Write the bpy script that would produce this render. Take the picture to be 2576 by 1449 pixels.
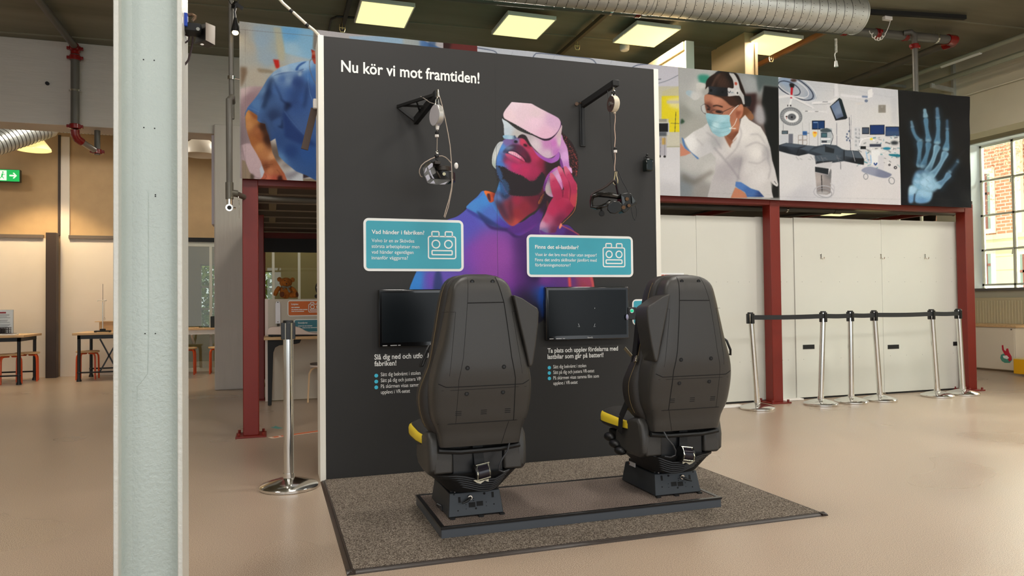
import bpy, bmesh, math, random
import numpy as np
from mathutils import Vector, Matrix

for o in list(bpy.data.objects): bpy.data.objects.remove(o)
SC = bpy.context.scene
COL = SC.collection
random.seed(7); RNG = np.random.default_rng(7)
PI = math.pi

# ------------------------------------------------------------------ camera
FPX = 1839.52
PITCH, ROLL, YAW = 0.02137, -0.01128, 0.31910
CAM = np.array([-0.3322, -4.8267, 1.12])
FW = np.array([math.sin(YAW)*math.cos(PITCH), math.cos(YAW)*math.cos(PITCH), math.sin(PITCH)])
_rt = np.array([math.cos(YAW), -math.sin(YAW), 0.0]); _up = np.cross(_rt, FW)
RT = math.cos(ROLL)*_rt + math.sin(ROLL)*_up
UP = -math.sin(ROLL)*_rt + math.cos(ROLL)*_up

def at(u, v, ax, val):
    """point of the place on the plane x/y/z = val that the photo shows at pixel (u, v)"""
    d = FW + (u-1288)/FPX*RT - (v-724.5)/FPX*UP
    i = 'xyz'.index(ax)
    p = CAM + d*((val-CAM[i])/d[i]); p[i] = val
    return Vector(p.tolist())

def project(X, Y, Z):
    P = np.stack([X-CAM[0], Y-CAM[1], Z-CAM[2]], -1); z = P@FW
    return 1288+FPX*(P@RT)/z, 724.5-FPX*(P@UP)/z

cam = bpy.data.cameras.new('camera'); co = bpy.data.objects.new('camera', cam); COL.objects.link(co)
cam.sensor_width = 36.0; cam.lens = FPX/2576*36.0; cam.clip_start = 0.05; cam.clip_end = 200
M = Matrix.Identity(4)
for i in range(3):
    M[i][0] = RT[i]; M[i][1] = UP[i]; M[i][2] = -FW[i]; M[i][3] = CAM[i]
co.matrix_world = M
SC.camera = co

# ------------------------------------------------------------------ light and exposure
W = bpy.data.worlds.new('daylight'); SC.world = W; W.use_nodes = True
bg = W.node_tree.nodes['Background']; bg.inputs[0].default_value = (0.86, 0.94, 1.0, 1); bg.inputs[1].default_value = 0.85
SC.view_settings.view_transform = 'Standard'; SC.view_settings.look = 'None'
SC.view_settings.gamma = 1.0; SC.view_settings.use_curve_mapping = False
SC.view_settings.exposure = 0.0

def area(name, loc, rot, sx, sy, power, col=(1, 1, 1)):
    l = bpy.data.lights.new(name, 'AREA'); l.shape = 'RECTANGLE'; l.size = sx; l.size_y = sy; l.energy = power; l.color = col
    o = bpy.data.objects.new(name, l); o.location = loc; o.rotation_euler = rot; COL.objects.link(o); return o
# daylight entering through the windows of the right-hand wall (bright sky above the yard, one lamp over each window)
for k, yy in enumerate((6.3, 2.95, -0.4, -3.75, -7.1)):
    area('window_daylight', (13.3, yy, 5.6), (0, math.radians(48), 0), 2.6, 2.8, 1900, (0.93, 0.97, 1.0))
# fill lamp added in the hall's open end behind the photographer
area('open_end_fill', (0.5, -10.5, 2.3), (PI/2, 0, 0), 12, 4.0, 170, (0.97, 0.98, 1.0))
# sun over the yard side: it strikes the neighbouring facade and the stand-in trees, never the inside of the hall
sl_ = bpy.data.lights.new('sun', 'SUN'); sl_.energy = 4.2; sl_.angle = math.radians(1.5); sl_.color = (1.0, 0.96, 0.88)
so_ = bpy.data.objects.new('sun', sl_); so_.rotation_euler = (math.radians(12), math.radians(-42), 0); COL.objects.link(so_)

# ------------------------------------------------------------------ helpers
def s2l(c):
    c = c/255.0
    return c/12.92 if c <= 0.04045 else ((c+0.055)/1.055)**2.4
def rgb(r, g, b): return (s2l(r), s2l(g), s2l(b), 1.0)

MATS = {}
def mat(name, col, rough=0.6, metal=0.0, bump=0.0, bscale=50.0, var=0.0, vscale=8.0, emit=None, estr=0.0, coat=0.0, spec=0.5, trans=0.0, vstretch=None):
    if name in MATS: return MATS[name]
    m = bpy.data.materials.new(name); m.use_nodes = True; nt = m.node_tree; N = nt.nodes; L = nt.links
    p = N['Principled BSDF']; c = rgb(*col)
    p.inputs['Base Color'].default_value = c; p.inputs['Roughness'].default_value = rough; p.inputs['Metallic'].default_value = metal
    p.inputs['Specular IOR Level'].default_value = spec; p.inputs['Coat Weight'].default_value = coat
    p.inputs['Transmission Weight'].default_value = trans
    tc = N.new('ShaderNodeTexCoord'); mp = N.new('ShaderNodeMapping'); L.new(tc.outputs['Object'], mp.inputs[0])
    if vstretch: mp.inputs['Scale'].default_value = vstretch
    if var > 0:
        n = N.new('ShaderNodeTexNoise'); n.inputs['Scale'].default_value = vscale; n.inputs['Detail'].default_value = 4
        L.new(mp.outputs[0], n.inputs['Vector'])
        r = N.new('ShaderNodeMapRange'); r.inputs[1].default_value = 0.3; r.inputs[2].default_value = 0.7
        r.inputs[3].default_value = 1-var; r.inputs[4].default_value = 1+var
        L.new(n.outputs[0], r.inputs[0])
        x = N.new('ShaderNodeVectorMath'); x.operation = 'SCALE'; x.inputs[0].default_value = c[:3]
        L.new(r.outputs[0], x.inputs['Scale']); L.new(x.outputs[0], p.inputs['Base Color'])
    if bump > 0:
        n = N.new('ShaderNodeTexNoise'); n.inputs['Scale'].default_value = bscale; n.inputs['Detail'].default_value = 3
        L.new(mp.outputs[0], n.inputs['Vector'])
        b = N.new('ShaderNodeBump'); b.inputs['Strength'].default_value = bump; b.inputs['Distance'].default_value = 0.01
        L.new(n.outputs[0], b.inputs['Height']); L.new(b.outputs[0], p.inputs['Normal'])
    if emit: 
        p.inputs['Emission Color'].default_value = rgb(*emit); p.inputs['Emission Strength'].default_value = estr
    MATS[name] = m
    return m

def finish(me, m, smooth=True, ang=35):
    if m is not None: me.materials.append(m)
    if smooth and len(me.polygons):
        me.polygons.foreach_set('use_smooth', [True]*len(me.polygons))
        me.set_sharp_from_angle(angle=math.radians(ang))
    me.update()

class MB:
    """collects shapes and links them as ONE mesh object"""
    def __init__(s): s.v = []; s.f = []
    def add(s, vs, fs):
        n = len(s.v); s.v += [tuple(map(float, q)) for q in vs]; s.f += [tuple(i+n for i in f) for f in fs]; return s
    def box(s, x0, x1, y0, y1, z0, z1):
        return s.add([(x0,y0,z0),(x1,y0,z0),(x1,y1,z0),(x0,y1,z0),(x0,y0,z1),(x1,y0,z1),(x1,y1,z1),(x0,y1,z1)],
                     [(0,3,2,1),(4,5,6,7),(0,1,5,4),(1,2,6,5),(2,3,7,6),(3,0,4,7)])
    def bar(s, a, b, w, h, up=(0,0,1)):
        a = Vector(a); b = Vector(b); d = (b-a).normalized(); u = Vector(up)
        if abs(d.dot(u)) > .98: u = Vector((0,1,0))
        x = d.cross(u).normalized(); z = x.cross(d).normalized()
        vs = []
        for p in (a, b):
            for sx, sz in ((-1,-1),(1,-1),(1,1),(-1,1)): vs.append(p+x*sx*w/2+z*sz*h/2)
        return s.add(vs, [(0,1,2,3),(7,6,5,4),(0,4,5,1),(1,5,6,2),(2,6,7,3),(3,7,4,0)])
    def cyl(s, a, b, r, r2=None, n=20, cap=True):
        a = Vector(a); b = Vector(b); r2 = r if r2 is None else r2
        d = (b-a).normalized(); u = Vector((0,0,1)) if abs(d.z) < .95 else Vector((1,0,0))
        x = d.cross(u).normalized(); y = d.cross(x)
        vs = []
        for p, q in ((a, r), (b, r2)):
            for i in range(n): t = 2*PI*i/n; vs.append(p+x*q*math.cos(t)+y*q*math.sin(t))
        fs = [(i, i+n, (i+1)%n+n, (i+1)%n) for i in range(n)]
        if cap: fs += [tuple(range(n)), tuple(range(2*n-1, n-1, -1))]
        return s.add(vs, fs)
    def tube(s, pts, r, n=10, cap=True, closed=False):
        P = [Vector(p) for p in pts]; m = len(P); vs = []; fs = []
        x = None
        for i, p in enumerate(P):
            if closed: d = (P[(i+1)%m]-P[i-1])
            else: d = (P[min(i+1, m-1)]-P[max(i-1, 0)])
            d = d.normalized() if d.length > 1e-9 else Vector((0,0,1))
            if x is None:
                u = Vector((0,0,1)) if abs(d.z) < .9 else Vector((1,0,0)); x = d.cross(u).normalized()
            else:
                x = (x-d*x.dot(d))
                x = x.normalized() if x.length > 1e-9 else Vector((1,0,0))
            y = d.cross(x); rr = r[i] if isinstance(r, (list, tuple)) else r
            for k in range(n): t = 2*PI*k/n; vs.append(p+x*rr*math.cos(t)+y*rr*math.sin(t))
        for i in range(m if closed else m-1):
            j = (i+1) % m
            for k in range(n): fs.append((i*n+k, j*n+k, j*n+(k+1)%n, i*n+(k+1)%n))
        if cap and not closed: fs += [tuple(range(n)), tuple(range(m*n-1, (m-1)*n-1, -1))]
        return s.add(vs, fs)
    def lathe(s, prof, c=(0,0,0), n=32, cap=True):
        c = Vector(c); vs = []; fs = []; m = len(prof)
        for r, z in prof:
            for i in range(n): t = 2*PI*i/n; vs.append(c+Vector((r*math.cos(t), r*math.sin(t), z)))
        for j in range(m-1):
            for i in range(n): fs.append((j*n+i, j*n+(i+1)%n, (j+1)*n+(i+1)%n, (j+1)*n+i))
        if cap: fs += [tuple(range(n-1, -1, -1)), tuple(range((m-1)*n, m*n))]
        return s.add(vs, fs)
    def loft(s, rings, cap=True, closed_ring=True):
        n = len(rings[0]); vs = [q for r in rings for q in r]; fs = []
        for j in range(len(rings)-1):
            for i in range(n if closed_ring else n-1): fs.append((j*n+i, j*n+(i+1)%n, (j+1)*n+(i+1)%n, (j+1)*n+i))
        if cap: fs += [tuple(range(n-1, -1, -1)), tuple(range((len(rings)-1)*n, len(rings)*n))]
        return s.add(vs, fs)
    def prism(s, pts, d):
        """extrude a polygon (3-D points) by vector d"""
        n = len(pts); d = Vector(d); vs = [Vector(p) for p in pts]+[Vector(p)+d for p in pts]
        return s.add(vs, [tuple(range(n-1, -1, -1)), tuple(range(n, 2*n))]+[(i, (i+1)%n, (i+1)%n+n, i+n) for i in range(n)])
    def ball(s, c, r, n=14, m=9, rot=None):
        c = Vector(c); r = r if isinstance(r, (tuple, list)) else (r, r, r)
        vs = []; fs = []
        for j in range(1, m):
            a = PI*j/m
            for i in range(n):
                t = 2*PI*i/n; q = Vector((r[0]*math.sin(a)*math.cos(t), r[1]*math.sin(a)*math.sin(t), r[2]*math.cos(a)))
                if rot is not None: q = rot@q
                vs.append(c+q)
        tp = Vector((0,0,r[2])); bt = -tp
        if rot is not None: tp = rot@tp; bt = rot@bt
        vs += [c+tp, c+bt]; k = len(vs)
        for j in range(m-2):
            for i in range(n): fs.append((j*n+i, (j+1)*n+i, (j+1)*n+(i+1)%n, j*n+(i+1)%n))
        for i in range(n):
            fs.append((k-2, i, (i+1)%n)); fs.append((k-1, (m-2)*n+(i+1)%n, (m-2)*n+i))
        return s.add(vs, fs)
    def build(s, name, m, parent=None, bevel=0.0, seg=2, smooth=True, subsurf=0, ang=35):
        me = bpy.data.meshes.new(name); me.from_pydata(s.v, [], s.f)
        bm = bmesh.new(); bm.from_mesh(me); bmesh.ops.recalc_face_normals(bm, faces=bm.faces); bm.to_mesh(me); bm.free()
        finish(me, m, smooth, ang)
        o = bpy.data.objects.new(name, me); COL.objects.link(o)
        if bevel > 0:
            b = o.modifiers.new('bevel', 'BEVEL'); b.width = bevel; b.segments = seg; b.limit_method = 'ANGLE'; b.angle_limit = math.radians(40)
        if subsurf:
            b = o.modifiers.new('sub', 'SUBSURF'); b.levels = subsurf; b.render_levels = subsurf
        if parent is not None: adopt(o, parent)
        return o

def adopt(o, parent):
    o.parent = parent
    pm = Matrix.Identity(4); q = parent
    chain = []
    while q is not None: chain.append(q); q = q.parent
    for q in reversed(chain): pm = pm @ (q.matrix_parent_inverse @ Matrix.LocRotScale(q.location, q.rotation_euler, q.scale))
    o.matrix_parent_inverse = pm.inverted()
    return o

def tag(o, label=None, cat=None, group=None, kind=None):
    if label: o['label'] = label
    if cat: o['category'] = cat
    if group: o['group'] = group
    if kind: o['kind'] = kind
    return o
def thing(name, label, cat, loc=(0,0,0), group=None):
    """an Empty at the thing's base; parts are built in place and adopted by it"""
    o = bpy.data.objects.new(name, None); o.empty_display_size = 0.1; o.location = loc; COL.objects.link(o)
    return tag(o, label, cat, group)
def struct(o): o['kind'] = 'structure'; return o
def children(o): return [c for c in bpy.data.objects if c.parent == o]
def copy_tree(o, delta, parent=None):
    c = o.copy(); COL.objects.link(c)
    if parent is None: c.location = o.location + Vector(delta)
    else:
        c.parent = parent
    for ch in children(o):
        if ch is not c: copy_tree(ch, (0,0,0), c)
    return c

# text as flat lettering mesh on a wall plane facing -y
FONTC = {}
def text_mesh(s, bold=0.0):
    cu = bpy.data.curves.new('t', 'FONT'); cu.body = s; cu.size = 1.0; cu.offset = bold; cu.resolution_u = 3; cu.extrude = 0.0
    o = bpy.data.objects.new('t', cu); COL.objects.link(o)
    dg = bpy.context.evaluated_depsgraph_get(); dg.update()
    me = bpy.data.meshes.new_from_object(o.evaluated_get(dg))
    bpy.data.objects.remove(o); bpy.data.curves.remove(cu)
    return me
def lettering(name, lines, m, parent, y):
    """lines: (string, x0, x1, baseline z, cap height, bold); one mesh of lettering on the plane y"""
    V = []; F = []
    for (s, x0, x1, z, cap, bold) in lines:
        me = text_mesh(s, bold)
        xs = [q.co.x for q in me.vertices]; a, b = min(xs), max(xs); k = (x1-x0)/(b-a); kz = cap/0.727
        n = len(V)
        V += [(x0+(q.co.x-a)*k, y, z+q.co.y*kz) for q in me.vertices]
        F += [tuple(i+n for i in p.vertices) for p in me.polygons]
        bpy.data.meshes.remove(me)
    me = bpy.data.meshes.new(name); me.from_pydata(V, [], F); finish(me, m, False)
    o = bpy.data.objects.new(name, me); COL.objects.link(o); adopt(o, parent)
    so = o.modifiers.new('thick', 'SOLIDIFY'); so.thickness = 0.0006; so.offset = 0
    return o

def round_rect(x0, x1, z0, z1, r, n=6):
    out = []
    for cx, cz, a0 in ((x1-r, z1-r, 0), (x0+r, z1-r, PI/2), (x0+r, z0+r, PI), (x1-r, z0+r, 1.5*PI)):
        for i in range(n+1): t = a0+PI/2*i/n; out.append((cx+r*math.cos(t), cz+r*math.sin(t)))
    return out
def ribbon(mb, pts, w, y, closed=True):
    """flat line of width w following 2-D points (x, z) on the plane y"""
    n = len(pts); L = []; R_ = []
    for i in range(n):
        if closed: a = pts[i-1]; b = pts[(i+1) % n]
        else: a = pts[max(i-1, 0)]; b = pts[min(i+1, n-1)]
        d = Vector((b[0]-a[0], b[1]-a[1])); d.normalize(); nx, nz = -d.y*w/2, d.x*w/2
        L.append((pts[i][0]+nx, y, pts[i][1]+nz)); R_.append((pts[i][0]-nx, y, pts[i][1]-nz))
    k = n if closed else n-1
    mb.add(L+R_, [(i, (i+1) % n, (i+1) % n+n, i+n) for i in range(k)])
# ------------------------------------------------------------------ materials
WALLW = mat('white_paint', (226, 222, 212), 0.55, bump=0.05, bscale=30)
RED = mat('red_lead_paint', (118, 27, 14), 0.42, var=0.06, vscale=3)
GREYPIPE = mat('grey_pipe', (92, 88, 80), 0.42, var=0.05)
BLACK = mat('black_plastic', (14, 14, 14), 0.35)
MBLACK = mat('matt_black', (10, 10, 10), 0.6)
STEEL = mat('polished_steel', (225, 224, 220), 0.13, 1.0)
GALV = mat('galvanised_sheet', (205, 208, 204), 0.42, 0.75, var=0.07, vscale=14)
CHROME = mat('chrome', (235, 232, 225), 0.08, 1.0)
WOOD = mat('pale_wood', (214, 176, 128), 0.45, var=0.1, vscale=6, vstretch=(1, 8, 8))
ORANGE = mat('orange_lacquer', (222, 84, 34), 0.3)
WHITEP = mat('white_plastic', (235, 230, 224), 0.4)

# floor: speckled, slightly glossy beige resin screed
def floor_material():
    m = bpy.data.materials.new('resin_floor'); m.use_nodes = True; nt = m.node_tree; N = nt.nodes; L = nt.links; p = N['Principled BSDF']
    tc = N.new('ShaderNodeTexCoord')
    n1 = N.new('ShaderNodeTexNoise'); n1.inputs['Scale'].default_value = 260; n1.inputs['Detail'].default_value = 3; L.new(tc.outputs['Object'], n1.inputs[0])
    n2 = N.new('ShaderNodeTexNoise'); n2.inputs['Scale'].default_value = 0.9; n2.inputs['Detail'].default_value = 1; L.new(tc.outputs['Object'], n2.inputs[0])
    r = N.new('ShaderNodeValToRGB'); e = r.color_ramp.elements
    e[0].position = 0.36; e[0].color = rgb(132, 112, 95); e[1].position = 0.66; e[1].color = rgb(204, 183, 160)
    L.new(n1.outputs[0], r.inputs[0])
    mr = N.new('ShaderNodeMapRange'); mr.clamp = False; mr.inputs[1].default_value = .2; mr.inputs[2].default_value = .8; mr.inputs[3].default_value = .88; mr.inputs[4].default_value = 1.08
    L.new(n2.outputs[0], mr.inputs[0])
    x = N.new('ShaderNodeVectorMath'); x.operation = 'SCALE'; L.new(r.outputs[0], x.inputs[0]); L.new(mr.outputs[0], x.inputs['Scale'])
    L.new(x.outputs[0], p.inputs['Base Color'])
    mr2 = N.new('ShaderNodeMapRange'); mr2.clamp = False; mr2.inputs[1].default_value = .2; mr2.inputs[2].default_value = .8; mr2.inputs[3].default_value = .24; mr2.inputs[4].default_value = .36
    L.new(n2.outputs[0], mr2.inputs[0]); L.new(mr2.outputs[0], p.inputs['Roughness'])
    n3 = N.new('ShaderNodeTexNoise'); n3.inputs['Scale'].default_value = 140; L.new(tc.outputs['Object'], n3.inputs[0])
    n4 = N.new('ShaderNodeTexNoise'); n4.inputs['Scale'].default_value = 1.8; n4.inputs['Detail'].default_value = 0; L.new(tc.outputs['Object'], n4.inputs[0])
    b = N.new('ShaderNodeBump'); b.inputs['Strength'].default_value = 0.35; b.inputs['Distance'].default_value = 0.002; L.new(n3.outputs[0], b.inputs['Height'])
    b2 = N.new('ShaderNodeBump'); b2.inputs['Strength'].default_value = 0.12; b2.inputs['Distance'].default_value = 0.02; L.new(n4.outputs[0], b2.inputs['Height'])
    L.new(b.outputs[0], b2.inputs['Normal']); L.new(b2.outputs[0], p.inputs['Normal'])
    return m
struct(MB().box(-9, 11.3, -9.5, 11.75, -0.1, 0).build('floor', floor_material(), smooth=False))

# ceiling: painted concrete with board joints running across the hall
def ceiling_material():
    m = bpy.data.materials.new('ceiling_concrete'); m.use_nodes = True; nt = m.node_tree; N = nt.nodes; L = nt.links; p = N['Principled BSDF']
    tc = N.new('ShaderNodeTexCoord'); n1 = N.new('ShaderNodeTexNoise'); n1.inputs['Scale'].default_value = 0.6; n1.inputs['Detail'].default_value = 6
    mp = N.new('ShaderNodeMapping'); mp.inputs['Scale'].default_value = (1, 5, 1); L.new(tc.outputs['Object'], mp.inputs[0]); L.new(mp.outputs[0], n1.inputs[0])
    r = N.new('ShaderNodeValToRGB'); e = r.color_ramp.elements
    e[0].position = 0.25; e[0].color = rgb(106, 102, 84); e[1].position = 0.75; e[1].color = rgb(136, 132, 114)
    L.new(n1.outputs[0], r.inputs[0]); L.new(r.outputs[0], p.inputs['Base Color']); p.inputs['Roughness'].default_value = 0.6
    return m
CEILZ = 4.55
struct(MB().box(-9, 11.3, -9.5, 11.75, CEILZ, CEILZ+0.2).build('ceiling', ceiling_material(), smooth=False))
JNT = mat('joint_paint', (128, 124, 104), 0.5)
c = MB()
for yy in (2.45, 3.98, 5.42):
    c.bar((-9, yy+.6-.065*0, CEILZ-.004), (9, yy-.57, CEILZ-.004), .035, .012)
tag(c.build('trim_1', JNT), kind='structure')

# outer walls
BEIGE = mat('beige_board_wall', (190, 158, 116), 0.7, bump=0.08, bscale=60, var=0.05, vscale=5)
CREAM = mat('cream_wall_board', (230, 216, 200), 0.55, var=0.02, vscale=3)
OLIVE = mat('olive_wall', (142, 128, 92), 0.7, var=0.06, vscale=2)
RIGHTW = mat('rough_plaster', (192, 186, 164), 0.8, bump=0.5, bscale=3.5, var=0.05, vscale=2)
w = MB()
w.box(-9, -1.75, 9.02, 9.2, 0, CEILZ)
w.box(-1.75, 11, 9.02, 9.2, 2.33, CEILZ)
struct(w.build('wall_back', BEIGE, smooth=False))
struct(MB().box(-9.1, -9, -9.5, 11.75, 0, CEILZ).build('wall_left', WALLW, smooth=False))
# lower wall boards (paler) with the grey ledge on top and the joint trim
lb = MB(); lb.box(-9, -3.80, 8.97, 9.02, 0, 2.28); lb.box(-3.52, -1.8, 8.97, 9.02, 0, 2.28)
lb.box(-3.63, -3.50, 8.99, 9.02, 0, 3.98)
struct(lb.build('trim_2', CREAM, smooth=False))
LEDGE = mat('grey_ledge', (104, 92, 82), 0.6)
l2 = MB(); l2.box(-9, -3.87, 8.93, 9.02, 2.28, 2.335); l2.box(-3.50, -1.8, 8.93, 9.02, 2.28, 2.335)
struct(l2.build('trim_3', LEDGE, smooth=False))
DP = mat('dark_brown_paint', (62, 48, 40), 0.5)
dpost = MB().box(-3.79, -3.64, 8.78, 8.93, 0, 2.36)
tag(dpost.build('timber_post', DP, bevel=.004), 'tall dark brown square post standing against the beige back wall between two worktables', 'post')
struct(MB().box(-3.665, -3.635, 8.97, 9.02, 2.33, 4.0).build('trim_4', DP, smooth=False))

# glass front at the back with dark head rail and the room behind it
g = MB(); g.box(-1.75, 11, 9.0, 9.08, 2.26, 2.335)
struct(g.build('trim_5', MBLACK, smooth=False))
fr = MB(); fr.box(-1.75, 11, 9.02, 9.07, 2.18, 2.26); fr.box(-1.75, 11, 9.02, 9.07, 0, .06)
for xx in (-1.73, -1.33, -.285, .163, 1.2, 2.4, 4.3): fr.box(xx-.02, xx+.025, 9.02, 9.07, .06, 2.18)
struct(fr.build('window_3', mat('aluminium_frame', (196, 196, 182), 0.4), smooth=False))
GLASS = bpy.data.materials.new('glass'); GLASS.use_nodes = True
def glass_mat():
    nt = GLASS.node_tree; N = nt.nodes; L = nt.links; N.remove(N['Principled BSDF'])
    t = N.new('ShaderNodeBsdfTransparent'); t.inputs[0].default_value = (.86, .89, .82, 1); gl = N.new('ShaderNodeBsdfGlossy'); gl.inputs['Roughness'].default_value = .01
    fz = N.new('ShaderNodeFresnel'); fz.inputs[0].default_value = 1.5; mx = N.new('ShaderNodeMixShader')
    L.new(fz.outputs[0], mx.inputs[0]); L.new(t.outputs[0], mx.inputs[1]); L.new(gl.outputs[0], mx.inputs[2]); L.new(mx.outputs[0], N['Material Output'].inputs[0])
glass_mat()
pn = MB(); pn.box(-1.75, 11, 9.04, 9.046, .06, 2.18)
struct(pn.build('window_4', GLASS, smooth=False))

# room added behind the glass: its olive wall and windows stand in for reflections
ow = MB(); Yb = 11.6
def wallwin(mb, x0, x1, z0, z1, holes, y0, y1):
    xs = sorted(holes); cx = x0
    for (a, b, c_, d) in xs:
        mb.box(cx, a, y0, y1, z0, z1); mb.box(a, b, y0, y1, z0, c_); mb.box(a, b, y0, y1, d, z1); cx = b
    mb.box(cx, x1, y0, y1, z0, z1)
holes = [(-1.71, -1.30, .62, 2.0), (-.78, -.29, .75, 1.87)]
wallwin(ow, -4, 11, 0, 4.5, holes, Yb, Yb+.15)
struct(ow.build('wall_inner', OLIVE, smooth=False))
wf = MB()
for (a, b, c_, d) in holes:
    for k in range(3):
        x = a+(b-a)*k/2; wf.box(x-.015, x+.015, Yb+.03, Yb+.08, c_, d)
    for k in range(4):
        z = c_+(d-c_)*k/3; wf.box(a, b, Yb+.03, Yb+.08, z-.018, z+.018)
struct(wf.build('window_5', mat('dull_frame', (150, 146, 120), 0.5), smooth=False))
# foliage added behind those windows for the mirrored trees
LEAF = mat('leaf_green', (190, 208, 128), 0.7, var=0.5, vscale=9)
def leafball(name, c, r, n, seed, label, m=LEAF, s=0.09, cat='tree', flat=1.0):
    rg = np.random.default_rng(seed); mb = MB()
    for _ in range(n):
        q = rg.normal(size=3); q /= np.linalg.norm(q); q *= rg.uniform(.5, 1)**.5
        p = np.array(c)+q*np.array(r); a = rg.normal(size=3); a /= np.linalg.norm(a); b = np.cross(a, rg.normal(size=3)); b /= np.linalg.norm(b)
        k = s*rg.uniform(.6, 1.3)
        mb.add([p-a*k, p-b*k*.5, p+a*k, p+b*k*.5], [(0, 1, 2, 3)])
    o = mb.build(name, m, smooth=False); return tag(o, label, cat)
leafball('stand_in_tree', (-1.75, 13.0, 1.5), (.62, .5, 1.45), 2300, 3, 'green tree added for the foliage mirrored in the glass beside the concrete pillar')
leafball('stand_in_tree', (-.35, 13.0, 1.3), (.62, .5, 1.28), 1700, 4, 'green tree added behind the stand-in window left of the teddy bear')

struct(MB().box(-4, 2, 11.75, 16, -.12, 0).build('stand_in_ground', mat('garden_grass', (110, 130, 70), .9), smooth=False))  # ground laid under the added trees
area('room_fill_light', (0.3, 10.4, 4.3), (0, 0, 0), 2.5, .8, 60, (1.0, .96, .86))  # unseen lamp added to brighten the room behind the glass
# right-hand wall with the big steel windows (x = 10.9)
rw = MB(); X0, X1 = 10.9, 11.2
wins = [(5.1, 7.7), (1.62, 4.42), (-1.8, 1.0), (-5.2, -2.4), (-8.6, -5.8)]
ZS, ZT = 1.285, 3.71
rw.box(X0, X1, -9.5, 13.5, 0, ZS); rw.box(X0, X1, -9.5, 13.5, ZT, CEILZ)
ys = [-9.5]+[q for a, b in sorted(wins) for q in (a, b)]+[13.5]
for i in range(0, len(ys), 2): rw.box(X0, X1, ys[i], ys[i+1], ZS, ZT)
struct(rw.build('wall_right', RIGHTW, smooth=False))
FRM = mat('window_paint', (240, 240, 222), 0.5); REV = mat('reveal_paint', (238, 246, 250), 0.6)
SILL = mat('grey_sill', (110, 106, 104), 0.5)
for k, (a, b) in enumerate(wins[:4]):
    f = MB(); x0, x1 = 11.10, 11.15
    for j in range(6):
        y = b-.02-(b-.02-a)*j/5; wd = .02; f.box(x0, x1, y-wd, y+wd, ZS, ZT)
    for j in range(5):
        z = 1.345+(3.68-1.345)*j/4; f.box(x0, x1, a, b, z-.016, z+.016)
    wo = f.build('window_%d' % (1 if k == 1 else 2 if k == 0 else k+4), FRM, smooth=False); wo['kind'] = 'structure'
    pane = MB().box(11.123, 11.127, a, b, ZS+.04, ZT-.02).build('pane', GLASS, wo, smooth=False)
    h = MB()
    for zz in (1.345+.584, 1.345+1.75): h.tube([(11.10, b-.58, zz), (11.07, b-.58, zz), (11.06, b-.57, zz-.1)], .009)
    h.build('handle', FRM, wo)
    MB().box(10.86, 11.10, a-.03, b+.03, ZS-.04, ZS).build('sill', SILL, wo, smooth=False)
    rv = MB(); rv.box(10.895, 11.2, b-.004, b+.012, ZS, ZT); rv.box(10.895, 11.2, a, b, ZT-.006, ZT+.01); rv.build('reveal', REV, wo, smooth=False)
# downstand beam along the window side
struct(MB().box(9.0, 9.35, -9.5, 9.0, 3.42, CEILZ).build('trim_6', RIGHTW, smooth=False))
# big concrete cross beam and its pillar on the left
CONC = mat('white_painted_concrete', (196, 188, 178), 0.65, bump=0.25, bscale=6, vstretch=(1, 1, 9), var=0.03, vscale=3)
CONCV = mat('white_painted_pillar', (198, 190, 182), 0.65, bump=0.25, bscale=8, vstretch=(6, 6, .6), var=0.03, vscale=3)
struct(MB().box(-9, 2.6, 5.82, 6.25, 3.47, CEILZ).build('trim_7', CONC, smooth=False, bevel=.01))
pp = MB().box(-1.05, -.52, 5.78, 6.2, 0, 3.6)
pil = pp.build('concrete_pillar', CONCV, smooth=False, bevel=.015)
tag(pil, 'off-white painted concrete pillar with board marks behind the left red post', 'pillar')
MB().box(-1.09, -1.04, 5.9, 6.25, 2.25, 3.47).build('corner_strip', mat('lilac_white', (204, 196, 204), .5), pil, smooth=False)
hole = MB().cyl((-3.02, 5.822, 3.99), (-3.02, 5.79, 3.99), .022)
tag(hole.build('pipe_stub', MBLACK), 'small dark drilled hole with chipped paint in the white cross beam', 'hole')

# steel H column in front
colm = thing('steel_column', 'white painted steel H-beam column in the left foreground with bumpy paint', 'column', (-.72, -2.1, 0))
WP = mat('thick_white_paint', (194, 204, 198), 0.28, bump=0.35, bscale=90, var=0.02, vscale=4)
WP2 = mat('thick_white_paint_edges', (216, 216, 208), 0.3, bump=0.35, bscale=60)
xl, xr, yf, yb_ = -.808, -.606, -2.22, -2.03
t = .0155
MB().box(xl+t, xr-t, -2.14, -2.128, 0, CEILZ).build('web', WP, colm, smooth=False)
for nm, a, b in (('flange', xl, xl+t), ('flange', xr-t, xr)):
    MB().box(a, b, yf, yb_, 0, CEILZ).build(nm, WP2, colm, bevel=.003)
for a, sgn in ((xl+t, 1), (xr-t, -1)):
    q = MB(); pr_ = [(a, -2.17), (a+sgn*.004, -2.155), (a+sgn*.012, -2.145), (a+sgn*.026, -2.14), (a, -2.14)]
    q.prism([(x, y, 0) for x, y in pr_], (0, 0, CEILZ)); q.build('fillet', WP, colm)
q = MB()
for (u, v) in ((361, 150), (388, 152), (324, 213), (362, 321), (389, 323), (391, 490), (391, 494), (365, 839), (391, 839), (322, 331)):
    p = at(u, v, 'y', -2.14); q.cyl(p, p+Vector((0, -.0015, 0)), .0022, n=8)
q.build('screw_hole', MBLACK, colm)
q = MB()
q.tube([at(373, v, 'y', -2.1405) for v in (480, 560, 700, 800, 850)]+[at(371, 940, 'y', -2.1405), at(352, 965, 'y', -2.1405), at(345, 972, 'y', -2.1405), at(345, 1010, 'y', -2.1405)], .0012, 6)
q.build('paint_run', WP, colm)
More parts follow.
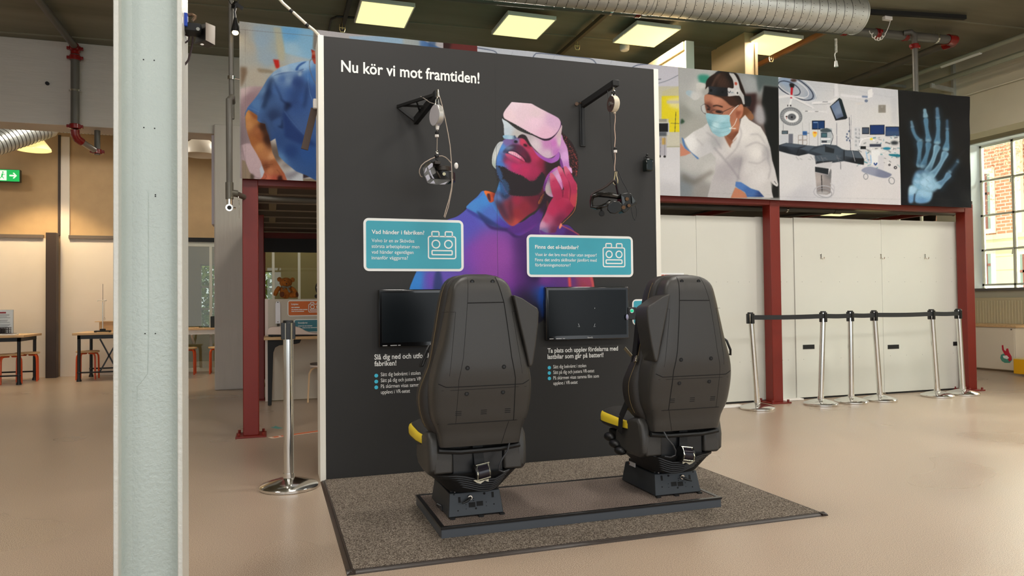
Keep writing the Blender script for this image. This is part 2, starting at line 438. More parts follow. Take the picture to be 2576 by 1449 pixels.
# ------------------------------------------------------------------ exhibition wall
H0, WX0, WX1 = 2.862, -0.036, 2.452
DARK = mat('dark_wall_print', (49, 48, 47), 0.5, bump=0.03, bscale=200, spec=.3)
ew = thing('exhibition_wall', 'freestanding dark grey display wall with white edges and a printed portrait', 'display wall', (1.2, .05, 0))
MB().box(0, 2.398, 0, .10, 0, H0).build('panel', DARK, ew, smooth=False)
EDGE = mat('white_edge_board', (244, 240, 228), 0.45)
for a, b in ((WX0, 0), (2.398, 2.436)):
    MB().box(a, b, -.003, .24, 0, H0+.004).build('edge_board', EDGE, ew, bevel=.002)
MB().box(0, 2.398, .10, .24, 0, H0-.02).build('back_frame', EDGE, ew, smooth=False)
q = MB(); q.box(1.159, 1.161, -.0006, 0, 0, H0)
q.build('panel_joint', mat('joint_dark', (40, 39, 38), .5), ew, smooth=False)

# printed portrait and photo banners: flat prints whose colours are carried by the mesh
def spline(pts, k=8):
    P = np.array(pts, float); n = len(P); out = []
    for i in range(n):
        p0, p1, p2, p3 = P[i-1], P[i], P[(i+1) % n], P[(i+2) % n]
        for j in range(k):
            t_ = j/k
            out.append(.5*((2*p1)+(-p0+p2)*t_+(2*p0-5*p1+4*p2-p3)*t_*t_+(-p0+3*p1-3*p2+p3)*t_**3))
    return np.array(out)
def vnoise(h, w, cell, seed):
    r = np.random.default_rng(seed); gh, gw = int(h/cell)+3, int(w/cell)+3; G = r.random((gh, gw))
    yy = np.arange(h)/cell; xx = np.arange(w)/cell; y0 = yy.astype(int); x0 = xx.astype(int)
    fy = (yy-y0)[:, None]; fx = (xx-x0)[None, :]; fy = fy*fy*(3-2*fy); fx = fx*fx*(3-2*fx)
    a = G[np.ix_(y0, x0)]; b = G[np.ix_(y0, x0+1)]; c_ = G[np.ix_(y0+1, x0)]; d = G[np.ix_(y0+1, x0+1)]
    return (a*(1-fx)+b*fx)*(1-fy)+(c_*(1-fx)+d*fx)*fy
GAIN = 0.92
class Pic:
    """a picture painted with soft polygons, in photograph pixel coordinates"""
    def __init__(s, x0, y0, x1, y1, bgc=(49, 48, 47), ss=2):
        s.x0, s.y0, s.ss = x0, y0, ss; s.h = int((y1-y0)*ss); s.w = int((x1-x0)*ss)
        s.img = np.empty((s.h, s.w, 3)); s.img[:] = bgc; s.T = lambda x, y: (x, y); s.sc = 1.0
        s.alpha = np.zeros((s.h, s.w))
    def frame(s, ox, oy, scale): s.T = lambda x, y: (ox+x/scale, oy+y/scale); s.sc = 1/scale
    def mask(s, pts, smooth=True, blur=0.35, rough=0, rs=3, seed=1):
        P = np.array([s.T(*p) for p in pts], float)
        if smooth: P = spline(P)
        P = (P-[s.x0, s.y0])*s.ss
        m = np.zeros((s.h, s.w+1), np.int32); n = len(P)
        for i in range(n):
            xa, ya = P[i-1]; xb, yb = P[i]
            if ya == yb: continue
            if ya > yb: xa, ya, xb, yb = xb, yb, xa, ya
            r0 = max(int(math.ceil(ya-.5)), 0); r1 = min(int(math.ceil(yb-.5)), s.h)
            if r1 <= r0: continue
            rr = np.arange(r0, r1); xx = xa+(rr+.5-ya)*(xb-xa)/(yb-ya)
            ix = np.clip(np.ceil(xx-.5).astype(int), 0, s.w); m[rr, ix] += 1
        m = (np.cumsum(m, 1)[:, :s.w] % 2).astype(float)
        b = max(blur*s.ss, .6); R = int(3*b)+1
        k = np.exp(-.5*(np.arange(-R, R+1)/b)**2); k /= k.sum()
        ys, xs = np.nonzero(m > 0)
        if len(ys) == 0: return m
        a0, a1, b0, b1 = max(ys.min()-R, 0), min(ys.max()+R+1, s.h), max(xs.min()-R, 0), min(xs.max()+R+1, s.w)
        sub = np.pad(m[a0:a1, b0:b1], R, mode='edge')
        t_ = sum(k[i]*sub[i:i+(a1-a0), :] for i in range(2*R+1)); t_ = sum(k[i]*t_[:, i:i+(b1-b0)] for i in range(2*R+1))
        if rough: t_ = np.clip(t_*(1+2*rough)-rough*2*vnoise(a1-a0, b1-b0, rs*s.ss, seed), 0, 1)
        m[a0:a1, b0:b1] = t_
        return m
    def field(s, cps):
        if len(cps) == 3 and not isinstance(cps[0], (tuple, list)): return np.array(cps, float)
        yy, xx = np.mgrid[0:s.h:4, 0:s.w:4]; num = 0; den = 0
        for x, y, c_ in cps:
            X, Y = s.T(x, y); X = (X-s.x0)*s.ss; Y = (Y-s.y0)*s.ss
            w_ = 1/((xx-X)**2+(yy-Y)**2+30)**1.5; num = num+w_[..., None]*np.array(c_, float); den = den+w_
        f = num/den[..., None]
        return np.repeat(np.repeat(f, 4, 0), 4, 1)[:s.h, :s.w]
    def fill(s, pts, col, blur=.35, op=1.0, smooth=True, rough=0, rs=3, seed=1, clip=None, solid=True):
        m = s.mask(pts, smooth, blur, rough, rs, seed)*op
        if clip is not None: m = m*clip
        s.img += (s.field(col)-s.img)*m[..., None]
        if solid: s.alpha = np.maximum(s.alpha, m)
        return m
    def rect(s, x0, y0, x1, y1, col, **k): return s.fill([(x0, y0), (x1, y0), (x1, y1), (x0, y1)], col, smooth=False, **k)
    def line(s, pts, w, col, blur=.35, op=1.0, **k):
        L = []; R_ = []; w = w if isinstance(w, (list, tuple)) else [w]*len(pts)
        for i in range(len(pts)):
            a = pts[max(i-1, 0)]; b = pts[min(i+1, len(pts)-1)]; d = math.hypot(b[0]-a[0], b[1]-a[1]) or 1
            nx, ny = -(b[1]-a[1])/d*w[i]/2, (b[0]-a[0])/d*w[i]/2
            L.append((pts[i][0]+nx, pts[i][1]+ny)); R_.append((pts[i][0]-nx, pts[i][1]-ny))
        return s.fill(L+R_[::-1], col, blur=blur, op=op, smooth=len(pts) > 2, **k)
    def ell(s, cx, cy, rx, ry, col, ang=0, **k):
        ca, sa = math.cos(ang), math.sin(ang)
        return s.fill([(cx+rx*math.cos(t_)*ca-ry*math.sin(t_)*sa, cy+rx*math.cos(t_)*sa+ry*math.sin(t_)*ca) for t_ in np.linspace(0, 2*PI, 20, endpoint=False)], col, **k)
    def grain(s, a, cell=1.2, seed=5): s.img = np.clip(s.img*(1+a*(vnoise(s.h, s.w, cell*s.ss, seed)[..., None]-.5)), 0, 255)
    def to_mesh(s, name, X0, X1, Z0, Z1, y, parent, m, step=.0026, use_alpha=False, wave=None, gain=1.0):
        nx = int((X1-X0)/step)+1; nz = int((Z1-Z0)/step)+1
        xs = np.linspace(X0, X1, nx); zs = np.linspace(Z0, Z1, nz); XX, ZZ = np.meshgrid(xs, zs)
        YY = np.full_like(XX, y)
        u, v = project(XX, YY, ZZ)
        if wave is not None: YY = YY+wave(XX, ZZ)
        px = np.clip((u-s.x0)*s.ss-.5, 0, s.w-1.001); py = np.clip((v-s.y0)*s.ss-.5, 0, s.h-1.001)
        ix = px.astype(int); iy = py.astype(int); fx = (px-ix)[..., None]; fy = (py-iy)[..., None]
        I = s.img; C = (I[iy, ix]*(1-fx)+I[iy, ix+1]*fx)*(1-fy)+(I[iy+1, ix]*(1-fx)+I[iy+1, ix+1]*fx)*fy
        A = s.alpha[iy, ix]
        c_ = np.clip(C/255, 0, 1); lin = np.where(c_ <= .04045, c_/12.92, ((c_+.055)/1.055)**2.4)*gain; lin = np.clip(lin*(.80+.22*lin), 0, 1)
        idx = np.arange(nx*nz).reshape(nz, nx)
        F = np.stack([idx[:-1, :-1], idx[:-1, 1:], idx[1:, 1:], idx[1:, :-1]], -1).reshape(-1, 4)
        if use_alpha:
            a = np.maximum.reduce([A[:-1, :-1], A[:-1, 1:], A[1:, 1:], A[1:, :-1]]).reshape(-1); F = F[a > .02]
            used = np.zeros(nx*nz, bool); used[F.ravel()] = True; remap = np.cumsum(used)-1; F = remap[F]
            V = np.stack([XX, YY, ZZ], -1).reshape(-1, 3)[used]; lin = lin.reshape(-1, 3)[used]
        else: V = np.stack([XX, YY, ZZ], -1).reshape(-1, 3); lin = lin.reshape(-1, 3)
        me = bpy.data.meshes.new(name); me.vertices.add(len(V)); me.vertices.foreach_set('co', V.ravel().astype(np.float32))
        me.loops.add(F.size); me.loops.foreach_set('vertex_index', F.ravel().astype(np.int32)); me.polygons.add(len(F))
        me.polygons.foreach_set('loop_start', (np.arange(len(F))*4).astype(np.int32)); me.polygons.foreach_set('loop_total', np.full(len(F), 4, np.int32))
        me.update(calc_edges=True)
        at_ = me.color_attributes.new('ink', 'FLOAT_COLOR', 'POINT'); at_.data.foreach_set('color', np.concatenate([lin, np.ones((len(lin), 1))], 1).ravel().astype(np.float32))
        me.polygons.foreach_set('use_smooth', [True]*len(me.polygons)); me.materials.append(m)
        o = bpy.data.objects.new(name, me); COL.objects.link(o); adopt(o, parent); return o
def print_material(name, rough, bump=0.0):
    m = bpy.data.materials.new(name); m.use_nodes = True; nt = m.node_tree; N = nt.nodes; L = nt.links; p = N['Principled BSDF']
    a = N.new('ShaderNodeAttribute'); a.attribute_name = 'ink'; L.new(a.outputs['Color'], p.inputs['Base Color']); p.inputs['Roughness'].default_value = rough; p.inputs['Specular IOR Level'].default_value = .2
    if bump:
        tc = N.new('ShaderNodeTexCoord'); n = N.new('ShaderNodeTexNoise'); n.inputs['Scale'].default_value = 7; L.new(tc.outputs['Object'], n.inputs[0])
        b = N.new('ShaderNodeBump'); b.inputs['Strength'].default_value = bump; b.inputs['Distance'].default_value = .02; L.new(n.outputs[0], b.inputs['Height']); L.new(b.outputs[0], p.inputs['Normal'])
    return m
PRINT = print_material('wall_print', .45); BANNER = print_material('banner_print', .75, .25)

# ---- portrait of the man with headset
def paint_portrait():
    p = Pic(1024, 236, 1500, 832)
    Q = lambda: p.frame(1160, 340, 4.0259); P = lambda: p.frame(1220, 230, 5.573); A = lambda: p.frame(0, 0, 1)
    A()
    hood = p.fill([(1030, 729), (1040, 700), (1052, 670), (1070, 600), (1095, 568), (1125, 553), (1150, 544), (1172, 527), (1180, 512), (1200, 495), (1216, 480), (1240, 500), (1300, 560), (1345, 540), (1372, 575), (1400, 568), (1428, 566), (1448, 585), (1470, 625), (1482, 665), (1492, 722), (1440, 740), (1372, 745), (1368, 800), (1340, 815), (1290, 815), (1200, 790), (1100, 780), (1040, 740)],
        [(1050, 720, (70, 150, 225)), (1100, 710, (120, 95, 200)), (1130, 600, (95, 110, 205)), (1180, 560, (100, 95, 200)), (1225, 520, (80, 140, 215)), (1200, 640, (140, 80, 190)), (1260, 640, (150, 82, 180)), (1230, 720, (142, 78, 185)), (1300, 700, (130, 60, 165)), (1330, 620, (95, 50, 140)), (1345, 690, (52, 34, 84)), (1360, 740, (50, 80, 160)), (1355, 790, (24, 26, 44)), (1290, 800, (34, 28, 44)), (1300, 760, (100, 56, 150)), (1420, 700, (110, 60, 140)), (1480, 710, (170, 70, 90)), (1430, 580, (92, 58, 150)), (1400, 640, (90, 50, 130)), (1370, 700, (120, 60, 150))], blur=.6)
    A()
    p.fill([(1030, 729), (1048, 686), (1062, 686), (1050, 729)], (66, 150, 228), blur=3, op=.7, clip=hood)
    p.fill([(1090, 729), (1096, 684), (1108, 684), (1114, 729)], (50, 70, 120), blur=3, op=.8, clip=hood)
    p.fill([(1062, 729), (1070, 690), (1088, 690), (1084, 729)], (140, 80, 200), blur=4, op=.5, clip=hood)
    p.fill([(1290, 600), (1330, 585), (1350, 620), (1340, 720), (1300, 740)], (70, 36, 100), blur=10, op=.6, clip=hood)
    p.fill([(1200, 590), (1280, 588), (1290, 700), (1210, 730)], (168, 84, 176), blur=16, op=.6, clip=hood)
    p.fill([(1362, 720), (1352, 760), (1366, 800), (1374, 740)], (40, 100, 210), blur=3, op=.8, clip=hood)
    p.fill([(1320, 730), (1352, 760), (1360, 815), (1200, 830), (1260, 780)], (26, 22, 34), blur=14, op=.8, clip=hood)
    # hood collar
    Q()
    p.fill([(55, 720), (130, 660), (200, 620), (235, 565), (290, 600), (300, 680), (360, 790), (440, 880), (510, 920), (620, 880), (740, 800), (800, 740), (830, 760), (800, 880), (640, 1000), (560, 1010), (470, 950), (300, 880), (150, 790), (70, 750)],
        [(100, 720, (84, 150, 220)), (230, 640, (78, 150, 222)), (300, 800, (86, 120, 205)), (420, 920, (90, 70, 180)), (520, 960, (98, 60, 165)), (660, 900, (118, 55, 150)), (780, 800, (90, 50, 130))], blur=.6)
    p.fill([(60, 745), (160, 800), (300, 885), (300, 905), (150, 830), (60, 765)], (60, 60, 150), blur=2, op=.7)
    p.fill([(230, 870), (330, 925), (480, 945), (560, 1020), (640, 1030), (540, 1035), (460, 980), (300, 950)], (58, 34, 100), blur=2, op=.8)
    p.fill([(160, 770), (260, 830), (420, 935), (470, 950), (330, 925), (220, 870)], (46, 60, 120), blur=2, op=.8)
    p.fill([(470, 950), (620, 880), (760, 800), (840, 700), (860, 720), (800, 850), (660, 960), (540, 1000)], (96, 48, 140), blur=2, op=.8)
    p.fill([(235, 563), (345, 590), (348, 640), (330, 670), (290, 680), (262, 630)], [(250, 580, (240, 130, 60)), (300, 640, (215, 90, 50)), (340, 620, (140, 50, 40))], blur=.6)
    p.fill([(262, 600), (290, 595), (300, 670), (275, 650)], (60, 30, 40), blur=1, op=.8)
    # neck
    Q()
    p.fill([(400, 450), (372, 520), (350, 580), (330, 650), (352, 700), (400, 800), (450, 870), (515, 920), (580, 890), (680, 810), (770, 745), (840, 600), (860, 480), (800, 380), (500, 350)],
        [(390, 520, (74, 140, 205)), (370, 640, (100, 130, 190)), (430, 600, (60, 70, 110)), (470, 700, (140, 60, 80)), (420, 760, (150, 70, 90)), (560, 660, (165, 45, 75)), (560, 780, (158, 48, 60)), (520, 890, (205, 85, 75)), (640, 720, (150, 42, 62)), (740, 640, (110, 30, 52)), (800, 520, (60, 24, 34)), (600, 500, (60, 28, 40)), (500, 460, (40, 28, 38)), (720, 420, (52, 24, 34))], blur=1)
    p.fill([(340, 660), (420, 690), (470, 800), (520, 900), (480, 880), (400, 790)], (52, 36, 60), blur=5, op=.7)
    p.fill([(500, 640), (520, 760), (530, 880), (510, 860), (480, 740)], (70, 26, 44), blur=4, op=.6)
    p.fill([(395, 470), (480, 520), (500, 600), (440, 640), (400, 560)], (40, 60, 95), blur=3, op=.6, rough=.8, rs=1.2)
    p.fill([(800, 640), (838, 585), (830, 640), (800, 695), (780, 690)], (240, 140, 60), blur=1, rough=.8, rs=2)
    p.fill([(870, 660), (892, 700), (885, 745), (865, 720)], (230, 120, 60), blur=1)
    p.fill([(780, 700), (850, 560), (930, 640), (880, 760), (820, 790)], (48, 24, 40), blur=4, op=.8)
    # hair
    P()
    p.fill([(1060, 540), (1100, 600), (1150, 650), (1220, 730), (1290, 890), (1300, 1000), (1305, 1090), (1270, 1150), (1245, 1190), (1200, 1150), (1160, 950), (1100, 720)], (44, 26, 28), blur=1.2, rough=.8, rs=2)
    rg = np.random.default_rng(3)
    for k in range(150):
        t_ = rg.random(); bx_ = 1110+190*min(1, t_*1.6)**.8; by_ = 600+590*t_; o_ = rg.random()**1.6*110
        p.ell(bx_-o_-60*max(0, t_-.75), by_, 7, 6, (170, 72, 66) if rg.random() < .6 else (92, 44, 40), blur=.5, op=.8)
    # face
    face = p.fill([(260, 680), (420, 640), (520, 640), (640, 760), (760, 880), (900, 960), (1000, 1000), (1010, 1100), (900, 1200), (840, 1330), (780, 1449), (350, 1449), (240, 1300), (180, 1180), (150, 1060), (160, 940), (200, 820)],
        [(230, 780, (92, 150, 215)), (200, 930, (84, 140, 215)), (215, 1020, (80, 130, 205)), (300, 700, (130, 110, 170)), (300, 960, (190, 60, 110)), (420, 1030, (200, 50, 110)), (560, 1100, (192, 48, 100)), (700, 1120, (176, 44, 92)), (700, 900, (188, 50, 95)), (820, 1000, (150, 36, 70)), (600, 740, (190, 60, 95)), (480, 700, (120, 60, 100)), (950, 1050, (60, 30, 34)), (850, 1200, (90, 30, 50)), (600, 1400, (56, 28, 34))], blur=1)
    p.fill([(150, 1050), (260, 1060), (380, 1130), (520, 1180), (640, 1260), (720, 1230), (800, 1130), (850, 1200), (820, 1330), (720, 1449), (360, 1449), (250, 1300), (190, 1230)], (44, 36, 40), blur=3, rough=.8, rs=1.3, seed=9)
    p.fill([(150, 1050), (210, 1080), (250, 1190), (240, 1280), (190, 1200)], (66, 110, 170), blur=3, op=.7, rough=.8, rs=1.2)
    p.fill([(250, 1230), (330, 1300), (330, 1440), (240, 1440), (210, 1330)], (60, 110, 170), blur=4, op=.6, rough=.8, rs=1.2, seed=3)
    p.fill([(850, 960), (1010, 990), (1060, 1060), (960, 1150), (880, 1180), (840, 1080)], (50, 34, 34), blur=4, op=.9)
    p.fill([(240, 880), (300, 900), (310, 960), (260, 1000)], (60, 60, 90), blur=4, op=.5)
    # mouth and nose
    p.fill([(250, 850), (300, 790), (380, 745), (450, 750), (530, 780), (600, 860), (640, 940), (640, 985), (590, 1000), (480, 960), (380, 890), (300, 870)], [(300, 800, (70, 80, 116)), (380, 770, (72, 48, 76)), (480, 790, (96, 40, 70)), (560, 880, (110, 34, 66)), (620, 960, (86, 26, 50))], blur=1.6)
    p.line([(300, 868), (350, 838), (430, 846), (490, 890), (545, 935), (580, 985)], [4, 10, 10, 10, 10, 6], (44, 20, 34), blur=.8)
    p.fill([(290, 800), (340, 770), (400, 775), (380, 800), (310, 815)], (140, 160, 185), blur=2.5, op=.75)
    p.fill([(330, 860), (350, 838), (420, 850), (480, 890), (530, 930), (560, 985), (500, 950), (420, 905)], [(350, 850, (240, 190, 205)), (450, 890, (235, 170, 195)), (540, 960, (210, 90, 130))], blur=.6)
    for k, (x, y) in enumerate([(365, 860), (395, 868), (425, 880), (455, 895), (485, 915), (512, 938)]): p.line([(x, y-18), (x+4, y+16)], 3.5, (150, 70, 100), blur=.3, op=.6)
    p.fill([(286, 872), (360, 886), (450, 935), (545, 985), (575, 1000), (500, 1018), (400, 985), (320, 930)], [(320, 880, (205, 90, 130)), (450, 940, (210, 70, 120)), (540, 985, (180, 50, 90))], blur=1)
    p.fill([(560, 830), (620, 900), (640, 990), (600, 990), (575, 900)], (72, 28, 46), blur=3, op=.8)
    p.fill([(300, 905), (400, 960), (500, 1000), (430, 1000), (330, 950)], (70, 40, 70), blur=4, op=.6)
    p.fill([(395, 690), (430, 655), (520, 640), (600, 700), (640, 790), (600, 800), (520, 760), (470, 740), (410, 730)], [(430, 680, (120, 110, 160)), (520, 700, (205, 66, 100)), (610, 760, (170, 44, 80))], blur=1.2)
    p.ell(432, 705, 26, 20, (30, 26, 38), blur=1.2); p.ell(565, 755, 30, 17, (52, 20, 34), ang=.5, blur=1.2)
    p.line([(425, 665), (470, 690), (480, 740)], 7, (170, 185, 210), blur=1.2, op=.6)
    # headset strap, body, visor
    p.fill([(1060, 600), (1100, 680), (1150, 780), (1172, 900), (1185, 1040), (1215, 1080), (1220, 1150), (1170, 1100), (1120, 1060), (1090, 1060), (1060, 960), (1055, 900), (1030, 850), (900, 800), (900, 650)], [(1000, 820, (196, 150, 200)), (1080, 760, (214, 160, 214)), (1130, 900, (220, 172, 222)), (1140, 1040, (200, 140, 205)), (1190, 1100, (228, 180, 222))], blur=.6)
    p.fill([(650, 760), (700, 830), (800, 900), (880, 935), (960, 925), (1030, 850), (1050, 900), (1030, 960), (960, 1000), (900, 1000), (800, 950), (720, 880)], [(700, 840, (170, 90, 180)), (850, 960, (165, 90, 185)), (1000, 940, (180, 110, 200))], blur=.6)
    p.fill([(1055, 940), (1075, 960), (1100, 1060), (1070, 1065), (1050, 1000)], (130, 66, 150), blur=.7)
    p.fill([(255, 380), (262, 480), (270, 610), (300, 625), (400, 622), (450, 650), (480, 620), (530, 605), (580, 630), (640, 740), (720, 830), (800, 900), (880, 935), (960, 915), (1030, 850), (1060, 740), (1070, 600), (1068, 470), (880, 640), (500, 560)],
        [(280, 450, (205, 215, 222)), (300, 560, (196, 208, 218)), (450, 600, (196, 192, 190)), (600, 640, (190, 178, 184)), (720, 740, (212, 196, 205)), (870, 720, (204, 142, 194)), (880, 880, (214, 190, 206)), (960, 720, (208, 130, 200)), (1040, 560, (214, 190, 196)), (1050, 700, (222, 206, 208)), (1000, 850, (200, 130, 200))], blur=.6)
    p.fill([(640, 660), (700, 680), (760, 780), (800, 880), (740, 830), (660, 740)], (226, 214, 218), blur=5, op=.6)
    p.fill([(250, 620), (300, 612), (400, 620), (430, 630), (440, 650), (400, 672), (280, 665), (255, 645)], [(260, 640, (150, 190, 215)), (350, 640, (176, 205, 222)), (430, 655, (90, 110, 140))], blur=.6)
    p.line([(430, 655), (405, 625), (425, 630), (415, 615)], 5, (40, 50, 70), blur=.4)
    p.fill([(462, 655), (480, 620), (520, 603), (560, 620), (600, 680), (650, 770), (620, 760), (560, 680), (510, 655)], (52, 36, 42), blur=.8)
    p.line([(930, 720), (928, 900)], 3, (170, 120, 165), blur=.4, op=.7)
    p.fill([(247, 345), (250, 380), (270, 400), (440, 490), (640, 600), (800, 680), (860, 690), (920, 675), (1000, 600), (1060, 500), (1068, 470), (1062, 430), (1000, 500), (880, 620), (840, 640), (700, 590), (400, 430), (270, 360)], [(300, 400, (44, 42, 40)), (700, 630, (40, 34, 38)), (900, 660, (50, 26, 50)), (1040, 520, (72, 30, 84))], blur=.5)
    for k, x in enumerate((455, 482, 505, 530, 555, 585, 612, 640)):
        y = 470+(x-455)*.55; p.line([(x, y-10), (x+1, y+18)], 9, (225, 222, 222), blur=.7, op=.8)
    p.fill([(256, 335), (262, 300), (285, 258), (330, 200), (390, 130), (430, 103), (470, 94), (510, 97), (550, 112), (650, 168), (760, 230), (900, 302), (1000, 354), (1040, 385), (1060, 425), (1060, 470), (1040, 525), (1000, 585), (950, 630), (900, 655), (850, 663), (800, 656), (740, 632), (640, 582), (540, 526), (440, 470), (300, 396), (268, 372)], [(400, 180, (232, 212, 222)), (500, 300, (228, 204, 215)), (700, 300, (226, 204, 212)), (700, 420, (236, 205, 222)), (950, 400, (214, 178, 208)), (850, 580, (230, 190, 212)), (350, 330, (234, 210, 218))], blur=.6)
    # left earcup
    p.fill([(255, 706), (200, 710), (150, 770), (110, 870), (98, 960), (104, 1030), (150, 1085), (150, 1030), (160, 940), (195, 840), (230, 760)], [(200, 740, (200, 204, 208)), (120, 900, (215, 218, 216)), (130, 1040, (190, 200, 190))], blur=.6)
    p.line([(215, 722), (160, 790), (125, 900), (122, 1000), (140, 1060)], 5, (140, 150, 150), blur=.6, op=.7)
    # right earcup
    p.fill([(1010, 1062), (930, 1110), (860, 1200), (820, 1320), (830, 1400), (900, 1330), (1000, 1230), (1040, 1120)], [(900, 1150, (170, 84, 180)), (840, 1350, (120, 60, 140)), (1000, 1090, (200, 120, 200))], blur=.6)
    for k in range(9):
        t_ = k/8; x = 905-80*t_+10*t_*t_; y = 1150+190*t_; p.line([(x-6, y), (x+18, y+6)], 6, (76, 26, 90), blur=.4, op=.85)
    Q()
    p.fill([(985, 345), (950, 360), (900, 400), (870, 470), (852, 540), (862, 590), (900, 620), (940, 625), (990, 600), (1030, 540), (1050, 460), (1040, 380)], [(900, 440, (150, 110, 150)), (890, 540, (190, 176, 176)), (930, 470, (206, 196, 200)), (960, 600, (200, 150, 200)), (990, 420, (225, 170, 214)), (1020, 500, (216, 140, 200))], blur=.6)
    p.fill([(905, 420), (925, 440), (945, 560), (920, 600), (900, 540)], (120, 100, 120), blur=3, op=.6)
    # hand: wrist, palm, fingers
    p.fill([(808, 1003), (795, 930), (812, 870), (850, 800), (890, 700), (940, 620), (1000, 560), (1100, 560), (1160, 600), (1150, 720), (1100, 800), (1040, 860), (1000, 910), (960, 975), (930, 1003)],
        [(820, 900, (210, 160, 190)), (830, 980, (130, 120, 170)), (860, 850, (200, 90, 130)), (920, 760, (195, 52, 100)), (1000, 680, (188, 48, 92)), (1080, 620, (196, 60, 100)), (1120, 740, (160, 40, 80)), (1000, 860, (130, 44, 80)), (940, 970, (120, 50, 90))], blur=.7)
    p.fill([(940, 640), (905, 520), (900, 440), (898, 395), (915, 380), (945, 410), (985, 480), (1020, 560), (1030, 620), (985, 660)], [(915, 400, (215, 110, 140)), (950, 480, (196, 60, 105)), (990, 590, (180, 46, 90))], blur=.6)
    p.fill([(1000, 620), (1045, 600), (1035, 520), (1010, 430), (985, 370), (975, 325), (992, 312), (1025, 340), (1050, 400), (1090, 470), (1110, 540), (1100, 640)], [(990, 330, (220, 120, 150)), (1030, 420, (200, 66, 110)), (1080, 560, (178, 44, 86))], blur=.6)
    p.fill([(1080, 600), (1100, 500), (1060, 420), (1040, 350), (1040, 322), (1062, 316), (1090, 350), (1120, 400), (1145, 450), (1172, 500), (1172, 600), (1155, 720), (1120, 700)], [(1055, 330, (214, 110, 140)), (1100, 430, (192, 60, 104)), (1150, 540, (182, 50, 92)), (1160, 640, (200, 70, 90))], blur=.6)
    for pts in ([(1022, 480), (1035, 560), (1030, 620)], [(1090, 470), (1108, 560), (1098, 660)], [(985, 480), (1025, 570), (1028, 630)]): p.line(pts, [2, 6, 3], (96, 22, 52), blur=.8, op=.85)
    for pts in ([(1005, 410), (1022, 402)], [(1075, 405), (1092, 396)], [(925, 470), (945, 460)]): p.line(pts, 3, (120, 26, 66), blur=.5, op=.6)
    p.line([(1172, 500), (1174, 600), (1160, 720), (1130, 790), (1040, 880), (1000, 920), (975, 975)], [2, 4, 5, 4, 4, 4, 3], (250, 150, 100), blur=.5)
    p.fill([(800, 960), (870, 990), (990, 985), (990, 1003), (870, 1003), (810, 1003)], (112, 60, 150), blur=1)
    p.fill([(985, 920), (1060, 930), (1130, 965), (1190, 1008), (990, 1008), (970, 975)], [(1000, 960, (98, 60, 150)), (1100, 990, (84, 40, 110))], blur=.7)
    p.line([(1010, 912), (1060, 935), (1130, 970), (1195, 1010)], 7, (240, 110, 90), blur=1)
    p.fill([(990, 930), (1010, 890), (1022, 915), (1000, 950)], (246, 150, 120), blur=.7)
    A()
    p.line([(1432, 697), (1434, 722)], 7, (230, 90, 90), blur=1.6); p.line([(1486, 697), (1493, 724)], 6, (235, 110, 90), blur=1.3)
    p.fill([(1445, 697), (1484, 697), (1490, 724), (1470, 712)], (170, 70, 110), blur=3, op=.7)
    p.grain(.05)
    return p
pp_ = paint_portrait()
a = at(1024, 832, 'y', 0); b = at(1500, 236, 'y', 0)
pp_.to_mesh('portrait_print', a.x, b.x-.002, .95, 2.53, -.0005, ew, PRINT, use_alpha=True)['label'] = 'printed portrait of a laughing man in a purple hoodie wearing a white VR headset'

# ---- lettering and signboards on the wall
INK = mat('white_ink', (246, 246, 242), .45)
TEAL = mat('teal_ink', (58, 168, 188), .42); CYAN = mat('cyan_ink', (70, 200, 232), .42)
lettering('headline', [('Nu kör vi mot framtiden!', .110, 1.043, 2.641, .0775, .018)], INK, ew, -.0012)
def robot_icon(mb, x0, x1, z0, z1, y, w):
    W_ = x1-x0; H_ = z1-z0; k = .82
    ribbon(mb, round_rect(x0, x1, z0, z0+H_*k, W_*.07), w, y)
    for a_ in (.13, .62): ribbon(mb, [(x0+W_*a_, z0+H_*k), (x0+W_*a_, z1-.004), (x0+W_*(a_+.02), z1), (x0+W_*(a_+.24), z1), (x0+W_*(a_+.26), z1-.004), (x0+W_*(a_+.26), z0+H_*k)], w, y, False)
    for cx in (.275, .735):
        c0, c1, r = x0+W_*cx, z0+H_*.535, W_*.14
        ribbon(mb, [(c0+r*math.cos(t_), c1+r*math.sin(t_)) for t_ in np.linspace(0, 2*PI, 24, endpoint=False)], w, y)
    ribbon(mb, round_rect(x0+W_*.13, x0+W_*.87, z0+H_*.14, z0+H_*.295, W_*.03), w, y)
def signboard(x0, x1, z0, z1, tealm, lines, icon, y0, parent, name='info_panel', bw=.017):
    rr = round_rect(x0, x1, z0, z1, .035)
    b_ = MB().prism([(x, y0-.0007, z) for x, z in rr], (0, -.0011, 0)).build(name, INK, parent, smooth=False)
    ri = round_rect(x0+bw, x1-bw, z0+bw, z1-bw, .016)
    MB().prism([(x, y0-.0018, z) for x, z in ri], (0, -.0006, 0)).build('colour_field', tealm, b_, smooth=False)
    if lines: lettering('text', lines, INK, b_, y0-.003)
    if icon:
        i_ = MB(); robot_icon(i_, *icon, y0-.003, .0085); io = i_.build('robot_icon', INK, b_, smooth=False)
        so = io.modifiers.new('thick', 'SOLIDIFY'); so.thickness = .0006
    return b_
def wp(u, v): q = at(u, v, 'y', 0); return q.x, q.z
def ln(s, u0, v0, u1, cap, bold=0.0): x0, z0 = wp(u0, v0); x1, _ = wp(u1, v0); return (s, x0, x1, z0, cap, bold)
z_ = lambda u, v: wp(u, v)[1]; x_ = lambda u, v: wp(u, v)[0]
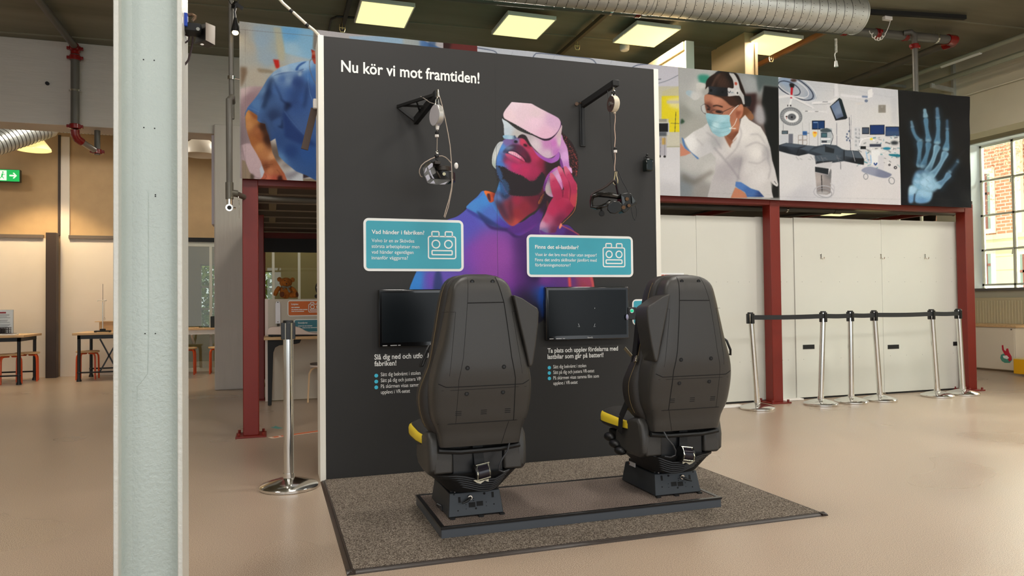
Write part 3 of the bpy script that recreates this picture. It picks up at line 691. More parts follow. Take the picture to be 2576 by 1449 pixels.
signboard(.245, .918, 1.343, 1.691, TEAL, [ln('Vad händer i fabriken?', 934.8, 588, 1067.3, .0275, .016), ln('Volvo är en av Skövdes', 934.8, 609, 1042, .0245), ln('största arbetsplatser men', 934.8, 623.5, 1055, .0245), ln('vad händer egentligen', 934.8, 638, 1040, .0245), ln('innanför väggarna?', 934.8, 652.5, 1026, .0245)],
          (x_(1077.5, 620), x_(1146, 620), z_(1112, 650.5), z_(1112, 583)), 0, ew)['label'] = 'teal signboard with white border about what happens in the factory'
signboard(1.374, 2.203, 1.305, 1.604, TEAL, [ln('Finns det el-lastbilar?', 1345.8, 625.3, 1455, .0265, .016), ln('Visst är det bra med bilar utan avgaser!', 1345.8, 644, 1500.3, .0235), ln('Finns det andra skillnader jämfört med', 1345.8, 657.3, 1500.3, .0235), ln('förbränningsmotorer?', 1345.8, 670.3, 1435, .0235)],
          (x_(1517, 640), x_(1571, 640), z_(1544, 671), z_(1544, 613)), 0, ew)['label'] = 'teal signboard with white border asking about electric lorries'
signboard(2.19, 2.375, .95, 1.142, TEAL, None, None, 0, ew, bw=.012)
def bullets(pts):
    mb = MB()
    for u, v in pts: x, z = wp(u, v); mb.cyl((x, -.0002, z), (x, -.0014, z), .0122, n=24)
    return mb.build('bullet_point', CYAN, ew, smooth=False)
x0 = .351; k1 = x_(1057.5, 945)-x0
lettering('instruction_text', [ln('Slå dig ned och utforska', 941.8, 904.5, 1089, .0345, .016), ln('fabriken!', 941.8, 921, 997, .0345, .016),
    ('Sätt dig bekvämt i stolen', x0, x0+k1, z_(959, 946.5), .026, .0), ('Sätt på dig och justera VR-setet', x0, x0+k1*1.25, z_(959, 961.5), .026, .0),
    ('På skärmen visas samma film som', x0, x0+k1*1.389, z_(959, 976.5), .026, .0), ('upplevs i VR-setet', x0, x0+k1*.73, z_(959, 991), .026, .0)], INK, ew, -.0012)
bullets([(946.5, 945), (946.5, 959.8), (946.5, 974.5)])
x0, _ = wp(1391.6, 926); k1 = x_(1474.5, 926)-x0
lettering('instruction_text', [ln('Ta plats och upplev fördelarna med', 1377.4, 887.6, 1554.5, .0335, .016), ln('lastbilar som går på batteri!', 1377.4, 903, 1518, .0335, .016),
    ('Sätt dig bekvämt i stolen', x0, x0+k1, z_(1391.6, 927), .026, .0), ('Sätt på dig och justera VR-setet', x0, x0+k1*1.25, z_(1391.6, 941), .026, .0),
    ('På skärmen visas samma film som', x0, x0+k1*1.389, z_(1391.6, 955), .026, .0), ('upplevs i VR-setet', x0, x0+k1*.73, z_(1391.6, 968.3), .026, .0)], INK, ew, -.0012)
bullets([(1381.8, 925), (1381.8, 938.3), (1382, 952)])
# ------------------------------------------------------------------ mezzanine and its long photo banner
MY = 1.80
mz = thing('mezzanine_frame', 'dark red steel frame carrying a low mezzanine deck behind the display wall', 'steel frame', (3.6, 4.4, 0))
def post(x, y, top=2.22):
    p = MB().box(x-.065, x+.065, y, y+.13, .012, top).build('post', RED, mz, bevel=.006)
    q = MB().box(x-.125, x+.125, y-.06, y+.19, 0, .014); 
    for dx in (-.1, .1):
        for dy in (-.035, .165): q.cyl((x+dx, y+dy, .014), (x+dx, y+dy, .04), .013, n=6)
    q.build('base_plate', RED, p, bevel=.002)
    return p
for (x, y) in ((-.495, 1.87), (4.93, 1.87), (7.76, 1.87), (-.47, 4.42), (-.47, 7.12), (4.93, 7.05), (7.76, 7.05)): post(x, y)
for (a, b) in (((-.56, 1.935), (7.83, 1.935)), ((-.56, 7.18), (7.83, 7.18))):
    MB().box(a[0], b[0], a[1]-.06, a[1]+.06, 2.17, 2.27).build('beam', RED, mz, bevel=.003)
MB().box(-.45, 3.4, 7.05, 7.12, 1.96, 2.17).build('beam', mat('black_beam', (16, 12, 11), .5), mz)
for x in (-.55, 2.9, 4.93, 6.3, 7.72): MB().box(x, x+.07, 1.995, 7.12, 2.205, 2.255).build('cross_beam', RED, mz)
DECK = mat('deck_underside', (62, 52, 46), .6)
MB().box(-.56, 7.83, 1.88, 7.15, 2.272, 2.31).build('deck', DECK, mz, smooth=False)
sl = MB()
for k in range(8): sl.box(-.48, 2.9, 2.34+.665*k, 2.365+.665*k, 2.258, 2.272)
sl.build('deck_joint', mat('pale_joint', (150, 138, 122), .6), mz, smooth=False)
q = MB()
for k in (0, 2, 4):
    MB().box(-.345, -.265, 2.365+.665*k, 2.34+.665*(k+1), 2.262, 2.272).build('cover_strip', mat('strip_khaki', (140, 128, 104), .6), mz, smooth=False)
LIT = mat('lit_diffuser', (255, 246, 190), .5, emit=(255, 244, 170), estr=1.25)
def deck_light(u, v, label):
    p = at(u, v, 'z', 2.24); o = MB().box(p.x-.24, p.x+.24, p.y-.24, p.y+.24, 2.245, 2.272).build('ceiling_light', WALLW)
    tag(o, label, 'light', 'flat lights under the deck'); MB().box(p.x-.225, p.x+.225, p.y-.225, p.y+.225, 2.241, 2.245).build('diffuser', LIT, o)
deck_light(2110, 538, 'flat yellow light panel under the mezzanine deck, nearer to the middle red post')
deck_light(2185, 524, 'flat yellow light panel under the mezzanine deck, nearer to the right red post')

bn = thing('photo_banner', 'long fabric banner of hospital photographs hung along the mezzanine edge', 'banner', (3.5, MY, 2.2))
ZB0, ZB1 = 2.215, 3.562
def bx(u, v=330): return at(u, v, 'y', MY).x
XS = [bx(603), bx(1115, 100), bx(1200, 118), bx(1709), bx(1959), bx(2262), bx(2439)]

def paint_man():
    p = Pic(596, 56, 1124, 470, (190, 186, 176)); A = lambda: p.frame(0, 0, 1); B = lambda: p.frame(600, 60, 6.9); C = lambda: p.frame(600, 250, 6.586)
    B()
    p.rect(-30, -30, 3700, 2900, [(60, 200, (176, 172, 164)), (200, 400, (170, 166, 156)), (380, 300, (150, 170, 184)), (500, 600, (158, 168, 172)), (650, 400, (176, 172, 150)), (900, 200, (120, 172, 208)), (1100, 400, (150, 184, 208)), (1000, 620, (176, 184, 186)), (700, 820, (176, 170, 156)), (300, 900, (176, 168, 154)), (1300, 200, (150, 150, 140))])
    p.fill([(250, 40), (560, 60), (650, 300), (680, 640), (500, 740), (340, 640), (290, 300)], (150, 170, 186), smooth=False, blur=4, op=.6)
    p.fill([(740, 60), (1310, 100), (1300, 560), (1240, 610), (1000, 560), (800, 500), (770, 250)], [(900, 150, (112, 168, 208)), (1200, 300, (136, 180, 208)), (900, 450, (158, 190, 208))], smooth=False, blur=2)
    p.fill([(600, 60), (735, 60), (770, 300), (800, 520), (800, 640), (700, 640), (680, 400), (640, 200)], (180, 176, 152), smooth=False, blur=2.5, op=.8)
    p.fill([(600, 615), (700, 625), (712, 740), (690, 770), (650, 770)], (186, 36, 26), blur=1.5, smooth=False)
    p.fill([(340, 780), (560, 800), (600, 850), (400, 850), (340, 820)], (140, 126, 104), blur=2, op=.8)
    p.fill([(30, 750), (140, 760), (150, 850), (100, 1000), (40, 1110)], (112, 88, 66), blur=3, op=.8, smooth=False)
    # sofa, lower left
    p.fill([(30, 1130), (200, 1090), (420, 1090), (500, 1200), (500, 2800), (30, 2800)], [(60, 1150, (196, 176, 176)), (200, 1300, (150, 124, 130)), (100, 2000, (140, 122, 126)), (300, 2200, (196, 176, 178))], smooth=False, blur=2)
    C()
    p.fill([(55, 760), (200, 740), (330, 900), (380, 1080), (340, 1300), (240, 1260), (140, 1150), (100, 1000), (60, 860)], (190, 168, 172), blur=1.5)
    p.line([(60, 800), (110, 1040), (160, 1180), (250, 1270), (350, 1310)], 8, (110, 90, 96), blur=1.2, op=.7)
    p.fill([(55, 1000), (110, 1020), (180, 1200), (240, 1270), (240, 1449), (55, 1449)], (150, 132, 112), blur=1, smooth=False)
    p.fill([(200, 1240), (260, 1270), (240, 1400), (210, 1400)], (70, 54, 44), blur=2, op=.8)
    # trousers
    p.fill([(495, 500), (560, 460), (800, 640), (1000, 740), (1290, 770), (1290, 1449), (330, 1449), (380, 1330), (350, 1150), (400, 1060), (600, 1000), (520, 760)], [(560, 560, (206, 202, 196)), (700, 700, (176, 170, 164)), (620, 900, (112, 100, 92)), (900, 800, (182, 174, 168)), (850, 1000, (160, 150, 144)), (1200, 850, (176, 168, 162)), (760, 1130, (176, 172, 170)), (900, 1250, (196, 200, 206)), (400, 1200, (190, 194, 206)), (1000, 1350, (196, 200, 206))], smooth=False, blur=.8)
    p.fill([(560, 760), (680, 780), (700, 980), (640, 1020), (590, 960)], (104, 90, 80), blur=5, op=.7)
    p.fill([(720, 1080), (1000, 960), (1200, 900), (1100, 1000), (800, 1130)], (126, 116, 112), blur=4, op=.7)
    p.fill([(760, 1250), (950, 1180), (1080, 1120), (1030, 1200), (850, 1330)], (120, 116, 124), blur=4, op=.7)
    p.fill([(1070, 1140), (1200, 1040), (1290, 960), (1290, 1260), (1070, 1310)], [(1100, 1200, (60, 46, 50)), (1250, 1100, (30, 20, 22)), (1250, 1220, (90, 76, 80))], smooth=False, blur=1.2)
    p.rect(1070, 1310, 1300, 1449, (140, 126, 108), blur=.8)
    # shirt
    B()
    p.fill([(160, 1449), (260, 1330), (330, 1240), (420, 1100), (500, 960), (600, 840), (730, 750), (900, 690), (1090, 650), (1230, 640), (1350, 640), (1350, 2720), (1200, 2640), (1000, 2560), (800, 2400), (700, 2300), (640, 1990), (520, 2060), (420, 2110), (290, 2030), (260, 1900), (120, 1780), (110, 1560)],
        [(200, 1500, (66, 106, 160)), (300, 1400, (84, 122, 170)), (420, 1150, (100, 132, 170)), (520, 1200, (46, 72, 118)), (640, 850, (140, 168, 196)), (800, 760, (166, 190, 210)), (950, 700, (150, 184, 214)), (1150, 680, (156, 190, 220)), (760, 950, (84, 116, 166)), (850, 960, (120, 148, 184)), (640, 1150, (70, 104, 156)), (1000, 1000, (50, 76, 130)), (900, 1200, (60, 94, 150)), (1100, 1250, (60, 96, 156)), (1000, 1400, (54, 84, 140)), (1250, 900, (76, 122, 180)), (1300, 1200, (60, 92, 148)), (450, 1700, (60, 88, 134)), (600, 1600, (40, 60, 100)), (300, 1700, (70, 104, 156)), (700, 2000, (48, 78, 130)), (900, 2200, (36, 66, 122)), (1200, 2200, (44, 84, 146)), (1000, 1900, (70, 98, 150)), (700, 2350, (90, 130, 176))], smooth=False, blur=.7)
    p.fill([(600, 900), (720, 850), (1000, 820), (1130, 780), (1100, 850), (1060, 900), (1000, 830), (740, 870)], (36, 62, 116), blur=1.5, op=.5)
    p.line([(600, 890), (700, 850), (850, 815), (1000, 820), (1080, 820), (1160, 790)], 8, (190, 206, 222), blur=1, op=.8)
    p.fill([(985, 800), (1020, 730), (1100, 670), (1180, 655), (1060, 740), (1030, 800)], (44, 84, 150), blur=1, op=.8)
    p.fill([(1030, 840), (1100, 830), (1090, 890), (1050, 905)], (150, 172, 196), blur=2)
    p.fill([(550, 940), (590, 960), (570, 1100), (480, 1449), (400, 1449), (470, 1200)], (24, 40, 72), blur=4, op=.7)
    p.line([(590, 940), (650, 1080), (720, 1230), (760, 1330), (900, 1420)], [8, 14, 20, 30, 30], (24, 42, 84), blur=2.5, op=.8)
    p.fill([(960, 1100), (1100, 950), (1150, 1100), (1000, 1400), (900, 1449), (880, 1300)], (40, 62, 112), blur=7, op=.6)
    p.line([(1205, 800), (1210, 1000), (1240, 1200), (1290, 1340)], 5, (130, 164, 204), blur=.6)
    p.fill([(1200, 980), (1215, 1150), (1180, 1400), (1120, 1449), (1150, 1200)], (30, 48, 90), blur=4, op=.7)
    C()
    p.fill([(740, 220), (800, 240), (900, 400), (1100, 600), (1280, 740), (1280, 770), (1000, 730), (800, 640), (760, 560)], (24, 48, 104), blur=4, op=.75)
    p.fill([(780, 60), (860, 60), (860, 120), (800, 190), (760, 170)], (14, 24, 54), blur=4, op=.8)
    p.fill([(560, 370), (700, 300), (720, 460), (660, 480), (580, 440)], (60, 90, 140), blur=3); p.fill([(640, 440), (700, 430), (720, 320), (740, 470), (700, 480)], (24, 44, 84), blur=2, op=.8)
    p.line([(770, 210), (900, 380), (1050, 540), (1110, 600)], 5, (110, 146, 190), blur=1, op=.7)
    p.line([(160, 130), (290, 190), (340, 210)], 6, (110, 146, 192), blur=.8, op=.7); p.line([(300, 350), (440, 400)], 5, (100, 134, 180), blur=.8, op=.7)
    p.line([(400, 20), (330, 200), (310, 350)], 6, (100, 134, 180), blur=1.2, op=.7)
    # arm and hand
    p.fill([(165, 175), (250, 230), (310, 270), (310, 350), (360, 390), (440, 410), (460, 500), (500, 600), (530, 720), (560, 880), (620, 1010), (700, 1140), (760, 1230), (800, 1330), (805, 1395), (720, 1395), (700, 1330), (680, 1395), (350, 1375), (340, 1350), (400, 1280), (430, 1200), (400, 1120), (370, 1030), (300, 900), (210, 750), (160, 600), (120, 450), (108, 300), (130, 220)],
        [(150, 260, (196, 140, 80)), (270, 330, (176, 120, 70)), (170, 420, (190, 136, 84)), (300, 520, (160, 100, 60)), (400, 450, (60, 32, 18)), (480, 650, (70, 36, 20)), (250, 680, (160, 100, 54)), (330, 620, (150, 90, 50)), (350, 780, (186, 130, 80)), (450, 900, (176, 120, 76)), (540, 940, (200, 150, 106)), (560, 1050, (150, 92, 56)), (450, 1100, (130, 74, 44)), (520, 1180, (186, 122, 84)), (640, 1180, (170, 106, 70)), (480, 1300, (196, 116, 90)), (600, 1330, (176, 84, 66)), (420, 1360, (176, 88, 66)), (740, 1280, (176, 100, 70)), (770, 1360, (190, 110, 84)), (690, 1330, (80, 26, 18))], smooth=False, blur=.7)
    p.fill([(180, 190), (300, 270), (310, 340), (220, 280)], (120, 60, 30), blur=3, op=.7)
    p.fill([(380, 400), (440, 420), (520, 700), (545, 860), (480, 760), (420, 600)], (50, 26, 14), blur=5, op=.8)
    for pts in ([(400, 1100), (480, 1085), (560, 1080)], [(430, 1130), (520, 1110)], [(640, 1170), (690, 1240), (660, 1270)], [(440, 1240), (460, 1290), (410, 1330)]): p.line(pts, 6, (90, 44, 26), blur=1, op=.7)
    p.fill([(660, 1280), (720, 1270), (710, 1380), (680, 1380), (650, 1320)], (46, 16, 12), blur=2, op=.8)
    # ear with mask loop
    B()
    p.fill([(1260, 440), (1330, 470), (1345, 700), (1310, 690), (1290, 640), (1270, 590), (1275, 520)], [(1270, 470, (150, 40, 26)), (1300, 500, (190, 110, 84)), (1290, 570, (150, 40, 26)), (1310, 650, (180, 80, 60))], smooth=False, blur=.8)
    p.fill([(1310, 140), (1360, 140), (1360, 460), (1290, 440)], (130, 122, 112), smooth=False, blur=2)
    p.line([(1320, 605), (1270, 610), (1235, 660), (1235, 760), (1260, 860), (1300, 960), (1345, 1050)], 9, (110, 104, 106), blur=.7)
    A()
    p.rect(800, 60, 1125, 470, (188, 184, 186), blur=.5)
    p.fill([(878, 90), (1040, 90), (1112, 122), (890, 130)], [(900, 97, (165, 190, 212)), (1000, 105, (160, 188, 210)), (1100, 118, (80, 120, 175))], smooth=False, blur=.8)
    p.rect(1014, 90, 1056, 130, (180, 182, 176), blur=3, op=.8); p.rect(1078, 90, 1096, 130, (70, 100, 140), blur=2, op=.8)
    p.line([(606, 75), (720, 84), (800, 92)], 1.1, (120, 116, 108), blur=.3, op=.6); p.line([(617, 75), (618, 460)], .8, (120, 112, 104), blur=.3, op=.6)
    p.grain(.06); return p

def paint_or_left():
    p = Pic(1100, 90, 1720, 520, (196, 200, 208)); A = lambda: p.frame(0, 0, 1); N_ = lambda: p.frame(1640, 160, 4.026)
    A(); p.rect(1195, 90, 1715, 520, [(1200, 120, (200, 205, 214)), (1500, 150, (196, 200, 208)), (1690, 190, (200, 200, 210)), (1690, 420, (204, 204, 208)), (1690, 490, (190, 190, 196))], blur=.3)
    for pts in ([(1200, 121), (1240, 128), (1250, 135)], [(1340, 146), (1345, 138), (1360, 135), (1460, 144), (1490, 150), (1502, 164)], [(1590, 170), (1610, 162), (1660, 160)]): p.line(pts, 2, (80, 92, 120), blur=.5)
    for u in (1290, 1400, 1550, 1620): p.line([(u, 130), (u-14, 160)], 1, (170, 176, 188), blur=.4)
    N_()
    p.line([(60, 200), (160, 170), (280, 110)], 5, (120, 126, 140), blur=.6); p.line([(60, 160), (95, 155)], 8, (90, 96, 110), blur=.6)
    p.rect(60, 230, 285, 700, (196, 194, 176), blur=1); p.fill([(105, 280), (280, 228), (280, 345), (104, 330)], (198, 194, 160), smooth=False, blur=1)
    p.rect(100, 328, 285, 560, (222, 208, 40), blur=1); p.rect(172, 560, 285, 695, (222, 208, 40), blur=1)
    p.fill([(150, 360), (285, 330), (285, 470), (180, 440)], (226, 220, 176), smooth=False, blur=4, op=.8); p.rect(150, 375, 285, 405, (200, 196, 180), blur=1.5)
    p.line([(242, 490), (232, 700)], 5, (60, 60, 50), blur=.4); p.line([(192, 604), (282, 608)], 4, (70, 70, 60), blur=.4)
    p.rect(60, 695, 290, 850, (200, 198, 182), blur=1); p.rect(60, 850, 300, 1340, [(100, 900, (206, 206, 210)), (200, 1100, (210, 210, 214)), (150, 1300, (196, 196, 200))], blur=1)
    p.rect(62, 595, 178, 720, (196, 198, 200), blur=.5); p.rect(62, 603, 165, 690, (26, 28, 30), blur=.5)
    p.rect(70, 560, 150, 590, (120, 120, 120), blur=.6, op=.6); p.rect(66, 690, 150, 735, (90, 96, 104), blur=1.5)
    p.rect(62, 740, 150, 930, (178, 176, 184), blur=1); p.rect(105, 750, 140, 820, (190, 160, 90), blur=1); p.line([(95, 740), (85, 940)], 5, (120, 120, 126), blur=.5); p.line([(130, 740), (132, 940)], 4, (120, 120, 126), blur=.5)
    p.ell(84, 938, 10, 12, (50, 50, 50)); p.ell(132, 940, 13, 12, (50, 50, 50)); p.rect(150, 835, 300, 845, (150, 148, 120), blur=.6, op=.6)
    p.grain(.04); return p

def paint_nurse():
    p = Pic(1700, 160, 1966, 515, (176, 176, 172)); p.frame(1640, 160, 4.026)
    p.rect(280, 30, 1300, 1400, [(320, 150, (178, 180, 180)), (420, 400, (184, 186, 182)), (500, 250, (196, 198, 196)), (320, 500, (150, 152, 146)), (400, 640, (170, 170, 164)), (1000, 200, (170, 174, 176)), (1100, 100, (110, 120, 118)), (1050, 500, (96, 80, 76)), (400, 1000, (188, 188, 186)), (600, 1100, (196, 196, 194)), (320, 1250, (130, 138, 144)), (500, 1280, (150, 148, 146))], blur=.3)
    p.fill([(470, 120), (570, 120), (580, 180), (500, 200)], (60, 150, 130), blur=3)
    p.fill([(1060, 40), (1290, 90), (1290, 240), (1130, 220), (1080, 300), (1060, 200)], (90, 104, 104), smooth=False, blur=3)
    p.fill([(1130, 225), (1290, 245), (1290, 1360), (1200, 1360), (1240, 1100), (1180, 900), (1150, 700), (1120, 560), (1110, 400)], (22, 24, 22), smooth=False, blur=2)
    p.fill([(920, 310), (1060, 300), (1050, 500), (980, 500)], (56, 34, 32), smooth=False, blur=3); p.fill([(1060, 420), (1120, 440), (1150, 580), (1100, 620), (1040, 560)], (170, 168, 172), blur=4)
    p.fill([(300, 560), (330, 590), (290, 610)], (50, 80, 60), blur=1.5); p.fill([(300, 1100), (420, 1180), (600, 1080), (640, 1100), (420, 1230), (300, 1180)], (110, 104, 96), smooth=False, blur=5, op=.7)
    # hair back
    p.fill([(540, 240), (560, 160), (620, 110), (700, 68), (780, 66), (860, 110), (900, 190), (940, 300), (960, 420), (900, 470), (830, 460), (780, 420), (700, 350), (620, 330), (545, 330)], [(600, 200, (40, 28, 22)), (700, 180, (70, 48, 38)), (800, 120, (26, 20, 18)), (780, 380, (64, 40, 26)), (880, 300, (36, 24, 18))], blur=1)
    p.line([(610, 230), (640, 160), (680, 110)], 12, (130, 96, 80), blur=2, op=.7)
    for k in range(6): p.line([(600+30*k, 225), (650+26*k, 130+8*k)], 3, (96, 70, 52), blur=.8, op=.35)
    p.fill([(900, 440), (960, 450), (1010, 500), (1030, 550), (1000, 575), (950, 540), (900, 560), (880, 520)], [(930, 480, (120, 76, 48)), (1000, 540, (150, 106, 74))], blur=1, rough=.5, rs=2)
    # face
    p.fill([(540, 315), (620, 320), (720, 360), (790, 420), (860, 430), (880, 560), (880, 700), (820, 790), (760, 760), (740, 700), (640, 600), (560, 500), (535, 400)], [(560, 340, (186, 130, 104)), (640, 370, (200, 144, 118)), (570, 430, (120, 76, 60)), (720, 460, (180, 124, 98)), (780, 520, (176, 118, 92)), (840, 640, (190, 130, 100)), (860, 720, (120, 72, 50)), (800, 780, (130, 80, 58))], blur=.8)
    p.fill([(620, 325), (760, 330), (860, 400), (880, 440), (800, 430), (740, 380), (690, 345)], (66, 40, 28), blur=1.5)
    p.fill([(850, 470), (880, 420), (910, 415), (922, 450), (915, 510), (890, 555), (860, 560), (845, 520)], [(880, 450, (200, 140, 110)), (870, 500, (150, 90, 66)), (900, 520, (190, 124, 96))], blur=.8)
    p.line([(620, 430), (660, 425), (710, 440)], 11, (46, 28, 22), blur=1); p.line([(560, 420), (590, 450)], 10, (46, 28, 22), blur=1)
    p.ell(676, 490, 34, 12, (40, 28, 24), blur=1, ang=.15); p.ell(575, 462, 16, 10, (40, 28, 24), blur=1)
    p.line([(500, 430), (540, 410), (580, 460), (590, 500), (550, 510), (510, 480), (500, 430)], 5, (60, 50, 50), blur=.6); p.line([(600, 490), (620, 470), (700, 480), (715, 500), (690, 515), (630, 512), (600, 490)], 5, (60, 44, 44), blur=.6)
    p.line([(715, 490), (800, 450), (890, 410)], 5, (70, 52, 46), blur=.6); p.fill([(497, 430), (530, 415), (545, 480), (520, 500)], (200, 204, 206), blur=1.5, op=.6)
    # mask
    p.fill([(550, 505), (620, 510), (700, 518), (780, 525), (785, 580), (800, 650), (790, 700), (740, 735), (680, 742), (630, 725), (590, 650), (560, 580)], [(600, 540, (150, 196, 208)), (700, 560, (176, 212, 222)), (640, 620, (190, 220, 226)), (720, 620, (150, 196, 208)), (650, 700, (150, 190, 202)), (740, 700, (166, 206, 216)), (580, 600, (130, 176, 190))], blur=.7)
    p.line([(590, 620), (680, 660), (780, 640)], 5, (110, 160, 176), blur=1, op=.7); p.line([(560, 560), (680, 600), (780, 600)], 4, (120, 166, 182), blur=1, op=.6); p.line([(620, 690), (700, 700), (780, 680)], 4, (110, 156, 172), blur=1, op=.5)
    p.line([(780, 525), (830, 460), (870, 425)], 7, (226, 226, 224), blur=.5); p.line([(790, 660), (830, 620), (855, 560)], 6, (220, 220, 216), blur=.5); p.line([(780, 655), (845, 660)], 10, (226, 224, 220), blur=.8)
    # headlight band
    p.fill([(780, 80), (830, 110), (870, 180), (890, 260), (930, 330), (940, 400), (920, 410), (880, 330), (760, 330), (760, 250), (820, 250), (815, 170), (780, 110)], [(820, 130, (200, 200, 200)), (850, 250, (210, 210, 210)), (900, 340, (190, 190, 190))], blur=.6)
    p.fill([(640, 110), (660, 80), (740, 62), (800, 70), (820, 100), (780, 95), (720, 85)], (36, 40, 44), blur=1)
    p.fill([(568, 228), (760, 248), (766, 330), (720, 335), (572, 308)], [(600, 260, (44, 48, 54)), (700, 300, (28, 30, 34))], smooth=False, blur=.7)
    p.ell(597, 272, 13, 15, (20, 22, 24)); p.ell(712, 290, 13, 14, (20, 22, 24)); p.ell(858, 296, 22, 30, (216, 216, 214), blur=.8); p.ell(862, 300, 8, 12, (60, 60, 62)); p.fill([(835, 190), (858, 195), (855, 220), (835, 215)], (190, 90, 70), blur=.8); p.line([(768, 285), (778, 300), (790, 280)], 6, (40, 50, 70), blur=.4); p.rect(792, 290, 822, 302, (150, 160, 170), blur=.8)
    p.fill([(930, 330), (1000, 330), (1006, 380), (990, 435), (940, 430)], (24, 26, 28), blur=.8, smooth=False)
    p.fill([(455, 200), (500, 192), (545, 212), (540, 260), (570, 235), (570, 300), (500, 330), (480, 345), (450, 300), (450, 240)], [(500, 220, (210, 210, 206)), (540, 280, (176, 176, 172)), (470, 310, (200, 200, 198))], blur=.8)
    p.fill([(346, 285), (370, 270), (430, 280), (480, 320), (470, 360), (430, 368), (390, 340), (350, 310)], [(360, 290, (170, 190, 200)), (430, 320, (206, 206, 204))], blur=.8)
    # tunic
    p.fill([(320, 770), (420, 690), (520, 640), (565, 600), (600, 690), (680, 745), (740, 740), (800, 800), (870, 700), (900, 560), (940, 520), (980, 570), (1100, 640), (1160, 740), (1200, 850), (1220, 980), (1250, 1080), (1280, 1220), (1240, 1230), (1200, 1190), (1215, 1300), (1230, 1360), (1120, 1360), (1000, 1270), (860, 1200), (820, 1300), (800, 1360), (560, 1360), (600, 1200), (640, 1090), (650, 960), (600, 900), (470, 960), (380, 880)],
        [(380, 790, (226, 226, 226)), (500, 700, (206, 206, 206)), (560, 850, (196, 196, 198)), (640, 800, (176, 176, 178)), (700, 900, (206, 204, 204)), (740, 1100, (176, 172, 176)), (800, 850, (212, 210, 208)), (850, 1000, (166, 162, 166)), (900, 700, (224, 222, 220)), (1000, 640, (220, 218, 216)), (1080, 760, (214, 212, 210)), (1060, 900, (222, 220, 218)), (1160, 900, (180, 178, 180)), (980, 1050, (206, 204, 204)), (1100, 1150, (212, 210, 210)), (700, 1280, (184, 182, 184)), (1180, 1250, (200, 198, 198))], smooth=False, blur=.8)
    for pts, w_ in (([(560, 700), (640, 760), (700, 860)], 10), ([(640, 860), (760, 1000), (880, 1160)], 16), ([(950, 840), (1060, 800), (1160, 860), (1180, 960)], 10), ([(900, 960), (880, 1100), (860, 1200)], 14), ([(1000, 720), (1080, 720), (1140, 800)], 8), ([(980, 1000), (1080, 1010), (1150, 960)], 8), ([(450, 760), (520, 830)], 8), ([(880, 640), (900, 720), (850, 860), (760, 960)], 10), ([(1180, 1160), (1200, 1060), (1170, 960)], 10)): p.line(pts, w_, (146, 142, 148), blur=2, op=.6)
    p.fill([(735, 745), (760, 740), (820, 790), (860, 740), (800, 820), (790, 850)], (150, 100, 76), blur=1.2)
    p.fill([(300, 755), (322, 770), (340, 830), (400, 900), (470, 955), (455, 965), (390, 900), (330, 860)], (92, 130, 180), blur=.8)
    p.fill([(285, 800), (330, 860), (395, 905), (340, 930), (285, 940)], (196, 136, 112), smooth=False, blur=.8)
    p.fill([(850, 1195), (900, 1200), (1000, 1265), (1080, 1290), (1135, 1350), (960, 1350), (940, 1300), (880, 1270), (845, 1240)], [(880, 1220, (84, 126, 186)), (1000, 1290, (70, 110, 170)), (1100, 1340, (40, 66, 120))], smooth=False, blur=.8)
    p.fill([(845, 1255), (900, 1280), (950, 1320), (965, 1360), (800, 1360)], (190, 128, 100), smooth=False, blur=.8)
    p.fill([(1215, 1190), (1240, 1165), (1278, 1215), (1270, 1245), (1235, 1225)], (206, 204, 204), blur=.7); p.line([(1240, 1190), (1262, 1220)], 5, (60, 60, 60), blur=.6)
    p.line([(285, 1300), (1220, 1330)], 3, (150, 150, 150), blur=.6, op=.4)
    p.grain(.05); return p

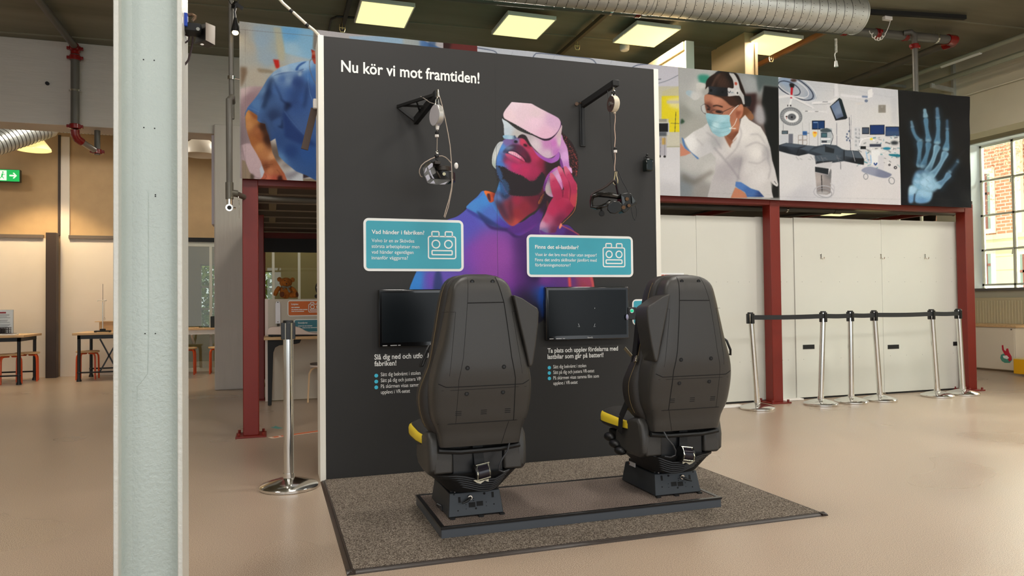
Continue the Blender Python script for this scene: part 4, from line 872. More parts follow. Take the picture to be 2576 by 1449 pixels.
def paint_or_right():
    p = Pic(1950, 180, 2270, 520, (205, 207, 210)); p.frame(1940, 180, 4.2615)
    p.rect(40, 30, 1400, 1440, [(300, 150, (200, 204, 210)), (1200, 200, (206, 208, 214)), (700, 500, (212, 212, 214)), (1200, 500, (214, 214, 214)), (200, 500, (206, 208, 210)), (700, 1100, (208, 208, 212)), (1000, 1300, (214, 212, 214)), (200, 1200, (212, 212, 214)), (300, 1340, (196, 196, 202))], blur=.3)
    for k in range(4): p.line([(350, 90+34*k), (900, 160+20*k)], 3, (180, 184, 192), blur=.8, op=.5)
    p.line([(930, 200), (1250, 270), (1340, 260)], 3, (176, 180, 190), blur=1, op=.6); p.rect(1290, 280, 1350, 560, (196, 198, 204), blur=3, op=.6)
    def ringl(cx, cy, rx, ry, ang, w_, col): p.line([(cx+rx*math.cos(t_)*math.cos(ang)-ry*math.sin(t_)*math.sin(ang), cy+rx*math.cos(t_)*math.sin(ang)+ry*math.sin(t_)*math.cos(ang)) for t_ in np.linspace(0, 2*PI, 40)], w_, col, blur=.5)
    p.fill([(60, 60), (200, 55), (350, 100), (440, 190), (490, 270), (470, 300), (400, 300), (260, 250), (120, 200), (60, 150)], [(150, 100, (150, 170, 196)), (300, 200, (180, 186, 196)), (440, 270, (160, 170, 186)), (100, 180, (170, 176, 186))], blur=1)
    ringl(230, 160, 250, 95, .5, 12, (56, 66, 86)); ringl(240, 160, 270, 115, .5, 6, (220, 222, 226)); ringl(190, 180, 130, 62, .4, 10, (56, 66, 86)); ringl(230, 170, 190, 80, .45, 8, (226, 226, 228))
    p.fill([(195, 130), (245, 135), (240, 172), (205, 172)], (30, 26, 24), blur=1); p.fill([(208, 170), (234, 172), (222, 290), (202, 290)], (190, 26, 40), smooth=False, blur=.6)
    p.ell(240, 95, 35, 16, (70, 46, 40), blur=1.5)
    p.line([(60, 280), (200, 262), (260, 290), (440, 380)], 24, (222, 222, 224), blur=.8); p.line([(260, 305), (440, 390)], 4, (160, 164, 170), blur=.6)
    p.line([(455, 335), (620, 325), (700, 290)], 22, (226, 226, 228), blur=.8); p.line([(550, 326), (610, 324)], 6, (110, 114, 124), blur=.5); p.line([(455, 350), (640, 345)], 4, (150, 154, 160), blur=.5)
    p.line([(360, 425), (560, 428), (610, 440)], 12, (222, 222, 224), blur=.6); p.line([(365, 425), (395, 424)], 8, (110, 114, 120), blur=.5); p.line([(470, 426), (510, 428)], 6, (120, 122, 128), blur=.5)
    p.line([(700, 120), (700, 270)], [30, 56], (222, 222, 226), blur=.7); p.line([(675, 180), (676, 260)], 5, (176, 178, 186), blur=.7); p.line([(760, 250), (860, 262), (1040, 270), (1090, 230)], 26, (224, 224, 228), blur=.8); p.line([(780, 280), (1020, 320)], 14, (216, 216, 220), blur=.7); p.line([(980, 265), (1040, 270)], 20, (130, 146, 176), blur=.8); p.ell(1025, 312, 18, 16, (120, 132, 156)); p.fill([(1040, 200), (1085, 180), (1090, 270), (1042, 285)], (232, 232, 234), smooth=False, blur=.6)
    p.line([(610, 350), (608, 450)], 16, (214, 214, 218), blur=.8); p.line([(910, 345), (1000, 335)], 24, (214, 212, 212), blur=1); p.line([(915, 350), (922, 590)], 22, (214, 214, 216), blur=.8)
    p.line([(215, 290), (190, 380)], 22, (224, 226, 228), blur=.8); p.rect(168, 358, 178, 376, (60, 60, 66)); p.rect(195, 358, 214, 376, (60, 60, 66))
    p.ell(212, 482, 122, 98, (112, 116, 122), ang=.15, blur=.7); p.ell(212, 484, 112, 88, (150, 154, 158), ang=.15, blur=.7); p.ell(215, 486, 82, 62, (222, 224, 226), ang=.15, blur=.7)
    for k in range(26):
        t_ = 2*PI*k/26; p.line([(212+86*math.cos(t_), 484+66*math.sin(t_)), (212+114*math.cos(t_), 484+90*math.sin(t_))], 3, (90, 94, 100), blur=.4, op=.7)
    p.ell(218, 488, 46, 36, (100, 104, 110), blur=.7); p.ell(218, 490, 11, 11, (26, 26, 28)); p.ell(160, 484, 10, 8, (60, 40, 36)); p.line([(160, 492), (160, 512)], 6, (180, 60, 60), blur=.4)
    p.fill([(630, 375), (735, 280), (760, 300), (820, 495), (800, 510), (690, 525)], (26, 32, 38), smooth=False, blur=.5); p.fill([(640, 372), (725, 306), (778, 480), (700, 508)], [(660, 380, (110, 130, 160)), (720, 420, (130, 146, 170)), (740, 480, (96, 110, 136))], smooth=False, blur=.5); p.fill([(728, 290), (755, 296), (810, 480), (785, 480)], (22, 40, 44), smooth=False, blur=.5)
    def scr(a, b, c_, d, col=(24, 52, 104)): p.rect(a, b, c_, d, (16, 20, 30), blur=.4); p.rect(a+5, b+6, c_-6, d-8, col, blur=.5)
    scr(442, 524, 578, 620, (22, 60, 110)); p.rect(455, 540, 505, 550, (120, 150, 190)); scr(1064, 570, 1214, 676, (26, 56, 112)); scr(980, 596, 1056, 668, (70, 84, 104)); scr(1225, 590, 1372, 690, (40, 70, 120)); p.rect(1230, 640, 1372, 690, (60, 84, 120), blur=2)
    p.rect(1150, 357, 1228, 440, (150, 146, 138), blur=.6); p.ell(1188, 380, 14, 10, (176, 172, 164)); p.rect(1160, 368, 1218, 430, (138, 134, 126), blur=2, op=.5)
    for x in (335, 410, 505): p.line([(x, 545), (x, 800)], 3, (130, 134, 140), blur=.4)
    p.rect(336, 640, 385, 684, (60, 110, 170), blur=.8); p.line([(336, 660), (412, 660)], 5, (40, 60, 90)); p.fill([(448, 645), (495, 650), (485, 690), (460, 700)], (236, 200, 80), blur=.8); p.rect(458, 648, 488, 660, (220, 120, 60), blur=.6)
    for x0_, y0_ in ((290, 685), (335, 685), (290, 735), (335, 735)): p.line([(x0_, y0_), (x0_+44, y0_), (x0_+44, y0_+48), (x0_, y0_+48), (x0_, y0_)], 4, (140, 128, 120), blur=.4)
    p.rect(110, 636, 176, 672, (50, 56, 62)); p.rect(118, 642, 168, 666, (90, 110, 120)); p.rect(90, 680, 180, 780, (196, 200, 206), blur=1); p.rect(184, 670, 230, 780, (110, 114, 126), blur=.8); p.line([(125, 550), (126, 640)], 3, (120, 124, 130))
    p.rect(530, 610, 655, 800, (176, 184, 190), blur=.8); p.fill([(530, 625), (600, 606), (650, 640), (560, 650)], (70, 84, 90), blur=.8); p.rect(540, 655, 604, 705, (44, 66, 80)); p.rect(548, 662, 596, 698, (70, 110, 120)); p.rect(536, 715, 640, 728, (232, 232, 234)); p.rect(545, 740, 600, 760, (60, 66, 76)); p.rect(536, 765, 640, 776, (230, 230, 232)); p.line([(645, 640), (665, 700), (640, 780)], 5, (60, 66, 74)); p.rect(560, 780, 590, 800, (50, 90, 140))
    p.line([(702, 545), (706, 790)], 4, (90, 96, 110)); p.line([(840, 485), (852, 850)], 5, (60, 64, 76)); p.line([(862, 490), (860, 700), (880, 720)], 3, (120, 126, 140))
    for q_ in ((815, 670), (808, 700), (826, 715), (812, 735), (842, 740), (836, 640)): p.ell(q_[0], q_[1], 7, 10, (50, 70, 110), blur=.8)
    p.rect(892, 590, 965, 840, (206, 208, 212), blur=.8); 
    for k in range(5): p.ell(912, 620+42*k, 10, 14, (170, 174, 182), blur=.8); p.line([(948, 610+42*k), (952, 640+42*k)], 5, (120, 124, 134))
    # cluttered equipment, right
    rg = np.random.default_rng(5)
    for k in range(90):
        x, y = rg.uniform(930, 1370), rg.uniform(690, 1040); c_ = [(235, 236, 238), (110, 116, 124), (60, 66, 72), (200, 206, 212), (30, 120, 140), (150, 156, 164)][rg.integers(0, 6)]
        p.line([(x, y), (x+rg.uniform(-50, 50), y+rg.uniform(-18, 30))], rg.uniform(3, 13), c_, blur=.6, op=.65)
    p.line([(950, 790), (980, 730), (1060, 710), (1110, 740)], 12, (232, 232, 234), blur=.6); p.ell(1080, 722, 16, 12, (236, 220, 60)); p.rect(1062, 775, 1180, 806, (60, 66, 84), blur=.7); p.rect(960, 800, 1020, 830, (26, 28, 32)); p.ell(1240, 825, 40, 14, (30, 130, 160), blur=.8); p.fill([(1265, 885), (1372, 890), (1372, 915), (1280, 905)], (24, 120, 140), blur=.8)
    p.rect(1080, 840, 1170, 1000, (226, 228, 230), blur=.8); p.rect(1150, 900, 1210, 1060, (206, 206, 212), blur=.8); p.line([(1022, 860), (1040, 950), (1075, 980), (1070, 900)], 8, (150, 190, 226), blur=.6); p.line([(1108, 980), (1122, 1000), (1138, 980)], 13, (22, 60, 130), blur=.6); p.ell(1320, 765, 40, 20, (44, 50, 56), blur=2)
    p.fill([(985, 1040), (1080, 1020), (1250, 1080), (1290, 1110), (1210, 1140), (990, 1080)], [(1050, 1060, (150, 156, 176)), (1200, 1110, (128, 134, 158))], blur=.8)
    ringl(1015, 1125, 24, 30, 0, 7, (130, 134, 142)); ringl(1292, 1170, 28, 36, -.3, 7, (130, 134, 142)); ringl(1268, 1000, 8, 8, 0, 8, (50, 50, 56)); ringl(1330, 1030, 12, 12, 0, 10, (60, 60, 66))
    # operating table
    p.fill([(78, 790), (160, 765), (370, 790), (480, 800), (590, 780), (700, 790), (760, 830), (800, 842), (940, 850), (1000, 940), (995, 1000), (900, 985), (780, 960), (680, 975), (480, 995), (470, 900), (400, 880), (290, 905), (180, 880), (78, 850)], [(200, 790, (56, 66, 78)), (150, 850, (28, 34, 42)), (400, 830, (58, 68, 80)), (350, 890, (26, 30, 38)), (600, 830, (66, 76, 88)), (560, 970, (24, 28, 34)), (700, 880, (70, 82, 94)), (860, 880, (60, 70, 82)), (880, 960, (24, 28, 34)), (980, 960, (22, 26, 30))], smooth=False, blur=.6)
    p.fill([(90, 795), (280, 815), (370, 792), (160, 768)], (78, 90, 104), smooth=False, blur=.7); p.fill([(300, 830), (400, 850), (470, 800), (390, 795)], (80, 92, 106), smooth=False, blur=.7); p.fill([(420, 850), (560, 890), (700, 880), (770, 850), (700, 810), (520, 810)], (72, 84, 96), smooth=False, blur=1)
    p.fill([(470, 900), (690, 880), (760, 905), (690, 950), (480, 965)], (76, 88, 100), smooth=False, blur=.8); p.fill([(790, 850), (860, 850), (880, 920), (790, 905)], (80, 92, 104), smooth=False, blur=.6); p.fill([(875, 855), (940, 858), (985, 930), (900, 925)], (84, 96, 108), smooth=False, blur=.6)
    p.line([(868, 850), (900, 965)], 5, (210, 212, 216), blur=.4); p.line([(780, 845), (782, 950)], 6, (12, 14, 18), blur=.5); p.line([(290, 835), (270, 890)], 5, (14, 16, 20), blur=.6); p.fill([(582, 785), (680, 820), (675, 875), (582, 860)], (34, 40, 46), smooth=False, blur=.6); p.fill([(590, 780), (690, 815), (680, 830), (590, 800)], (70, 80, 90), smooth=False, blur=.6)
    p.fill([(480, 990), (560, 975), (660, 965), (640, 1030), (500, 1030)], (196, 196, 200), smooth=False, blur=.8)
    for k in range(14): x = rg.uniform(190, 940); p.line([(x, 905+rg.uniform(-10, 40)), (x+30, 930+rg.uniform(-10, 50))], 6, (130, 130, 138), blur=.7, op=.6)
    p.line([(745, 970), (748, 1050)], 6, (110, 112, 120)); p.fill([(470, 1020), (620, 1040), (615, 1105), (470, 1075)], (34, 40, 46), smooth=False, blur=.6)
    p.fill([(470, 1078), (615, 1108), (640, 1040), (650, 1060), (640, 1300), (600, 1320), (490, 1310)], [(500, 1150, (176, 168, 166)), (600, 1200, (150, 144, 144)), (640, 1100, (120, 120, 124)), (560, 1290, (130, 124, 124))], smooth=False, blur=.7); p.line([(541, 1110), (546, 1300)], 9, (40, 38, 40), blur=.5)
    ringl(565, 1290, 110, 66, 0, 9, (176, 176, 184)); ringl(570, 1300, 84, 46, .2, 7, (150, 150, 158)); p.line([(640, 1200), (680, 1240), (660, 1330), (600, 1360)], 9, (190, 190, 196), blur=.7); p.ell(555, 1300, 70, 18, (196, 194, 196), blur=2, op=.7)
    p.line([(80, 1340), (1380, 1370)], 2.5, (160, 160, 168), blur=.6, op=.6)
    p.grain(.04); return p

def paint_xray():
    p = Pic(2254, 205, 2450, 520, (20, 21, 22)); p.frame(1940, 180, 4.2615)
    p.rect(1340, 100, 2200, 1449, [(1500, 300, (26, 26, 26)), (1900, 300, (22, 22, 24)), (2050, 700, (28, 28, 30)), (1450, 900, (16, 18, 20)), (1700, 1200, (20, 24, 30))], blur=.3)
    p.line([(1352, 205), (2110, 270)], 3, (44, 44, 44), blur=.5, op=.8); p.line([(1380, 1350), (2130, 1380)], 3, (50, 50, 50), blur=.5, op=.7)
    def bone(pts, ws, c0=(96, 140, 168), c1=(160, 196, 216), glow=True):
        if glow: p.line(pts, [w_*1.9 for w_ in ws], (40, 62, 78), blur=5, op=.7)
        p.line(pts, ws, c0, blur=1.2); p.line(pts, [w_*.55 for w_ in ws], (70, 108, 136), blur=2, op=.5)
        x, y = pts[-1]; x0_, y0_ = pts[0]; p.ell(x, y, ws[-1]*.45, ws[-1]*.35, c1, blur=2, op=.8)
    bone([(1505, 530), (1512, 570), (1515, 600)], [20, 26, 34], (110, 140, 160)); bone([(1515, 610), (1540, 680), (1580, 735), (1600, 750)], [30, 30, 44, 60], (90, 130, 156)); bone([(1590, 760), (1592, 850), (1590, 940), (1590, 1010)], [56, 36, 40, 56])
    bone([(1637, 405), (1640, 440), (1648, 490)], [28, 34, 46], (150, 186, 204)); bone([(1650, 510), (1660, 600), (1675, 680), (1684, 745)], [44, 36, 44, 64]); bone([(1684, 770), (1670, 860), (1650, 940), (1632, 1020)], [62, 38, 42, 60])
    bone([(1775, 390), (1780, 450), (1782, 505)], [26, 34, 44], (90, 120, 146)); bone([(1784, 520), (1784, 620), (1780, 700), (1776, 770)], [44, 40, 46, 66]); bone([(1780, 800), (1750, 890), (1712, 990), (1672, 1080)], [70, 46, 46, 62], (150, 190, 212))
    bone([(1882, 520), (1884, 580), (1884, 620)], [22, 26, 36], (56, 80, 104)); bone([(1884, 640), (1880, 740), (1866, 840)], [32, 36, 64]); bone([(1866, 870), (1830, 960), (1772, 1050), (1712, 1120)], [68, 48, 52, 70], (140, 180, 204))
    bone([(1996, 940), (1990, 975)], [24, 34], (60, 84, 104)); bone([(1985, 985), (1945, 1040), (1910, 1080)], [30, 28, 50], (40, 56, 70)); bone([(1905, 1100), (1850, 1170), (1780, 1230)], [64, 46, 80], (120, 160, 190))
    p.fill([(1540, 1090), (1600, 1050), (1690, 1070), (1760, 1150), (1790, 1230), (1740, 1290), (1640, 1290), (1540, 1260), (1510, 1190)], [(1560, 1120, (110, 156, 190)), (1640, 1180, (170, 206, 226)), (1720, 1220, (150, 190, 214)), (1560, 1220, (130, 176, 206)), (1600, 1080, (84, 120, 150))], blur=3)
    for q_ in ((1580, 1120, 30, 26), (1640, 1110, 28, 30), (1690, 1150, 30, 34), (1560, 1180, 34, 26), (1630, 1200, 34, 28), (1700, 1230, 36, 28)): p.ell(q_[0], q_[1], q_[2], q_[3], (176, 210, 230), blur=2.5, op=.55); p.line([(q_[0]-q_[2], q_[1]), (q_[0], q_[1]+q_[3])], 4, (84, 120, 150), blur=1, op=.6)
    p.fill([(1470, 1250), (1510, 1220), (1570, 1260), (1540, 1330), (1520, 1400), (1465, 1400)], [(1500, 1260, (170, 206, 226)), (1500, 1370, (110, 156, 196))], blur=2); p.fill([(1570, 1270), (1680, 1280), (1730, 1300), (1690, 1400), (1540, 1400)], [(1640, 1300, (160, 200, 222)), (1620, 1380, (110, 156, 196))], blur=2)
    p.line([(1540, 1310), (1525, 1400)], 10, (30, 40, 56), blur=1.5); p.line([(2080, 840), (2020, 900), (1990, 950)], 6, (50, 52, 54), blur=2, op=.7)
    p.grain(.08); return p

def wave(XX, ZZ): return 0.012*np.sin(XX*2.3+.4)*np.clip((ZZ-2.2)*.5, 0, 1)+.004*np.sin(XX*9+ZZ*3)
def wavex(XX, ZZ): return wave(XX, ZZ)+.007*np.sin(XX*14+ZZ*9)*np.sin(ZZ*5)
BG = 1.0
man = paint_man(); man.to_mesh('photo_print', XS[0], XS[1], ZB0, ZB1, MY, bn, BANNER, step=.0038, wave=wave)['label'] = 'print of a man in a blue shirt leaning on his hand'
del man
q_ = Pic(1110, 95, 1206, 200, (112, 52, 50)); q_.fill([(1100, 90), (1140, 90), (1130, 130), (1100, 130)], (60, 36, 34), smooth=False, blur=3)
q_.to_mesh('photo_print', XS[1], XS[2], ZB0, ZB1, MY, bn, BANNER, step=.012, wave=wave)
orl = paint_or_left(); orl.to_mesh('photo_print', XS[2], XS[3], ZB0, ZB1, MY, bn, BANNER, step=.0052, wave=wave)['label'] = 'print of a white treatment room with yellow wall'
nur = paint_nurse(); nur.to_mesh('photo_print', XS[3], XS[4], ZB0, ZB1, MY, bn, BANNER, step=.0046, wave=wave)['label'] = 'print of a nurse in white tunic and face mask with a headlamp'
orr = paint_or_right(); orr.to_mesh('photo_print', XS[4], XS[5], ZB0, ZB1, MY, bn, BANNER, step=.005, wave=wave)['label'] = 'print of an operating theatre with lamps, screens and black table'
xr = paint_xray(); xr.to_mesh('photo_print', XS[5], XS[6], ZB0, ZB1, MY, bn, BANNER, step=.005, wave=wavex)['label'] = 'print of an X-ray image of a hand'
r_ = MB().cyl((XS[0]-.02, MY+.05, ZB1-.01), (XS[6]+.04, MY+.05, ZB1-.01), .016, n=10); r_.build('hanging_rail', GALV, bn)
r_ = MB().box(XS[6]-.005, XS[6]+.045, MY+.02, MY+.08, ZB1-.05, ZB1+.005); r_.build('rail_end', WHITEP, bn, bevel=.004)
MB().box(XS[0], XS[6], MY+.045, MY+.062, ZB0+.02, ZB1-.02).build('backing_cloth', mat('banner_back', (70, 190, 180), .8), bn, smooth=False)
# ------------------------------------------------------------------ things on and around the display wall
def mono(name, x0, x1, z0, z1, label, brand_x, marks=False):
    t_ = thing(name, label, 'screen', ((x0+x1)/2, -.04, z0), 'black monitors on the display wall')
    GLOSS = mat('gloss_black', (9, 9, 10), .12, coat=.5)
    b = MB(); b.box(x0, x1, -.062, -.02, z0, z1); b.build('housing', GLOSS, t_, bevel=.006)
    MB().box(x0+.2, x1-.2, -.02, 0, z0+.1, z1-.1).build('wall_mount', MBLACK, t_)
    MB().box(x0+.022, x1-.022, -.0635, -.061, z0+.03, z1-.022).build('screen', mat('screen_glass', (13, 18, 21), .22, spec=.25), t_, smooth=False)
    MB().box(x0+.01, x1-.01, -.0645, -.061, z1-.012, z1-.006).build('top_strip', mat('gloss_edge', (60, 60, 60), .1), t_, smooth=False)
    lettering('brand_text', [('BenQ', brand_x-.019, brand_x+.019, z0+.010, .0095, .01)], mat('grey_ink', (200, 200, 200), .4), t_, -.0632)
    q = MB()
    for k, w_ in enumerate((.030, .042, .016)): q.box(x0+.025+.05*k, x0+.025+.05*k+w_, -.0632, -.062, z0+.010, z0+.014)
    q.build('port_marking', mat('grey_ink', (200, 200, 200), .4), t_, smooth=False)
    if marks:
        q = MB(); gl = mat('screen_marks', (210, 214, 216), .4)
        for (u, v, s) in ((1457, 819, 1), (1495, 819, -1)):
            p = at(u, v, 'y', -.064); ribbon(q, [(p.x-.006*s, p.z+.014), (p.x+.003*s, p.z-.010), (p.x-.010*s, p.z-.006)], .0022, -.0645, False)
        p = at(1496, 775.5, 'y', -.064); ribbon(q, [(p.x, p.z-.004), (p.x+.001, p.z+.005)], .002, -.0645, False)
        q.build('marking', gl, t_, smooth=False)
    return t_
mono('monitor', .331, .98, .845, 1.221, 'black flat monitor on the dark wall behind the left truck seat', .687)
mono('monitor', 1.488, 2.132, .859, 1.233, 'black flat monitor with two small white marks, left of the green button', 1.822, True)
bb = thing('button_box', 'small black box with a lit green push button, right of the second monitor', 'button', (2.18, -.06, 1.0))
p0 = at(1580, 773, 'y', -.07); p1 = at(1600, 804, 'y', -.07)
MB().box(p0.x, p1.x+.004, -.07, -.03, p1.z, p0.z).build('box', BLACK, bb, bevel=.004)
MB().box(p0.x+.02, p1.x-.02, -.03, 0, p1.z+.02, p0.z-.02).build('bracket', BLACK, bb)
pc = at(1589.5, 782, 'y', -.075); MB().cyl((pc.x, -.07, pc.z), (pc.x, -.076, pc.z), .0155, n=24).build('ring', CHROME, bb)
MB().cyl((pc.x, -.074, pc.z), (pc.x, -.084, pc.z), .011, n=24).build('push_button', mat('green_button', (30, 190, 140), .25, emit=(20, 200, 140), estr=.5), bb, bevel=.002)
pc = at(1577, 798, 'y', -.07); tag(MB().ball((pc.x, -.075, pc.z), (.012, .006, .022)).build('sticker', mat('round_silver_sticker', (150, 150, 176), .2, .5)), 'small silver oval sticker on the right edge of the second monitor', 'sticker')

# left bracket: flat triangular arm with its reel and headset
BRK = mat('black_bracket', (12, 12, 12), .5)
br = thing('wall_bracket', 'black triangular wall bracket on the left, holding the white disc reel', 'bracket', (.6, 0, 2.35))
A_ = at(1000, 268, 'y', -.012); B_ = at(1046, 304, 'y', -.012); T_ = at(1100, 236, 'y', -.5)
T_ = Vector((T_.x, -.5, T_.z))
q = MB(); q.bar(A_, B_, .012, .022); q.bar(A_, T_, .014, .02); q.bar(B_, T_, .03, .05)
q.bar(A_*.5+T_*.5, B_*.75+T_*.25, .010, .016); q.bar(A_*.9+T_*.1, B_*.45+T_*.55, .01, .016)
q.build('frame', BRK, br, bevel=.002)
def reel(parent_label, c, r, th, ax, label, dark=False):
    t_ = thing('cable_reel', label, 'reel', (c.x, c.y, c.z-r), None); ax = Vector(ax).normalized()
    body = MB(); 
    if dark: body.cyl(c-ax*th/2, c+ax*th*.2, r*.92, r, 32); body.cyl(c+ax*th*.2, c+ax*th*.5, r, r*.8, 32)
    else: body.cyl(c-ax*th/2, c+ax*th*.2, r, r, 32); body.cyl(c+ax*th*.2, c+ax*th*.6, r, r*.72, 32)
    body.build('housing', mat('silver_housing', (206, 204, 198), .3, .6) if not dark else mat('cream_housing', (226, 214, 190), .35), t_, bevel=.003)
    fc = MB(); fc.cyl(c-ax*(th/2+.002), c-ax*th/2, r*.93, n=32)
    fc.build('face_disc', mat('grey_disc', (172, 168, 172), .45) if not dark else mat('brown_disc', (64, 50, 46), .35), t_)
    if dark:
        k = MB(); k.cyl(c-ax*(th/2+.012), c-ax*th/2, .014, n=16); k.build('hub', CHROME, t_)
    top = c+Vector((0, 0, r))
    h = MB(); h.tube([top+Vector((-.012, 0, -.006)), top+Vector((-.008, 0, .03)), top+Vector((0, 0, .045)), top+Vector((.008, 0, .03)), top+Vector((.012, 0, -.006))], .0032, 8)
    h.cyl(top+Vector((0, 0, .04)), top+Vector((0, 0, .06)), .006, n=10)
    h.build('hook', CHROME, t_)
    return t_, top
c1 = at(1100, 291, 'y', -.5)
rl1, top1 = reel('', c1, .066, .04, (.965, .27, 0), 'silver disc-shaped spring reel hanging from the left wall bracket')
q = MB(); q.tube([top1+Vector((0, 0, .055)), Vector((top1.x, -.5, T_.z+.006))], .0035, 8); q.cyl((top1.x+.004, -.5, T_.z-.02), (top1.x+.004, -.5, T_.z+.025), .009, n=12)
q.build('shackle', CHROME, rl1)
bt = c1-Vector((0, 0, .066))
q = MB(); q.cyl(bt+Vector((0, 0, .005)), bt-Vector((0, 0, .02)), .013, .009); q.build('outlet', WHITEP, rl1)
q = MB(); e1 = at(1099, 385, 'y', -.5); q.tube([bt, e1], .0022, 6); q.build('cord', mat('beige_cord', (170, 156, 140), .6), rl1)
q = MB(); p = at(1099, 334, 'y', -.5); q.ball(p, (.012, .012, .012)); q.build('stop_ball', MBLACK, rl1)
q = MB(); p = at(1099, 342, 'y', -.5); q.cyl(p-Vector((0, 0, .008)), p+Vector((0, 0, .008)), .012, n=14); q.build('cord_clamp', WHITEP, rl1, bevel=.002)
q = MB(); p = at(1099, 384, 'y', -.5); q.lathe([(.002, .014), (.009, 0), (.009, -.010), (.003, -.018)], p, 14); q.build('snap_hook', CHROME, rl1)

# left headset (faceted front cover, band, strap)
hs = thing('vr_headset', 'black VR headset with faceted pale grey front panels hanging from the left reel', 'VR headset', (c1.x, -.5, 1.88))
def S(x, y, dy=0.0, sc=13.171, ox=1030, oy=370, yy=-.5):
    p = at(ox+x/sc, oy+y/sc, 'y', yy+dy); return p
def face(mb, pts, d=(0, .02, 0)): mb.prism([S(*q) for q in pts], d)
# visor: faceted shell from left profile to the bottom ridge
fr_ = [(570, 520, -.05), (430, 680, -.06), (450, 900, -.07), (520, 1040, -.075), (600, 1200, -.07), (820, 1255, -.06), (1200, 1265, -.04), (1390, 1080, -.02)]
bk_ = [(740, 470, -.01), (800, 600, .0), (860, 800, .0), (940, 1000, .0), (990, 1190, .0), (1010, 1200, .01), (1200, 1180, .02), (1400, 1020, .03)]
q = MB(); q.loft([[S(*a_) for a_ in fr_]+[S(a_[0]+30, a_[1]-30, .07) for a_ in fr_[::-1]], [S(*a_) for a_ in bk_]+[S(a_[0]+10, a_[1]-20, .09) for a_ in bk_[::-1]]])
q.build('visor', BLACK, hs, bevel=.003)
HP = mat('pale_grey_panel', (186, 184, 196), .35)
for pts in ([(600, 640), (730, 525), (780, 540), (775, 640), (640, 755)], [(490, 880), (545, 700), (580, 665), (585, 760)], [(525, 960), (625, 900), (705, 1040), (600, 1130)], [(690, 1200), (800, 1095), (860, 1210)], [(640, 790), (690, 745), (740, 900), (830, 1050), (760, 1030)], [(1005, 1235), (1280, 1135), (1180, 1235)]):
    q = MB(); q.prism([S(x, y, -.082) for x, y in pts], (0, .01, 0)); q.build('front_panel', HP, hs, bevel=.0015)
cx_ = S(1200, 800)
q = MB(); rings = []
for k in range(25):
    a_ = PI*2*k/24; x = 1190+330*math.cos(a_); dy = .10*math.sin(a_)
    rings.append((x, dy))
def strapring(mb, z0, z1, rx, ry, cxp, th=.012):
    o_ = []; 
    for rr_ in (1.0,):
        pass
    pts = []
    n = 28; vs = []; fs = []
    for k in range(n):
        a_ = 2*PI*k/n; X = cxp.x+rx*math.cos(a_); Y = cxp.y+.09+ry*math.sin(a_)
        Xi = cxp.x+(rx-th)*math.cos(a_); Yi = cxp.y+.09+(ry-th)*math.sin(a_)
        vs += [(X, Y, z0), (X, Y, z1), (Xi, Yi, z1), (Xi, Yi, z0)]
    for k in range(n):
        a_ = 4*k; b_ = 4*((k+1) % n)
        for i in range(4): fs.append((a_+i, a_+(i+1) % 4, b_+(i+1) % 4, b_+i))
    mb.add(vs, fs)
strapring(q, S(0, 690).z, S(0, 530).z, .058, .075, S(1165, 0)); q.build('head_band', mat('bronze_black', (56, 48, 40), .35, .3), hs, bevel=.002)
q = MB(); strapring(q, S(0, 1040).z, S(0, 700).z, .072, .085, S(1230, 0), .02); q.build('side_housing', BLACK, hs, bevel=.006)
q = MB(); q.cyl(S(1150, 890, -.036), S(1150, 890, -.030), .010, n=20); q.build('emblem', mat('brassy_chrome', (180, 172, 140), .2, .9), hs)
q = MB(); q.tube([S(900, 800, -.03), S(950, 900, -.035), S(1000, 1010, -.03), S(1040, 1070, -.02)], [.004, .007, .006, .003]); q.build('side_arm', mat('bronze_black', (56, 48, 40), .35), hs)
q = MB(); q.box(S(820, 0).x, S(1020, 0).x, -.51, -.45, S(0, 530).z, S(0, 420).z); q.build('top_buckle', mat('bronze_black', (56, 48, 40), .35), hs, bevel=.003)
q = MB(); q.cyl(S(905, 440), S(905, 240), .008, n=12); q.ball(S(905, 290), (.014, .012, .016)); q.build('clip', BLACK, hs)
q = MB(); q.ball(S(1550, 620, .03), (.013, .01, .02)); q.build('knob', WHITEP, hs)
q = MB(); q.tube([S(860, 330), S(700, 400), S(520, 500), S(400, 610), S(340, 740), S(330, 850), S(370, 960), S(430, 990)], .0028, 8); q.tube([S(980, 295), S(1080, 290), S(1200, 340), S(1290, 420), S(1390, 540)], .0028, 8)
q.build('cable', mat('beige_cable', (190, 172, 156), .5), hs)
# long loose cable beside it
cb = MB(); cb.tube([at(u, v, 'y', -.5) for u, v in ((1104, 238), (1108, 250), (1113, 268), (1120, 300), (1127, 335), (1132, 365), (1135, 400), (1137, 440), (1136, 470), (1130, 500), (1121, 530), (1117, 545), (1119, 548), (1128, 520), (1136, 480), (1139, 450))], .0028, 8)
tag(cb.build('cable', mat('beige_cable', (190, 172, 156), .5)), 'beige cable looping down from the tip of the left bracket past the faceted headset', 'cable')
cb = MB(); cb.tube([at(1058, 243, 'y', -.3), at(1066, 247, 'y', -.36), at(1082, 258, 'y', -.45), at(1092, 261, 'y', -.5)], .0028, 8)
tag(cb.build('cable', mat('grey_cable', (130, 120, 112), .5)), 'short grey cable from the left bracket arm to its reel', 'cable')

